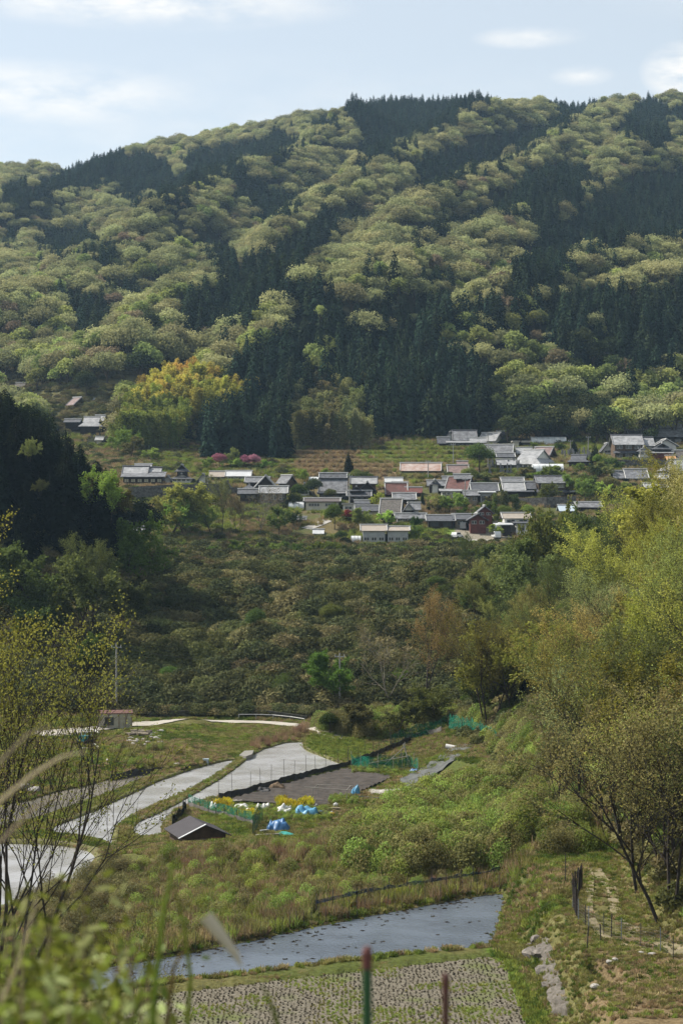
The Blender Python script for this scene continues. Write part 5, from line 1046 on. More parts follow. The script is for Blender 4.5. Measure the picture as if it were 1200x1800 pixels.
# ---- thicket covering the middle hill (nobody could count it)
def tuftmesh(name, seed, R, h, n, leaf, m, asp=1.6, upb=.5):
    rng = np.random.default_rng(seed); d = unit(n, rng); d[:, 2] = np.abs(d[:, 2]); P = d * np.array([R, R, h]) * (rng.random((n, 1)) ** .35); Nn = d + unit(n, rng) * .9; Nn /= np.linalg.norm(Nn, axis=1, keepdims=True)
    al = d * np.array([1, 1, .3]) + np.array([0, 0, upb]) + unit(n, rng) * .5; V, Fq = quads(P, Nn, np.full(n, leaf), asp=asp, along=al, rng=rng); return npmesh(name, V, Fq, m)
TM = [leafmat('thicket_olive', (.215, .195, .085), (.11, .102, .048), .3), leafmat('thicket_green', (.145, .155, .058), (.078, .086, .034), .3), leafmat('thicket_brown', (.185, .165, .075), (.105, .095, .045), .25), leafmat('thicket_dark', (.095, .105, .045), (.05, .055, .027), .25), leafmat('thicket_bright', (.17, .22, .05), (.10, .13, .03), .35)]
THK = [tuftmesh('thicket_%d' % i, 110 + i, 1.9, [1.0, 1.5, 1.2, 1.8, 1.4, 1.1, .9, 1.6, 1.3, 1.0][i], 1200, .22, TM[i % 5], 2.2, .2) for i in range(10)]
rng = np.random.default_rng(12)
N0 = 27000; Y = np.sqrt(rng.random(N0) * (436 ** 2 - 262 ** 2) + 262 ** 2); x = (rng.random(N0) - .5) * .47 * Y; z = H(x, Y); px, py = topx(x, Y, z)
big = fbm(x / 12, Y / 12, 91); sm = rng.random(N0)
kk = np.where(big > .58, 0, np.where(big > .48, 3, np.where(big > .45, 2, 1))); kk = np.where(sm < .35, rng.integers(0, 4, N0), kk); kk = np.where((px > 870) & (sm < .5), 1, kk); kk = np.where((px > 870) & (sm > .8), 4, kk); kk = np.where((py > 1180) & (sm > .4), 3, kk)
ok = (Y > 264) & ~((px > 235) & (px < 560) & (Y < 266))
idx = (kk + 5 * rng.integers(0, 2, N0))
scatter('thicket_undergrowth', np.stack([x, Y, z - .35], 1)[ok], (rng.random(N0) * 6.28)[ok], (.42 + 1.35 * rng.random(N0) ** 2.6)[ok], THK, idx[ok], 'dense olive and brown thicket covering the middle hill', 'undergrowth')
# scrub on the right slope and around the village
N0 = 9000; Y = np.sqrt(rng.random(N0) * (330 ** 2 - 112 ** 2) + 112 ** 2); x = rng.random(N0) * .25 * Y
xf = np.interp(Y, [90, 150, 190, 230, 270, 400], [19.5, 21, 17, 14, 14, 20]); ok = (x > xf + 1.2) & ~((Y < 140) & (x < 22.5)); z = H(x, Y)
scatter('slope_undergrowth', np.stack([x, Y, z - .3], 1)[ok], (rng.random(N0) * 6.28)[ok], (.35 + .65 * rng.random(N0))[ok], THK, rng.choice([0, 1, 2, 4, 5, 6, 7, 9, 3], N0)[ok], 'low scrub between the trees of the right slope', 'undergrowth')
N0 = 13000; Y = 428 + rng.random(N0) * 190; x = (rng.random(N0) - .5) * .45 * Y; z = H(x, Y); px, py = topx(x, Y, z); cl = fbm(x / 9, Y / 9, 93)
ok = (cl > .47) | (py > 925) | ((px > 960) & (py > 835)) | ((px < 530) & (py < 845) & (py > 740)); ok &= ~((px > 790) & (px < 900) & (py > 930) & (py < 952))
for e_, Yh in HS:                     # keep the yards and roofs free
    bx = e_.location.x; ok &= ~((np.abs(x - bx) < 9) & (Y > Yh - 4) & (Y < Yh + 13))
ok &= ~((Y > 600) & (px > 190) & (px < 480)); ok &= ~((px > 500) & (px < 810) & (py > 740) & (py < 832) & (rng.random(N0) < .8))
scatter('village_undergrowth', np.stack([x, Y, z - .3], 1)[ok], (rng.random(N0) * 6.28)[ok], (.35 + .75 * rng.random(N0))[ok], THK, rng.choice([0, 1, 1, 2, 4, 4, 6, 9, 3], N0)[ok], 'hedges and weeds growing between the village houses', 'undergrowth')
# open brushy slope at the far left
N0 = 3500; Y = 600 + rng.random(N0) * 160; x = (-.25 + rng.random(N0) * .2) * Y; z = H(x, Y); px, py = topx(x, Y, z); ok = species(px, py) == 3
scatter('far_slope_undergrowth', np.stack([x, Y, z - .3], 1)[ok], (rng.random(N0) * 6.28)[ok], (.5 + .9 * rng.random(N0))[ok], THK, rng.choice([0, 1, 2, 2, 5, 7], N0)[ok], 'brown green brush on the open slope at the far left', 'undergrowth')
# ================================================================ valley floor: paddies, plots, banks
def watermat(name, col, rough, bump, scale, spec=.5, patch=None):
    m, n, o = newmat(name); N = n.nodes; K = n.links; b = N.new('ShaderNodeBsdfPrincipled'); b.inputs['Roughness'].default_value = rough; b.inputs['IOR'].default_value = 1.33
    g = N.new('ShaderNodeNewGeometry'); nz = N.new('ShaderNodeTexNoise'); nz.inputs['Scale'].default_value = scale; nz.inputs['Detail'].default_value = 4; K.new(g.outputs['Position'], nz.inputs['Vector'])
    bp = N.new('ShaderNodeBump'); bp.inputs['Strength'].default_value = bump; bp.inputs['Distance'].default_value = .05; K.new(nz.outputs[0], bp.inputs['Height']); K.new(bp.outputs[0], b.inputs['Normal'])
    n2 = N.new('ShaderNodeTexNoise'); n2.inputs['Scale'].default_value = .22; n2.inputs['Detail'].default_value = 5; K.new(g.outputs['Position'], n2.inputs['Vector'])
    r = N.new('ShaderNodeValToRGB'); r.color_ramp.elements[0].position = .40; r.color_ramp.elements[1].position = .6; r.color_ramp.elements[0].color = (*(patch or tuple(c * .7 for c in col)), 1); r.color_ramp.elements[1].color = (*col, 1)
    K.new(n2.outputs[0], r.inputs[0]); K.new(r.outputs[0], b.inputs['Base Color']); K.new(b.outputs[0], o.inputs[0]); return m
W_NEAR = watermat('paddy_water_sky_tint', (.090, .108, .135), .26, .55, 3.0)  # bluish base colour stands in for reflected sky
W_MID = watermat('paddy_water_turbid', (.33, .332, .34), .18, 1.0, 2.6, patch=(.23, .225, .215))
W_MUD = watermat('paddy_mud_wet', (.15, .13, .10), .3, .5, 2.5, patch=(.09, .08, .06))
for k, m, lb, zz in (('near', W_NEAR, 'flooded paddy nearest the camera', .07), ('right', W_MID, 'flooded curving paddy beside the vegetable plot', .09), ('middle', W_MID, 'flooded curving paddy between two grass banks', .06), ('lower', W_MID, 'flooded paddy behind the left trees', .05), ('upper', W_MUD, 'muddy wet paddy under the container hut', .05)):
    mb = MB(); mb.add([(x, y, -30 + zz) for x, y in PAD[k]], [tuple(range(len(PAD[k])))]); tag(mb.obj('paddy_water', m), lb, 'water', None, 'structure')
def bund(pts, wd, h, label, z0=-30.0, closed=False):
    P = []; n_ = len(pts)
    for i in range(n_ if closed else n_ - 1):
        a, b_ = pts[i], pts[(i + 1) % n_]; k = max(1, int(math.dist(a, b_) / .6))
        for j in range(k): P.append((a[0] + (b_[0] - a[0]) * j / k, a[1] + (b_[1] - a[1]) * j / k))
    if not closed: P.append(pts[-1])
    P = np.array(P)
    for _ in range(2):
        if closed: P = (np.roll(P, 1, 0) + 2 * P + np.roll(P, -1, 0)) / 4
        else: P[1:-1] = (P[:-2] + 2 * P[1:-1] + P[2:]) / 4
    d = (np.roll(P, -1, 0) - np.roll(P, 1, 0)) if closed else np.gradient(P, axis=0); d /= np.linalg.norm(d, axis=1, keepdims=True) + 1e-9; nn = np.stack([-d[:, 1], d[:, 0]], 1)
    prof = [(-.5, -.3), (-.42, .10), (-.25, h * .8), (0, h), (.25, h * .82), (.42, .10), (.5, -.3)]; V = []
    for t, hh2 in prof:
        q = P + nn * t * wd; j = (fbm(q[:, 0] * 1.3, q[:, 1] * 1.3, 130) - .5); V.append(np.column_stack([q + nn * (j * .35)[:, None], np.full(len(q), z0) + hh2 * (1 + j * .5)]))
    V = np.stack(V, 1); k = len(prof); m_ = len(P) if closed else len(P) - 1; i = np.arange(m_)[:, None] * k + np.arange(k - 1)[None]; i2 = ((np.arange(m_) + 1) % len(P))[:, None] * k + np.arange(k - 1)[None]
    Fq = np.stack([i, i2, i2 + 1, i + 1], -1).reshape(-1, 4); me = npmesh('paddy_bank', V.reshape(-1, 3), Fq, BANKM); me.polygons.foreach_set('use_smooth', np.ones(len(Fq), bool))
    tag(link('paddy_bank', me), label, 'bank', None, 'structure'); return P
BANKM = mat('bank_earth_and_moss', (.12, .125, .035), .95, noise=.45, scale=1.6, col2=(.075, .060, .035), bump=.6)
BP = [bund(PAD['near'], .7, .12, 'low earth bank round the nearest paddy', closed=True), bund(PAD['right'], .9, .36, 'narrow grassy bank round the curving paddy', closed=True),
      bund(PAD['middle'], .9, .36, 'grassy bank of the middle paddy', closed=True), bund(PAD['lower'], 1.2, .45, 'grassy bank of the paddy behind the left trees', closed=True), bund(PAD['upper'], .7, .3, 'bank of the muddy paddy', closed=True)]
bund(wpoly([(190, 1765), (300, 1740), (430, 1725), (600, 1705), (760, 1687), (872, 1674)]), .8, .08, 'straw covered bank between the nearest paddy and the stubble field')
# stubble field soil
fm, n, o = newmat('stubble_soil'); N = n.nodes; K = n.links; b = N.new('ShaderNodeBsdfDiffuse'); g = N.new('ShaderNodeNewGeometry')
n1_ = N.new('ShaderNodeTexNoise'); n1_.inputs['Scale'].default_value = 5; n1_.inputs['Detail'].default_value = 7; n1_.inputs['Roughness'].default_value = .75; n2_ = N.new('ShaderNodeTexNoise'); n2_.inputs['Scale'].default_value = .35; n2_.inputs['Detail'].default_value = 6
K.new(g.outputs['Position'], n1_.inputs['Vector']); K.new(g.outputs['Position'], n2_.inputs['Vector'])
r1 = N.new('ShaderNodeValToRGB'); r1.color_ramp.elements[0].position = .38; r1.color_ramp.elements[1].position = .62; r1.color_ramp.elements[0].color = (.085, .075, .055, 1); r1.color_ramp.elements[1].color = (.20, .18, .145, 1)
r2 = N.new('ShaderNodeValToRGB'); r2.color_ramp.elements[0].position = .50; r2.color_ramp.elements[1].position = .64; r2.color_ramp.elements[0].color = (0, 0, 0, 1); r2.color_ramp.elements[1].color = (.75, .75, .75, 1)
mm = N.new('ShaderNodeMixRGB'); mm.inputs[2].default_value = (.11, .13, .045, 1); K.new(n1_.outputs[0], r1.inputs[0]); K.new(n2_.outputs[0], r2.inputs[0]); K.new(r2.outputs[0], mm.inputs[0]); K.new(r1.outputs[0], mm.inputs[1]); K.new(mm.outputs[0], b.inputs[0])
bp = N.new('ShaderNodeBump'); bp.inputs['Strength'].default_value = .8; bp.inputs['Distance'].default_value = .1; K.new(n1_.outputs[0], bp.inputs['Height']); K.new(bp.outputs[0], b.inputs['Normal']); K.new(b.outputs[0], o.inputs[0])
mb = MB(); mb.add([(x, y, -29.96) for x, y in PAD['field']], [tuple(range(len(PAD['field'])))]); tag(mb.obj('stubble_field', fm), 'dry rice field with old stubble', 'field', None, 'structure')
# ploughed plot
pm = mat('ploughed_earth', (.060, .050, .042), .95, noise=.35, scale=1.2, bump=.6)
def zproj(pts, z=-29.75): return [onz(px, py, z) for px, py in pts]
def rowplot(name, label, pts, m, rows, z=-29.72, amp=.13):
    a, b_, c, d = [np.array(p) for p in zproj(pts, z)]; nu, nv = rows * 4, 30; V = []
    for j in range(nv + 1):
        for i in range(nu + 1):
            u, v = i / nu, j / nv; p = (a * (1 - u) + b_ * u) * (1 - v) + (d * (1 - u) + c * u) * v; V.append((p[0], p[1], (z if name != 'seed_bed' else h1(p[0], p[1]) + .06) + amp * (.5 + .5 * math.sin(i / 4 * 2 * math.pi)) + (random.random() - .5) * .07 + .08))
    i = np.arange(nv)[:, None] * (nu + 1) + np.arange(nu)[None]; Fq = np.stack([i, i + 1, i + nu + 2, i + nu + 1], -1).reshape(-1, 4)
    tag(link(name, npmesh(name, np.array(V), Fq, m)), label, 'field', None, 'structure')
rowplot('ploughed_plot', 'freshly ploughed brown plot beside the curving paddy', [(398, 1408), (600, 1350), (692, 1366), (570, 1420)], pm, 16)
rowplot('seed_bed', 'dark seed bed strip right of the ploughed plot', [(700, 1372), (800, 1334), (838, 1342), (720, 1390)], mat('dark_net_soil', (.10, .105, .10), .9, noise=.3, scale=1), 6)
mb = MB(); q = zproj([(213, 1506), (240, 1501), (276, 1511), (262, 1523), (228, 1519)], -29.6); mb.prism(q, -30.2, -29.55); tag(mb.obj('concrete_slab', mat('beige_concrete', (.46, .40, .32), .9, noise=.12)), 'pale concrete slab at the tip of the two paddies', 'slab')
mb = MB(); q = zproj([(421, 1328), (430, 1321), (446, 1320), (443, 1327), (432, 1331)], -29.5); mb.prism(q, -30.2, -29.4); tag(mb.obj('concrete_slab', mat('grey_concrete', (.20, .19, .17), .9, noise=.12)), 'small grey slab at the head of the middle paddy', 'slab')
# road, wall and guard rail at the foot of the thicket
RD = mat('pale_concrete_road', (.37, .34, .29), .9, noise=.18, scale=.7)
strip('road', 'pale concrete farm road along the foot of the thicket hill', [(60, 1292), (110, 1290), (160, 1284), (215, 1275), (280, 1271), (380, 1268), (455, 1270), (520, 1275), (560, 1283), (600, 1300)], 2.8, RD, .12, 200)
strip('yard', 'bare gravel yard beside the container hut', [(70, 1292), (110, 1287), (150, 1284)], 8, mat('gravel_yard', (.30, .27, .22), .9, noise=.3, scale=2), .07, 200)
rwall('stone_wall', 'dark mossy stone wall behind the farm road', [(262, 1263), (330, 1262), (400, 1260), (470, 1262), (540, 1268)], [12, 13, 14, 13, 9], mat('mossy_dark_stone', (.085, .082, .062), .95, noise=.5, scale=2.2, bump=.5), .35)
RAIL = mat('rail_steel', (.35, .35, .34), .5, .4)
e = empty('guard_rail', hit(450, 1266, 200), 0, 'low guard rail along the far side of the farm road', 'guard rail'); P = [Vector(hit(x, y, 200)) - Vector(e.location) for x, y in ((420, 1265), (450, 1265), (480, 1266), (510, 1269), (535, 1273))]
MB().tube([p + Vector((0, 0, .75)) for p in P], .07, 5).obj('beam', RAIL, e)
for p in P: MB().tube([p + Vector((0, 0, -.3)), p + Vector((0, 0, .8))], .05, 5).obj('post', RAIL, e)
NP_ = [pole(205, 1255, 125, 'tall concrete power pole behind the container hut', .17), pole(597, 1246, 98, 'concrete power pole beside the fresh green tree at the end of the road', .16)]
wire(NP_[0], NP_[1], 'power cable strung between the two valley poles', 1.5)
# container hut
X, Y = onz(203, 1284, -29.1); e = empty('container_hut', (X, Y, h1(X, Y) - .1), R_(8), 'beige metal storage hut with a rusty red roof above the paddies', 'hut')
BEI = mat('beige_metal', (.43, .41, .33), .55, noise=.15, scale=1.2, col2=(.30, .26, .20), stripes=('X', 5, .2)); s_ = 2.25
b_ = MB(); b_.box(-s_, s_, 0, 2.3, 0, 2.1); b_.obj('wall', BEI, e)
b_ = MB(); b_.slab([(-s_ - .08, -.1, 2.12), (s_ + .08, -.1, 2.12), (s_ + .08, 2.4, 2.3), (-s_ - .08, 2.4, 2.3)], .1); b_.obj('roof', mat('rust_red_roof', (.13, .060, .045), .7, noise=.3, scale=2), e)
b_ = MB(); b_.box(-1.4, -.2, -.03, -.003, .5, 1.6); b_.obj('window', GLASS, e)
b_ = MB(); [b_.box(x - .03, x + .03, -.06, -.003, .05, 2.05) for x in (-2.2, -.9, .5, 1.4, 2.2)]; b_.obj('wall_rib', mat('rust_brown', (.22, .12, .07), .8, noise=.3), e)
# rubble
RK = mat('pale_rock', (.36, .34, .31), .9, noise=.35, scale=3, bump=.4); RKD = mat('dark_rock', (.17, .16, .15), .9, noise=.35, scale=3, bump=.4)
def rockmesh(seed):
    rn = random.Random(seed); import bmesh; bm = bmesh.new(); bmesh.ops.create_icosphere(bm, subdivisions=2, radius=1)
    ps = [Vector((rn.gauss(0, 1), rn.gauss(0, 1), rn.gauss(0, 1))).normalized() for _ in range(9)]
    for v in bm.verts:
        for p in ps:
            d = v.co.dot(p)
            if d > .62: v.co -= p * (d - .62) * .85
    me = bpy.data.meshes.new('rock'); bm.to_mesh(me); bm.free(); me.materials.append(RK); return me
RM = [rockmesh(i) for i in range(4)]
def rock(x, Y, z, s, label, group, m=None, flat=.7):
    me = random.choice(RM)
    o = link('rock', me, None, (x, Y, z), random.random() * 6, (s, s * random.uniform(.7, 1), s * flat * random.uniform(.7, 1)))
    if m: o.material_slots[0].link = 'OBJECT'; o.material_slots[0].material = m
    return tag(o, label, 'rock', group)
for k in range(42):
    px = 226 + 64 * random.random(); py = 1286 + 26 * random.random(); x, Y, z = hit(px, py, 200); rock(x, Y, z + .12, random.uniform(.2, .55), 'broken stone in the rubble heap beside the container hut', 'rubble heap stones', random.choice([None, None, RKD]))
for px, py, s_, lb in [(150, 1318, .5, 'pale rock lying in the grass below the yard'), (190, 1338, .4, 'single white stone in the grass slope'), (310, 1345, .5, 'pale flat stone at the bank of the middle paddy')]:
    x, Y, z = hit(px, py, 180); rock(x, Y, z + .1, s_, lb, None)
for px, py, s_, lb in [(42, 1388, 1.0, 'big white stone behind the left trees'), (60, 1392, .8, 'smaller white stone beside the big one behind the left trees')]:
    x, Y = onz(px, py, -29.7); rock(x, Y, -29.5, s_, lb, None)
for k in range(7):      # logs
    x, Y, z = hit(232 + 30 * random.random(), 1290 + 14 * random.random(), 200); a = random.uniform(-.6, .6)
    tag(MB().tube([(-.9, 0, .2), (.9, 0, .25)], .17, 8).obj('log', mat('weathered_log', (.24, .20, .15), .9, noise=.3), None, (x, Y, z + .3), a), 'weathered log thrown on the rubble heap', 'log', 'logs on the rubble heap')
# little machine
X, Y, Z = hit(151, 1309, 200); e = empty('mini_tractor', (X, Y, Z), R_(60), 'small teal farm machine parked in the grass by the yard', 'tractor'); TL = mat('teal_paint', (.05, .22, .22), .4)
b_ = MB(); b_.box(-.8, .5, -.4, .4, .7, 1.15); b_.box(-1.0, -.5, -.45, .45, .5, .9); b_.obj('body', TL, e); b_ = MB(); b_.box(-.3, .6, -.5, .5, 1.75, 1.82); [b_.box(x, x + .05, y, y + .05, 1.1, 1.76) for x in (-.28, .5) for y in (-.48, .43)]; b_.obj('canopy', CW, e)
for wx, r_ in ((-.75, .33), (.4, .5)):
    for wy in (-.5, .5): MB().tube([(wx, wy - .12, r_), (wx, wy + .12, r_)], r_, 12).obj('wheel', TY, e)
for a, b2, lb in (((163, 1285), (174, 1291), 'white plank lying by the hut, upper one'), ((165, 1310), (174, 1317), 'white plank lying in the grass, lower one')):
    p = Vector(hit(*a, 200)); q = Vector(hit(*b2, 200)); tag(MB().tube([(0, 0, .2), q - p + Vector((0, 0, .2))], .13, 4).obj('plank', WHITE, None, p), lb, 'plank')
b_ = MB(); b_.prism(zproj([(172, 1308), (190, 1305), (201, 1312), (180, 1315)], -29.0), -29.3, -28.7); tag(b_.obj('rusty_sheet', mat('rust_sheet', (.22, .13, .09), .8, noise=.3)), 'flat rusty sheet lying in the grass below the rubble', 'metal sheet')
X, Y, Z = hit(362, 1341, 180); e = empty('water_gate_box', (X, Y, Z), 0, 'small pale blue box at the bank of the middle paddy', 'box'); b_ = MB(); b_.box(-.32, .32, -.2, .2, -.1, .75); b_.box(-.36, .36, -.24, .24, .75, .82); b_.obj('body', mat('pale_blue_plastic', (.42, .50, .55), .5), e)
b_ = MB(); b_.box(-.1, .1, -.23, -.203, .35, .5); b_.obj('handle', RAIL, e)
# tin roofed shed
X, Y = onz(344, 1492, -29.8); e = empty('garden_shed', (X, Y + 2, -29.75), R_(20), 'small timber shed with a dark sheet roof below the vegetable plot', 'shed')
w2, d2, hz, rh = 1.95, 2.3, 1.3, .85
b_ = MB(); b_.box(-w2, w2, -d2, d2, 0, hz); [b_.add([(-w2, y, hz), (w2, y, hz), (0, y, hz + rh), (-w2, y - sg * .1, hz), (w2, y - sg * .1, hz), (0, y - sg * .1, hz + rh)], [(0, 1, 2), (5, 4, 3)]) for y, sg in ((-d2 + .01, -1), (d2 - .01, 1))]; b_.obj('wall', WOODB, e)
b_ = MB(); roof_geo(b_, 2 * w2, 2 * d2, hz, rh, 'gy', oh=.35, oe=.45, th=.08); rf = b_.obj('roof', mat('purple_grey_sheet', (.050, .045, .050), .85, noise=.15, scale=1, stripes=('Y', 5, .25)), e)
b_ = MB(); b_.slab([(-w2 - .5, -d2 - .42, hz - .20), (.05, -d2 - .42, hz + rh + .06), (.05, -d2 - .18, hz + rh + .07), (-w2 - .5, -d2 - .18, hz - .19)], .05); b_.obj('verge', TIN, rf)
b_ = MB(); b_.slab([(-.9, -d2 - 1.0, .35), (.5, -d2 - 1.0, .35), (.5, -d2 - .05, .85), (-.9, -d2 - .05, .85)], .05); b_.obj('lean_to_sheet', mat('pinkish_sheet', (.36, .24, .19), .6, noise=.3), e)
b_ = MB(); b_.slab([(.55, -d2 - .9, .4), (1.6, -d2 - .9, .4), (1.6, -d2 - .05, .95), (.55, -d2 - .05, .95)], .05); b_.obj('rusty_sheet', mat('rusty_sheet', (.25, .09, .055), .7, noise=.3), e)
# fences and nets
def netmat(name, col, alpha):
    m, n, o = newmat(name); N = n.nodes; K = n.links; d = N.new('ShaderNodeBsdfDiffuse'); d.inputs[0].default_value = (*col, 1); t = N.new('ShaderNodeBsdfTransparent'); x = N.new('ShaderNodeMixShader')
    g = N.new('ShaderNodeNewGeometry'); nz = N.new('ShaderNodeTexNoise'); nz.inputs['Scale'].default_value = 3; K.new(g.outputs['Position'], nz.inputs['Vector']); r = N.new('ShaderNodeMapRange'); r.inputs[1].default_value = .35; r.inputs[2].default_value = .65; r.inputs[3].default_value = alpha - .25; r.inputs[4].default_value = alpha + .25
    K.new(nz.outputs[0], r.inputs[0]); K.new(r.outputs[0], x.inputs[0]); K.new(t.outputs[0], x.inputs[1]); K.new(d.outputs[0], x.inputs[2]); K.new(x.outputs[0], o.inputs[0]); return m
GNET = netmat('green_net', (.02, .15, .10), .32); BNET = netmat('navy_net', (.035, .06, .12), .45); DSHEET = mat('dark_mulch_sheet', (.060, .058, .058), .7, noise=.3, scale=1); GSHEET = mat('grey_brown_sheet', (.17, .155, .14), .7, noise=.3, scale=1); STK = mat('stake_dark', (.05, .045, .04), .8); STL = mat('stake_light', (.30, .28, .25), .7)
def fence(name, label, pts, sheet=None, h=.7, net=None, h0=0, h1_=1.2, posts=0, ph=1.6, pr=.025, pm=None, ymin=120, zz=None, wob=.12, cat='fence', plab='post'):
    P = [Vector(hit(x, y, ymin)) if zz is None else Vector((*onz(x, y, zz), zz)) for x, y in pts]; Q = []
    for a, b2 in zip(P[:-1], P[1:]):
        k = max(1, int((b2 - a).length / .7)); Q += [a.lerp(b2, j / k) for j in range(k)]
    Q.append(P[-1]); o0 = Q[len(Q) // 2].copy()
    for q in Q: q.z = h1(q.x, q.y) if zz is None else zz
    Q = [q - o0 for q in Q]; e = empty(name, o0, 0, label, cat)
    def ribbon(za, zb, m, nm):
        mb = MB(); rn = random.Random(len(Q)); vs = []
        for q in Q: w_ = rn.uniform(-wob, wob); vs += [(q.x, q.y, q.z + za), (q.x + rn.uniform(-.1, .1), q.y + rn.uniform(-.1, .1), q.z + zb + w_)]
        mb.add(vs, [(2 * i, 2 * i + 2, 2 * i + 3, 2 * i + 1) for i in range(len(Q) - 1)]); o = mb.obj(nm, m, e); md = o.modifiers.new('thickness', 'SOLIDIFY'); md.thickness = .02
    if sheet: ribbon(-.2, h, sheet, 'sheet')
    if net: ribbon(h0, h1_, net, 'net')
    if posts:
        L_ = sum((b2 - a).length for a, b2 in zip(Q[:-1], Q[1:])); n_ = min(95, int(L_ / posts)); 
        for j in range(n_ + 1):
            q = Q[min(len(Q) - 1, round(j * (len(Q) - 1) / max(n_, 1)))]; t = Vector((random.uniform(-.06, .06), random.uniform(-.06, .06), 0)); hh3 = ph * random.uniform(.85, 1.1)
            MB().tube([q + Vector((0, 0, -.3)), q + t * hh3 + Vector((0, 0, hh3))], pr, 4).obj(plab, pm or STK, e)
    return e
fence('sheet_fence', 'low dark sheet fence with thin stakes between paddy and ploughed plot', [(385, 1407), (440, 1395), (500, 1378), (560, 1362), (612, 1349)], DSHEET, .75, posts=2.4, ph=2.6, pr=.022, zz=-29.75)
fence('sheet_fence', 'low dark sheet fence climbing behind the green net', [(612, 1349), (650, 1336), (690, 1318), (722, 1303)], DSHEET, .8, posts=2.6, ph=2.2, pr=.022, ymin=190)
fence('sheet_fence', 'pale grey sheet strip under the green net on the far bank', [(715, 1302), (750, 1294), (775, 1288)], GSHEET, .8, ymin=200)
fence('net_fence', 'green net fence along the front of the vegetable plot', [(331, 1418), (352, 1425), (372, 1433), (410, 1442), (446, 1452)], GSHEET, .55, GNET, .5, 1.25, posts=1.6, ph=1.4, zz=-29.75)
fence('net_fence', 'green net standing at the corner beside the blue tarpaulin', [(444, 1470), (450, 1462), (456, 1452), (462, 1447)], None, 0, GNET, .0, 1.9, posts=1.2, ph=1.9, zz=-29.8)
fence('net_fence', 'long green net fence on the grassy bank at the far side of the plot', [(685, 1314), (720, 1302), (745, 1296), (775, 1284), (790, 1275)], None, 0, GNET, .2, 1.7, posts=3, ph=1.9, ymin=190, wob=.3)
fence('net_fence', 'sagging green net at the right end of the grassy bank', [(788, 1283), (812, 1290), (840, 1296), (862, 1306), (874, 1318)], None, 0, GNET, .2, 1.9, posts=3, ph=2.0, ymin=190, wob=.35)
fence('net_fence', 'green netting over poles at the head of the ploughed plot', [(618, 1350), (650, 1356), (690, 1356), (722, 1352), (735, 1357)], None, 0, GNET, .1, 1.3, posts=1.8, ph=1.9, pm=STL, zz=-29.7, wob=.35)
fence('net_fence', 'second green netting row behind the pole tripod', [(625, 1343), (660, 1346), (700, 1343), (720, 1340)], None, 0, GNET, .1, 1.0, zz=-29.6, wob=.3)
fence('shade_net', 'dark shade net between shed and plot', [(303, 1459), (312, 1447), (321, 1437), (327, 1428)], netmat('dark_net', (.02, .025, .025), .8), 1.1, posts=1.6, ph=1.6, zz=-29.9, wob=.3)
fence('dark_wall_sheet', 'low dark sheet along the bank of the muddy paddy', [(195, 1370), (235, 1362), (285, 1357), (330, 1352)], DSHEET, .55, zz=-29.8)
fence('stake_fence', 'row of thin dark stakes along the far bank of the nearest paddy', [(330, 1672), (430, 1651), (560, 1622), (640, 1606), (720, 1592), (800, 1578), (890, 1563)], None, 0, posts=.62, ph=1.15, pr=.017, zz=-29.7)
fence('net_fence', 'navy blue net strip behind the far bank of the nearest paddy', [(555, 1608), (600, 1598), (640, 1588), (700, 1578), (760, 1568), (820, 1558), (892, 1545)], None, 0, BNET, .8, 1.02, posts=1.7, ph=1.5, pr=.03, zz=-29.65, wob=.12)
def wiremesh(pts, label, h=1.2, z=None, ymin=95):
    P = [Vector(hit(x, y, ymin)) for x, y in pts]; Q = []
    for a, b2 in zip(P[:-1], P[1:]):
        k = max(1, int((b2 - a).length / .16)); Q += [a.lerp(b2, j / k) for j in range(k)]
    for q in Q: q.z = h1(q.x, q.y)
    o0 = Q[0].copy(); Q = [q - o0 for q in Q]; e = empty('wire_fence', o0, 0, label, 'fence'); mb = MB()
    for q in Q: mb.tube([q, q + Vector((0, 0, h))], .006, 3, cap=False)
    for zz in np.linspace(.05, h, 7): mb.tube([q + Vector((0, 0, zz)) for q in Q], .006, 3, cap=False)
    mb.obj('mesh_panel', mat('dull_wire', (.12, .11, .10), .6), e)
    for i in range(0, len(Q), 11): MB().tube([Q[i] + Vector((0, 0, -.3)), Q[i] + Vector((0, 0, h + .25))], .03, 5).obj('post', STK if i % 22 else mat('post_blue_grey', (.16, .19, .21), .6), e)
wiremesh([(1034, 1632), (1070, 1648), (1110, 1660), (1160, 1672), (1225, 1684)], 'wire mesh fence crossing the lower end of the rutted track')
wiremesh([(1006, 1598), (1016, 1618), (1034, 1634)], 'short wire mesh length joining the dark stake palisade')
e = fence('palisade', 'close row of dark stakes on the bank edge beside the track', [(1022, 1563), (1015, 1572), (1008, 1582), (1007, 1595), (1012, 1612)], None, 0, posts=.32, ph=1.75, pr=.05, pm=mat('charred_stake', (.035, .028, .025), .9), ymin=100)
for px, py, h_, lb in [(993, 1553, 2.2, 'dark leaning stake at the upper end of the bank'), (1030, 1668, 1.4, 'stake beside the hollow in the bank'), (1073, 1647, 1.5, 'single post in the middle of the track verge'), (1056, 1655, 1.1, 'short reddish post by the track')]:
    x, Y, z = hit(px, py, 98); tag(MB().tube([(0, 0, -.4), (random.uniform(-.15, .15), 0, h_)], .04, 5).obj('stake', STK, None, (x, Y, z)), lb, 'stake')
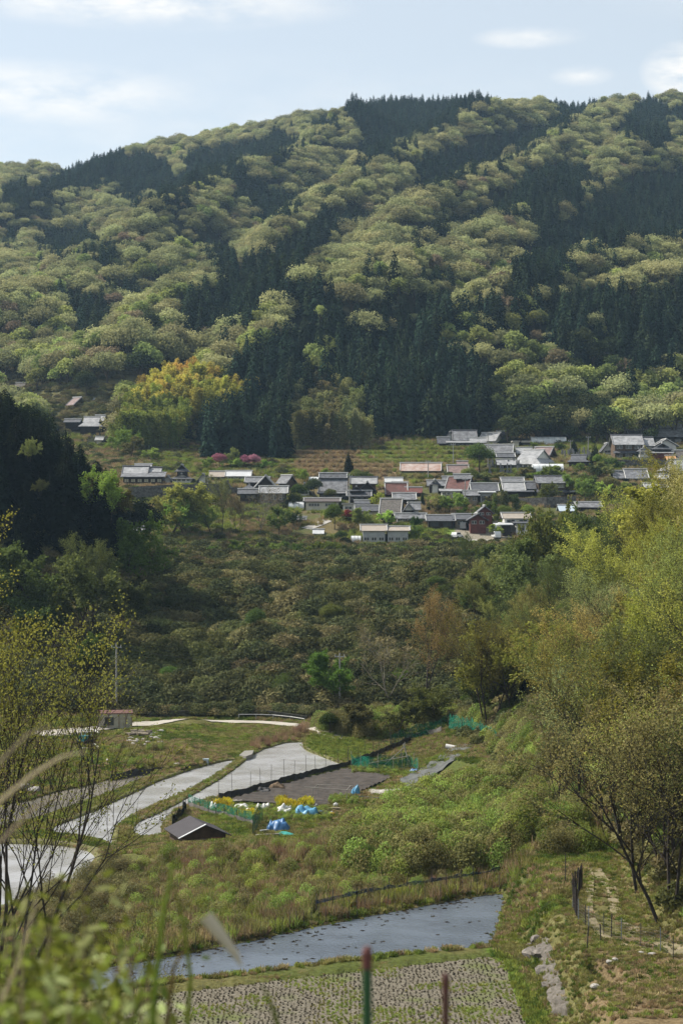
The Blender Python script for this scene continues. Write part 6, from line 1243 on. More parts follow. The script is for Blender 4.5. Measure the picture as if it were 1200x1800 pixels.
# tripod of poles, frames
def poles(name, label, cat, px, py, z, segs, r, m): x, Y = onz(px, py, z); return tag(MB().obj, label) if 0 else tag((lambda mb: [mb.tube(s, r, 5) for s in segs] and mb)(MB()).obj(name, m, None, (x, Y, z)), label, cat)
poles('pole_tripod', 'pale bamboo pole tripod over the green netting', 'poles', 708, 1350, -29.75, [[(-2.5, -1, .2), (.3, 0, 2.6)], [(1.0, -1.0, 0), (0, 0, 2.8)], [(-.6, 1.5, 0), (.1, 0, 2.8)], [(-4, -.5, .6), (.8, .2, 1.4)], [(.6, .2, 0), (.2, .1, 3.0)]], .05, STL)
poles('trellis', 'rusty pole frame at the near edge of the ploughed plot', 'frame', 575, 1410, -29.75, [[(-1.5, 0, 0), (-1.5, 0, 1.4)], [(2, -.3, 0), (2, -.3, 1.3)], [(-2.4, .4, 1.5), (2.3, -.4, 1.3)], [(-1, 3, 0), (-1, 3, 1.3)], [(2.4, 2.6, 0), (2.4, 2.6, 1.3)], [(-1.3, 3, 1.35), (2.6, 2.6, 1.3)], [(2, -.3, 1.3), (2.4, 2.6, 1.3)], [(-1.5, 0, 1.4), (-1, 3, 1.3)]], .035, STL)
# tarpaulins, bags, beds
def heap(name, label, cat, px, py, w_, d_, h_, m, z=-29.75, seed=0, group=None, n=20):
    rn = np.random.default_rng(seed + int(px)); x, Y = onz(px, py, z); V = []; k = n
    for j in range(k + 1):
        for i in range(k + 1):
            u, v = i / k * 2 - 1, j / k * 2 - 1; r = max(abs(u), abs(v)); hh3 = (1 - r ** 3) * (.35 + 1.0 * float(vnoise(np.array([u * 2.8 + seed * 3.1]), np.array([v * 2.8 + px]), 5)[0])) * h_; a = 1 - .18 * (u * u * v * v) + .12 * rn.random()
            V.append((u * w_ / 2 * a, v * d_ / 2 * a, hh3 + .03 * rn.random() - (.06 if r > .98 else 0)))
    i = np.arange(k)[:, None] * (k + 1) + np.arange(k)[None]; Fq = np.stack([i, i + 1, i + k + 2, i + k + 1], -1).reshape(-1, 4)
    return tag(link(name, npmesh(name, np.array(V), Fq, m), None, (x, Y, z)), label, cat, group)
TB = mat('blue_tarpaulin', (.035, .13, .30), .45, noise=.2, scale=2, spec=.4); TBL = mat('light_blue_tarpaulin', (.09, .27, .42), .45, noise=.2); TT = mat('teal_tarpaulin', (.05, .33, .29), .5, noise=.2); VW = mat('white_vinyl_bag', (.60, .60, .57), .5, noise=.2, scale=2)
heap('tarpaulin', 'crumpled bright blue tarpaulin over a heap right of the white bags', 'tarpaulin', 539, 1434, 2.5, 2.6, 1.05, TBL); heap('tarpaulin', 'flatter blue tarpaulin edge trailing right of the crumpled heap', 'tarpaulin', 562, 1434, 1.9, 1.4, .5, TB)
heap('tarpaulin', 'dark blue tarpaulin draped over a frame beside the green net corner', 'tarpaulin', 489, 1459, 2.2, 2.6, .95, TB); heap('tarpaulin', 'teal sheet lying before the dark blue tarpaulin', 'tarpaulin', 495, 1468, 2.3, 1.0, .25, TT)
heap('tarpaulin', 'small light blue cover standing like a cone by the ploughed plot', 'tarpaulin', 625, 1397, 1.0, 1.2, .85, TBL); heap('tarpaulin', 'blue sheet at the right foot of the pole tripod', 'tarpaulin', 728, 1358, 1.4, 1.2, .4, TB); heap('tarpaulin', 'blue scrap of sheet on the far right bank', 'tarpaulin', 818, 1357, .8, .8, .35, TBL, z=-29.3)
for px, py, w_, h_, lb in [(425, 1423, 1.7, .55, 'leftmost white vinyl bag of the row in the vegetable plot'), (442, 1428, 1.4, .5, 'second white vinyl bag of the row, half behind leaves'), (459, 1424, 1.6, .6, 'third white vinyl bag of the row, long and low'), (468, 1421, 1.2, .5, 'fourth white bag lying behind the third'), (499, 1430, 1.8, .85, 'biggest white vinyl mound, alone before the yellow flowers'), (376, 1420, .9, .55, 'white bag beside the leaning boards at the plot corner')]:
    heap('vinyl_bag', lb, 'bag', px, py, w_, 1.3, h_, VW)
heap('vinyl_sheet', 'crumpled whitish vinyl sheets spread right of the frame', 'sheet', 678, 1394, 4.0, 3.0, .35, mat('dirty_vinyl', (.42, .41, .37), .5, noise=.4, scale=2.5, col2=(.16, .14, .11)))
heap('compost_heap', 'brown heap at the back edge of the ploughed plot', 'heap', 487, 1387, 1.8, 1.5, .6, mat('compost', (.17, .12, .075), .95, noise=.4)); heap('compost_heap', 'black plastic heap beside the brown one', 'heap', 462, 1393, 1.8, 1.2, .45, DSHEET)
x, Y = onz(796, 1326, -28.9); tag(MB().tube([(-.85, .25, 0), (.85, -.35, -.25)], .3, 12).obj('drain_pipe', mat('white_pipe', (.55, .54, .52), .6, noise=.1), None, (x, Y, h1(x, Y) + .3)), 'fat white pipe lying on the far grassy bank', 'pipe')
for px, py, col, lb in [(583, 1436, (.50, .36, .03), 'yellow plastic can beside the blue tarpaulin'), (590, 1420, (.5, .5, .48), 'white bucket behind the blue tarpaulin'), (556, 1423, (.04, .05, .06), 'dark tub behind the blue tarpaulin')]:
    x, Y = onz(px, py, -29.75); e = empty('container', (x, Y, -29.78), 0, lb, 'container'); b_ = MB(); b_.tube([(0, 0, 0), (0, 0, .42), (0, 0, .5)], [.24, .26, .14], 10); b_.obj('body', mat('plastic_%d' % px, col, .4), e); MB().tube([(0, 0, .5), (0, 0, .58)], .08, 8).obj('cap', CW, e)
for k, (px, py, L_, a, lb) in enumerate([(478, 1462, 2.6, .6, 'white pole leaning on the dark blue tarpaulin'), (470, 1471, 2.2, .3, 'bare board lying before the green net corner'), (492, 1440, 2.6, .1, 'dark board stack behind the dark blue tarpaulin'), (575, 1424, 2.6, -.1, 'pale board behind the yellow can'), (398, 1412, 2.4, .5, 'pole lying at the plot corner, left one'), (405, 1412, 2.5, .35, 'pole lying at the plot corner, right one'), (648, 1405, 2.4, -.5, 'dark and white board pile right of the light blue cover'), (388, 1410, 1.2, .1, 'teal board at the plot corner')]):
    x, Y = onz(px, py, -29.75); b_ = MB(); b_.box(-L_ / 2, L_ / 2, -.12, .12, .12, .22); b_.box(-L_ / 2 + .15, L_ / 2 - .2, -.05, .25, .02, .117); tag(b_.obj('board', [CW, mat('board_grey', (.25, .23, .20), .8), DSHEET, TANW, STL, STL, DSHEET, TT][k], None, (x, Y, -29.7), a), lb, 'board')
# track, rock face, hollow
TRK = mat('bare_track_earth', (.22, .18, .12), .95, noise=.35, scale=1.5, col2=(.13, .12, .05))
strip('track', 'left rut of the grassy farm track', [(1033, 1518), (1037, 1545), (1035, 1575), (1034, 1608), (1050, 1640), (1085, 1660), (1150, 1676)], .55, TRK, .05, 100); strip('track', 'right rut of the grassy farm track', [(1045, 1525), (1060, 1548), (1076, 1560), (1077, 1590), (1084, 1612), (1110, 1632), (1150, 1655), (1220, 1672)], .75, TRK, .05, 100)
for k in range(8):
    t = random.random(); px = 930 + 42 * t + random.uniform(-8, 12) * (1 + t); py = 1655 + 105 * t + random.uniform(-12, 12); x, Y, z = hit(px, py, 98); rock(x, Y, z - .12, random.uniform(.35, .9), 'grey stone lying at the foot of the bare rock face', 'stones at the rock face', mat('bank_rock', (.19, .17, .15), .9, noise=.4, scale=2, bump=.5), .8)
def rockface():
    n_, m_ = 40, 14; a, b_, c, d = [(934, 1648), (962, 1636), (1012, 1792), (972, 1800)]; V = []
    for j in range(n_ + 1):
        for i in range(m_ + 1):
            u, v = i / m_, j / n_; px = (a[0] * (1 - u) + b_[0] * u) * (1 - v) + (d[0] * (1 - u) + c[0] * u) * v; py = (a[1] * (1 - u) + b_[1] * u) * (1 - v) + (d[1] * (1 - u) + c[1] * u) * v
            V.append(hit(px, py, 98))
    V = np.array(V); nz_ = fbm(V[:, 1] * 2.1 + V[:, 2] * 3.0, V[:, 2] * 2.6 - V[:, 0], 201, 5); q_ = np.floor(nz_ * 7) / 7; uu = np.tile(np.linspace(0, 1, m_ + 1), n_ + 1); vv = np.repeat(np.linspace(0, 1, n_ + 1), m_ + 1); ed_ = np.minimum(np.minimum(uu, 1 - uu) * 5, np.minimum(vv, 1 - vv) * 7).clip(0, 1)
    off = (q_ * .38 + (nz_ - .5) * .25) * ed_ - .12 * (1 - ed_); V[:, 0] -= off; V[:, 2] += off * .35; V[:, 1] -= off * .4
    i = np.arange(n_)[:, None] * (m_ + 1) + np.arange(m_)[None]; Fq = np.stack([i, i + m_ + 1, i + m_ + 2, i + 1], -1).reshape(-1, 4)
    return link('rock_outcrop', npmesh('rock_outcrop', V, Fq, mat('bank_rock_face', (.14, .125, .11), .95, noise=.5, scale=2.5, col2=(.06, .052, .04), bump=.7)))
tag(rockface(), 'bare grey rock face on the bank between stubble field and track', 'rock face')
for px, py, s_, lb in [(1072, 1695, .35, 'mossy stone in the dark hollow of the bank'), (1080, 1690, .25, 'smaller stone above the mossy one'), (1126, 1678, .22, 'white stone by the wire fence, left one'), (1145, 1680, .28, 'white stone by the wire fence, right one'), (1046, 1738, .4, 'rounded stone at the lower end of the hollow'), (1174, 1580, .6, 'reddish boulder at the roots of the many stemmed tree')]:
    x, Y, z = hit(px, py, 98); rock(x, Y, z + .1, s_, lb, None)
x, Y, z = hit(1070, 1725, 98)
# ================================================================ grass, reeds, shrubs (stuff)
def blade(name, seed, n, h, w_, m, R=.25, lean=.35):
    rng = np.random.default_rng(seed); a = rng.random(n) * 6.283; r = R * np.sqrt(rng.random(n)); b0 = np.stack([np.cos(a) * r, np.sin(a) * r, np.zeros(n)], 1); d = rng.normal(size=(n, 3)) * lean; d[:, 2] = 1; hh3 = h * (.5 + .6 * rng.random(n))
    t = b0 + d * hh3[:, None]; t[:, 2] -= np.hypot(d[:, 0], d[:, 1]) * hh3 * .3; s = rng.normal(size=(n, 3)); s[:, 2] = 0; s /= np.linalg.norm(s, axis=1, keepdims=True); s *= w_ / 2
    V = np.stack([b0 - s, b0 + s, t + s * .35, t - s * .35], 1).reshape(-1, 3); return npmesh(name, V, np.arange(n * 4).reshape(n, 4), m)
GM = [leafmat('grass_green', (.27, .31, .07), (.16, .195, .045), .4), leafmat('grass_olive', (.28, .265, .095), (.18, .17, .06), .35), leafmat('grass_straw', (.36, .28, .15), (.23, .17, .095), .3), leafmat('grass_deep', (.135, .185, .04), (.08, .11, .027), .4)]
GR = [blade('grass_%d' % i, 140 + i, 46, .32, .07, GM[i]) for i in range(4)] + [blade('tall_grass_%d' % i, 150 + i, 60, .95, .06, GM[i], .4, .28) for i in range(3)]
RM_ = [leafmat('reed_brown', (.32, .23, .13), (.19, .135, .08), .3), leafmat('reed_red', (.27, .17, .105), (.16, .10, .07), .3), leafmat('shrub_green', (.27, .34, .08), (.15, .20, .045), .42), leafmat('shrub_olive', (.25, .24, .09), (.15, .145, .055), .35), leafmat('flower_yellow', (.62, .50, .03), (.30, .28, .04), .3)]
REED = [blade('reed_%d' % i, 160 + i, 80, 1.5, .055, RM_[i % 2], .5, .2) for i in range(3)]
SHR = [tuftmesh('shrub_%d' % i, 170 + i, 1.1, 2.1, 1900, .085, [RM_[2], RM_[2], RM_[3], THK and TM[0]][i], 1.7, 1.6) for i in range(4)]
rng = np.random.default_rng(33)
N0 = 150000; Y = np.sqrt(rng.random(N0) * (266 ** 2 - 98 ** 2) + 98 ** 2); x = (rng.random(N0) - .5) * .46 * Y; z = H(x, Y); px, py = topx(x, Y, z); inp = inpad(x, Y); nz = fbm(x / 3.5, Y / 3.5, 141); u = rng.random(N0); n4 = fbm(x / 9, Y / 9, 148)
def far_zone(px, py): return inpoly(px, py, [(200, 1690), (430, 1648), (640, 1604), (900, 1562), (960, 1480), (900, 1350), (1000, 1250), (1100, 1480), (900, 1500), (600, 1480), (480, 1488), (300, 1515), (200, 1560)])
def zp(*polys):
    r = np.zeros(N0, bool)
    for p in polys: r |= inpoly(px + (nz - .5) * 30, py + (nz - .5) * 16, p)
    return r
PLOT = zp([(392, 1410), (600, 1350), (694, 1366), (570, 1422)]) | zp([(205, 1504), (240, 1500), (278, 1512), (262, 1525), (225, 1520)]) | zp([(700, 1372), (800, 1334), (838, 1342), (720, 1390)])
ROADZ = inpoly(px, py, [(60, 1300), (160, 1290), (280, 1277), (380, 1273), (455, 1275), (520, 1280), (560, 1290), (560, 1278), (520, 1271), (455, 1266), (380, 1264), (280, 1266), (160, 1278), (60, 1284)])
RUT = inpoly(px, py, [(1030, 1520), (1050, 1520), (1082, 1560), (1084, 1610), (1150, 1655), (1220, 1668), (1220, 1685), (1130, 1672), (1040, 1640), (1028, 1600), (1030, 1560)])
TALL = zp([(185, 1640), (215, 1560), (300, 1505), (380, 1490), (480, 1478), (600, 1470), (900, 1500), (900, 1540), (560, 1606), (430, 1640), (200, 1690)])
NSTRIP = segdist(x, Y, wpoly([(140, 1776), (300, 1740), (430, 1725), (600, 1705), (760, 1687), (866, 1676)])) < .85
keep = ~(NSTRIP & (px < 866)) & ~inp & ~PLOT & ~ROADZ & ~(RUT & (u > .35)) & (Y < 264)
# keep just off the banks' inner edges is not needed: the banks are grassy too
k = np.where(nz > .56, 1, np.where(nz < .42, 3, 0)); k = np.where(u < .2, rng.integers(0, 4, N0), k); k = np.where((n4 > .55) & (u > .6), 2, k)
bankr = zp([(940, 1640), (1090, 1480), (1300, 1480), (1300, 1900), (960, 1800)]); k = np.where(bankr & (u > .45), np.where(u > .93, 2, 1), k); k = np.where(zp([(1085, 1690), (1260, 1680), (1260, 1900), (1030, 1790)]) & (u > .55), 2, k)
mow = zp([(845, 1660), (905, 1690), (960, 1790), (940, 1830), (870, 1700)], [(530, 1330), (545, 1296), (600, 1290), (650, 1300), (640, 1330), (600, 1335)]); k = np.where(mow, np.where(u > .7, 3, 0), k)
tg = (~mow) & (u > .86) & ~(bankr & (px < 1000) & False) & (py < 1690) & ~zp([(200, 1360), (500, 1300), (560, 1300), (600, 1360), (330, 1440), (200, 1500)]); tg &= far_zone(px, py) ; k = np.where(tg, 4 + rng.integers(0, 3, N0), k); keep &= ~(TALL & (u < .3))
sc_ = .7 + .6 * rng.random(N0); sc_ = np.where(bankr, sc_ * .7, sc_)
scatter('meadow_grass', np.stack([x, Y, z - .03], 1)[keep], (rng.random(N0) * 6.28)[keep], sc_[keep], GR, k[keep], 'grass and weeds on the valley floor, banks and track verges', 'grass')
# banks of the paddies
Q = np.vstack([p for p in BP]); Q = np.repeat(Q, 9, 0); Q = Q + rng.normal(size=Q.shape) * .20; hz_ = np.where(np.arange(len(Q)) < len(BP[0]) * 9, -29.93, -29.78)
dd = np.zeros(len(Q), bool); 
scatter('bank_grass', np.column_stack([Q, hz_]), rng.random(len(Q)) * 6.28, .25 + .35 * rng.random(len(Q)), GR, rng.choice([0, 0, 1, 2, 3], len(Q)), 'short grass on the paddy banks', 'grass')
# straw on the near bank and its field edge
Qn = np.array(wpoly([(190, 1762), (300, 1740), (430, 1725), (600, 1705), (760, 1687), (870, 1674)])); t = rng.random(2600) * (len(Qn) - 1); i = t.astype(int); Pn = Qn[i] + (Qn[i + 1] - Qn[i]) * (t - i)[:, None] + rng.normal(size=(2600, 2)) * .25
scatter('straw_litter', np.column_stack([Pn, np.full(2600, -29.93)]), rng.random(2600) * 6.28, .25 + .25 * rng.random(2600), GR, rng.choice([1, 2, 2, 2, 0], 2600), 'straw and grass along the bank of the nearest paddy', 'grass')
# reeds and shrubs
N1 = 26000; Y = np.sqrt(rng.random(N1) * (262 ** 2 - 118 ** 2) + 118 ** 2); x = (rng.random(N1) - .5) * .42 * Y; z = H(x, Y); px, py = topx(x, Y, z); inp = inpad(x, Y); nz = fbm(x / 4, Y / 4, 151); u = rng.random(N1)
def zq(*polys):
    r = np.zeros(N1, bool)
    for p in polys: r |= inpoly(px + (nz - .5) * 34, py + (nz - .5) * 16, p)
    return r
far_b = inpoly(px, py, [(200, 1690), (330, 1668), (430, 1648), (560, 1620), (640, 1604), (720, 1590), (800, 1576), (900, 1562), (900, 1500), (600, 1470), (480, 1478), (300, 1505), (200, 1560)])
rz_ = far_b & ((nz > .47) | (u < .12)) | zq([(430, 1310), (500, 1290), (545, 1282), (530, 1300), (460, 1320)], [(100, 1400), (180, 1370), (200, 1390), (140, 1420)]) & (u < .6)
edge = far_b & (segdist(x, Y, wpoly([(200, 1697), (330, 1675), (430, 1655), (560, 1628), (700, 1600), (893, 1566)])) < 2.2)
rz_ = (rz_ | edge) & ~inp & (u < .5) & ~inpoly(px, py, [(290, 1400), (620, 1380), (640, 1478), (460, 1500), (290, 1505)])
scatter('reeds', np.stack([x, Y, z - .05], 1)[rz_], (rng.random(N1) * 6.28)[rz_], (np.where(edge, .42, .62) * (.7 + .6 * rng.random(N1)))[rz_], REED, rng.integers(0, 3, N1)[rz_], 'dry brown reeds and tall grass behind the nearest paddy', 'reeds')
willow = zq([(600, 1500), (640, 1460), (700, 1425), (760, 1400), (860, 1378), (940, 1390), (960, 1440), (900, 1500), (880, 1530), (700, 1555), (610, 1540)])
lowsh = far_b & ((nz < .50) | (u > .80)) & ~edge & ~inpoly(px, py, [(290, 1400), (620, 1380), (640, 1470), (460, 1490), (290, 1500)])
leftb = zq([(40, 1570), (120, 1545), (185, 1515), (210, 1530), (260, 1560), (230, 1640), (160, 1690), (60, 1680)]) & ~inp
mid = zq([(860, 1300), (940, 1250), (1010, 1400), (1040, 1500), (960, 1500), (900, 1400)]) | zq([(560, 1280), (640, 1262), (760, 1250), (860, 1270), (860, 1285), (780, 1268), (680, 1300), (600, 1290)])
slope = zq([(100, 1300), (170, 1320), (300, 1310), (330, 1340), (230, 1350), (110, 1370)])
sel = ((willow & (u < .8)) | (lowsh & (u > .55)) | (leftb & (u < .4)) | (mid & (u < .45)) | (slope & (u < .10))) & ~inp
kk = np.where(willow, np.where(u < .45, rng.integers(0, 2, N1), 2), np.where(mid, rng.integers(1, 4, N1), np.where(leftb, 3, rng.integers(0, 4, N1))))
ss = np.where(willow, 1.2, np.where(mid, 1.0, np.where(leftb, .7, np.where(slope, .5, .62)))) * (.6 + .7 * rng.random(N1))
scatter('shrub_undergrowth', np.stack([x, Y, z - .2], 1)[sel], (rng.random(N1) * 6.28)[sel], ss[sel], SHR, kk[sel], 'willow shrubs and scrub between the vegetable plot and the nearest paddy', 'undergrowth')
# vegetables and flowers
n_ = 900; a = rng.random(n_); Pv = np.array([onz(390 + 190 * t + rng.normal() * 3, 1422 + 22 * rng.random() + 0 * t, -29.75) for t in a]); Pv = np.vstack([Pv, np.array([onz(620 + 80 * t, 1352 + 8 * rng.random(), -29.75) for t in rng.random(260)]), np.array([onz(580 + 50 * t, 1402 + 12 * rng.random(), -29.75) for t in rng.random(160)])])
m_ = len(Pv); scatter('vegetable_undergrowth', np.column_stack([Pv, np.full(m_, -29.8)]), rng.random(m_) * 6.28, .16 + .16 * rng.random(m_), SHR, rng.choice([0, 1, 1, 2], m_), 'leafy vegetables and weeds of the plot', 'vegetables')
FL = [blade('flower_head', 181, 60, .75, .14, RM_[4], .35, .3), blade('flower_leaf', 182, 40, .6, .08, GM[0], .3, .3)]
Pf = np.array([onz(488 + 58 * t, 1410 + 9 * rng.random() ** .5 - 4 * math.sin(t * 9), -29.75) for t in rng.random(110)] + [onz(382 + 22 * t, 1412 + 8 * rng.random(), -29.75) for t in rng.random(46)] + [onz(390 + 60 * t, 1432 + 8 * rng.random(), -29.75) for t in rng.random(26)])
scatter('yellow_flowers', np.column_stack([Pf, np.full(len(Pf), -29.75)]), rng.random(len(Pf)) * 6.28, .45 + .6 * rng.random(len(Pf)), FL, (rng.random(len(Pf)) < .35).astype(int), 'yellow rape flowers behind the white bags', 'flowers')
# stubble rows and floating debris
pts = []
for r in range(100):
    for c in range(190):
        x_ = -17 + c * .27; y_ = 96 + r * .36; pts.append((x_ + rng.normal() * .05, y_ + (x_ * .12) + rng.normal() * .05))
pts = np.array(pts); ins = inpoly(pts[:, 0], pts[:, 1], PAD['field']) & (rng.random(len(pts)) < .86); pts = pts[ins]
ST = [blade('stub_a', 190, 12, .10, .03, leafmat('stubble', (.075, .065, .045), (.04, .034, .025), .1), .05, .25), blade('stub_b', 191, 16, .14, .04, GM[1], .06, .4), blade('stub_c', 192, 18, .15, .045, GM[0], .08, .5)]
g_ = fbm(pts[:, 0] / 2.8, pts[:, 1] / 2.8, 161) + .15 * rng.random(len(pts))
scatter('rice_stubble_grass', np.column_stack([pts, np.full(len(pts), -29.96)]), rng.random(len(pts)) * 6.28, .8 + .5 * rng.random(len(pts)), ST, np.where(g_ > .70, 2, np.where(g_ > .64, 1, 0)), 'rows of old rice stubble with new green weeds', 'stubble')
n_ = 900; A = np.array(PAD['near']); cand = np.column_stack([rng.uniform(A[:, 0].min(), A[:, 0].max(), 6000), rng.uniform(A[:, 1].min(), A[:, 1].max(), 6000)]); ins = inpoly(cand[:, 0], cand[:, 1], PAD['near']); dE = segdist(cand[:, 0], cand[:, 1], wpoly([(200, 1697), (430, 1656), (560, 1628), (700, 1601), (893, 1570)]))
ins &= (rng.random(6000) < .05 + .8 * np.exp(-dE / .9)) ; cand = cand[ins]
scatter('floating_debris', np.column_stack([cand, np.full(len(cand), -29.935)]), rng.random(len(cand)) * 6.28, .5 + .9 * rng.random(len(cand)), [blade('clod_a', 195, 16, .07, .09, leafmat('clod', (.07, .055, .03), (.03, .025, .015), .1), .12, 1.2)], np.zeros(len(cand), int), 'clods and plant bits lying in the shallow water', 'debris')
wl = [hit(x_, 1262, 200) for x_ in np.linspace(255, 560, 60)]; wl = np.array([w_ for w_ in wl for _ in range(3)]); wl[:, 1] += .9 + rng.random(len(wl)) * 1.6; wl[:, 2] = H(wl[:, 0], wl[:, 1]) + .5
scatter('wall_undergrowth', wl, rng.random(len(wl)) * 6.28, .45 + .5 * rng.random(len(wl)), THK, rng.choice([0, 1, 2, 3, 5, 6, 8], len(wl)), 'thicket hanging over the stone wall of the farm road', 'undergrowth')
# grass of the village fields
N2 = 60000; Y = 430 + 185 * rng.random(N2); x = (rng.random(N2) - .5) * .44 * Y; z = H(x, Y); px, py = topx(x, Y, z); c_ = fbm(x / 10, Y / 7, 211); brown = inpoly(px, py, [(520, 795), (610, 775), (650, 800), (690, 815), (690, 845), (530, 845)]); green = inpoly(px, py, [(618, 800), (700, 775), (860, 740), (800, 812), (700, 818), (640, 816)]) & (np.sin(z * 3.7) > -.6)
k_ = np.where(brown & ~green, 6, np.where(green, np.where(rng.random(N2) < .7, 4, 5), np.where(c_ > .55, 6, np.where(c_ > .45, 5, 4)))); ok = (rng.random(N2) < np.where(brown | green, 1, .55)) & ~((px > 790) & (px < 900) & (py > 928) & (py < 954))
for e_, Yh in HS: ok &= ~((np.abs(x - e_.location.x) < 5) & (Y > Yh - 2.5) & (Y < Yh + 9))
scatter('village_grass', np.stack([x, Y, z - .05], 1)[ok], (rng.random(N2) * 6.28)[ok], (.7 + .7 * rng.random(N2))[ok], GR, k_[ok], 'tall grass and straw on the village fields and slopes', 'grass')
rng2 = np.random.default_rng(77)
# ================================================================ blurred plants right before the camera
def fpt(px, py, D): return Vector(((px - 600) / F * D, D, (900 - py) / F * D))
FLV = leafmat('near_leaves', (.19, .24, .04), (.085, .11, .025), .45); FLW = leafmat('near_leaves_pale', (.30, .34, .14), (.24, .28, .11), .35); STEM = mat('near_stem', (.16, .12, .07), .8); DRY = leafmat('dry_straw', (.50, .42, .30), (.36, .29, .20), .4)
def spray(name, label, D, px, py, tips, nleaf, seed, size=.030, m=None, fr=.25):
    rn = random.Random(seed); base = fpt(px, py, D); base.z = max(-1.7 - .36 * D, -3.2); e = empty(name, base, 0, label, 'bush'); mb = MB(); P = []; 
    for tx, ty in tips:
        t = fpt(tx, ty, D + rn.uniform(-.25, .3)); mid = base.lerp(t, .55) + Vector((rn.uniform(-.08, .08), rn.uniform(-.1, .1), .12)); pts = [base.lerp(mid, .5), base.lerp(mid, .5)]
        pts = [base * (1 - s) ** 2 + mid * 2 * s * (1 - s) + t * s * s for s in [i / 8 for i in range(9)]]
        mb.tube([p - base for p in pts], [.007 - .0006 * i for i in range(9)], 4)
        for _ in range(nleaf // len(tips)):
            s = rn.uniform(.45, 1.0); p = base * (1 - s) ** 2 + mid * 2 * s * (1 - s) + t * s * s; P.append(p - base + Vector((rn.gauss(0, .045), rn.gauss(0, .06), rn.gauss(0, .045))))
    mb.obj('stem', STEM, e); P = np.array(P); r_ = np.random.default_rng(seed); Nn = unit(len(P), r_) + [0, -.3, .5]; Nn /= np.linalg.norm(Nn, axis=1, keepdims=True)
    # pointed leaves: folded six sided blades
    n = len(P); a = np.cross(Nn, r_.normal(size=(n, 3))); a /= np.linalg.norm(a, axis=1, keepdims=True); b2 = np.cross(Nn, a); s = (size * (.6 + .8 * r_.random(n)))[:, None]
    V = np.stack([P - a * s, P - a * s * .3 + b2 * s * .42, P + a * s * .45 + b2 * s * .36, P + a * s * 1.1, P + a * s * .45 - b2 * s * .36, P - a * s * .3 - b2 * s * .42], 1); V[:, [1, 2, 4, 5]] += (Nn * s * .12)[:, None, :]; V = V.reshape(-1, 3); Fq = np.arange(n * 6).reshape(n, 6)
    link('leaves', npmesh('near_leaves', V, Fq, [FLV, FLW], (r_.random(n) < fr).astype(int)), e); return e
spray('foreground_bush', 'blurred leafy bush filling the lower left corner, main clump', 3.2, 60, 2100, [(20, 1610), (90, 1600), (150, 1570), (130, 1680), (210, 1670), (30, 1700), (180, 1740), (90, 1770), (250, 1760), (10, 1640), (60, 1655)], 3800, 1, .013)
spray('foreground_bush', 'blurred leafy shoot right of the main foreground bush, with whitish young leaves', 3.6, 240, 2100, [(225, 1640), (262, 1690), (200, 1700), (250, 1770)], 420, 2, .015, fr=.45)
spray('foreground_bush', 'lowest blurred foliage at the left bottom corner', 2.8, 40, 2300, [(0, 1740), (80, 1790), (150, 1800), (40, 1690), (200, 1820), (120, 1740)], 1400, 3, .014)
def nblade(name, label, D, pts, wpx, m, cat='grass blade'):
    P = [fpt(x, y, D) for x, y in pts]; o0 = P[0].copy(); P = [p - o0 for p in P]; w_ = wpx / F * D; mb = MB(); vs = []; n = len(P)
    for i, p in enumerate(P):
        d = (P[min(i + 1, n - 1)] - P[max(i - 1, 0)]).normalized(); s = Vector((d.z, 0, -d.x)).normalized() * w_ / 2 * (1 - (i / (n - 1)) ** 2 * .85); vs += [p - s + Vector((0, .25 * w_, 0)), p, p + s + Vector((0, .25 * w_, 0))]
    mb.add(vs, [(3 * i + j, 3 * i + j + 1, 3 * i + j + 4, 3 * i + j + 3) for i in range(n - 1) for j in (0, 1)]); o = mb.obj(name, m, None, o0); md = o.modifiers.new('thickness', 'SOLIDIFY'); md.thickness = .001; return tag(o, label, cat)
nblade('grass_blade', 'blurred green grass blade, tallest, bending right before the reeds', 3.0, [(240, 2300), (262, 1900), (270, 1760), (285, 1620), (300, 1540), (306, 1505)], 12, FLV)
nblade('grass_blade', 'blurred green grass blade beside the tallest one', 3.1, [(300, 2300), (322, 1900), (335, 1720), (322, 1620), (302, 1545)], 10, FLV)
nblade('grass_blade', 'blurred green blade leaning right at the middle bottom', 3.0, [(400, 2300), (492, 1815), (478, 1770), (458, 1725)], 12, FLV)
nblade('grass_blade', 'blurred reddish stalk left of the middle bottom', 3.2, [(270, 2300), (290, 1830), (305, 1700), (345, 1640)], 9, leafmat('red_stalk', (.20, .14, .06), (.14, .10, .05), .3))
nblade('grass_blade', 'second blurred green blade at the lower left', 2.9, [(190, 2300), (225, 1830), (255, 1720), (262, 1650)], 10, FLV)
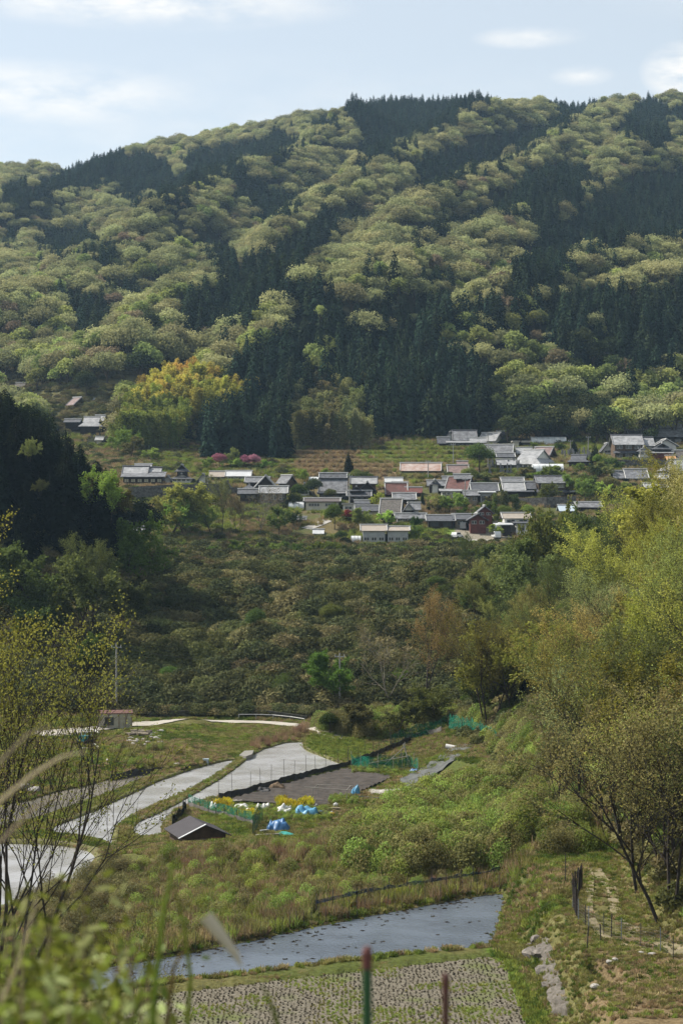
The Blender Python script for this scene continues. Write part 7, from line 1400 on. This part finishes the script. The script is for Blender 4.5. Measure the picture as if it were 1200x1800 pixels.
nblade('dead_leaf', 'blurred whitish dead leaf hanging over the nearest paddy', 3.0, [(362, 1612), (378, 1632), (396, 1655), (414, 1680), (424, 1700)], 24, leafmat('white_dead_leaf', (.75, .70, .60), (.6, .54, .45), .5), 'leaf')
for k, (pts, w_) in enumerate([([(-120, 1560), (0, 1480), (60, 1420), (100, 1400)], 8), ([(-120, 1480), (0, 1340), (50, 1290), (95, 1275)], 10), ([(-160, 1600), (-20, 1425), (60, 1360), (110, 1330), (150, 1322)], 11), ([(-100, 1700), (-30, 1500), (0, 1480), (35, 1460)], 9), ([(-60, 1900), (30, 1700), (60, 1600), (66, 1560)], 6)]):
    nblade('straw_plume', ['lowest pale plume stalk at the left edge', 'pale plume stalk rising highest at the left edge', 'long pale plume stalk across the left trees', 'short pale plume stalk at the left edge', 'ochre dry leaf in the foreground bush'][k], 2.8, pts, w_ * .8, DRY, 'plume')
def stake(px, top, D, r, m, capm, label):
    a = fpt(px, top, D); z0 = -1.7 - .36 * D - .3; e = empty('garden_stake', (a.x, a.y, z0), 0, label, 'garden stake'); h = a.z - z0; MB().tube([(0, 0, 0), (0, 0, h - .02)], [r, r], 10).obj('shaft', m, e)
    b_ = MB(); b_.tube([(0, 0, h - .035), (0, 0, h - .008), (0, 0, h)], [r * 1.1, r * 1.1, r * .6], 10); b_.obj('cap', capm, e)
stake(645, 1664, 2.9, .0078, mat('stake_green_plastic', (.02, .075, .028), .5), mat('stake_red_cap', (.13, .045, .04), .6), 'blurred green garden stake with a dull red cap')
stake(783, 1710, 3.1, .0062, mat('stake_brown_plastic', (.075, .03, .025), .5), mat('stake_brown_cap', (.09, .035, .03), .5), 'blurred dark brown garden stake right of the green one')
# ================================================================ haze
hb = MB().box(-640, 640, -6, 2330, -60, 420)
m, n, o = newmat('haze_air'); v = n.nodes.new('ShaderNodeVolumePrincipled'); v.inputs['Color'].default_value = (.50, .74, 1.0, 1); v.inputs['Density'].default_value = HAZE; v.inputs['Anisotropy'].default_value = .2
n.links.new(v.outputs[0], o.inputs['Volume']); m.cycles.homogeneous_volume = True
tag(hb.obj('haze', m), 'pale blue haze filling the valley air', 'haze', None, 'stuff')
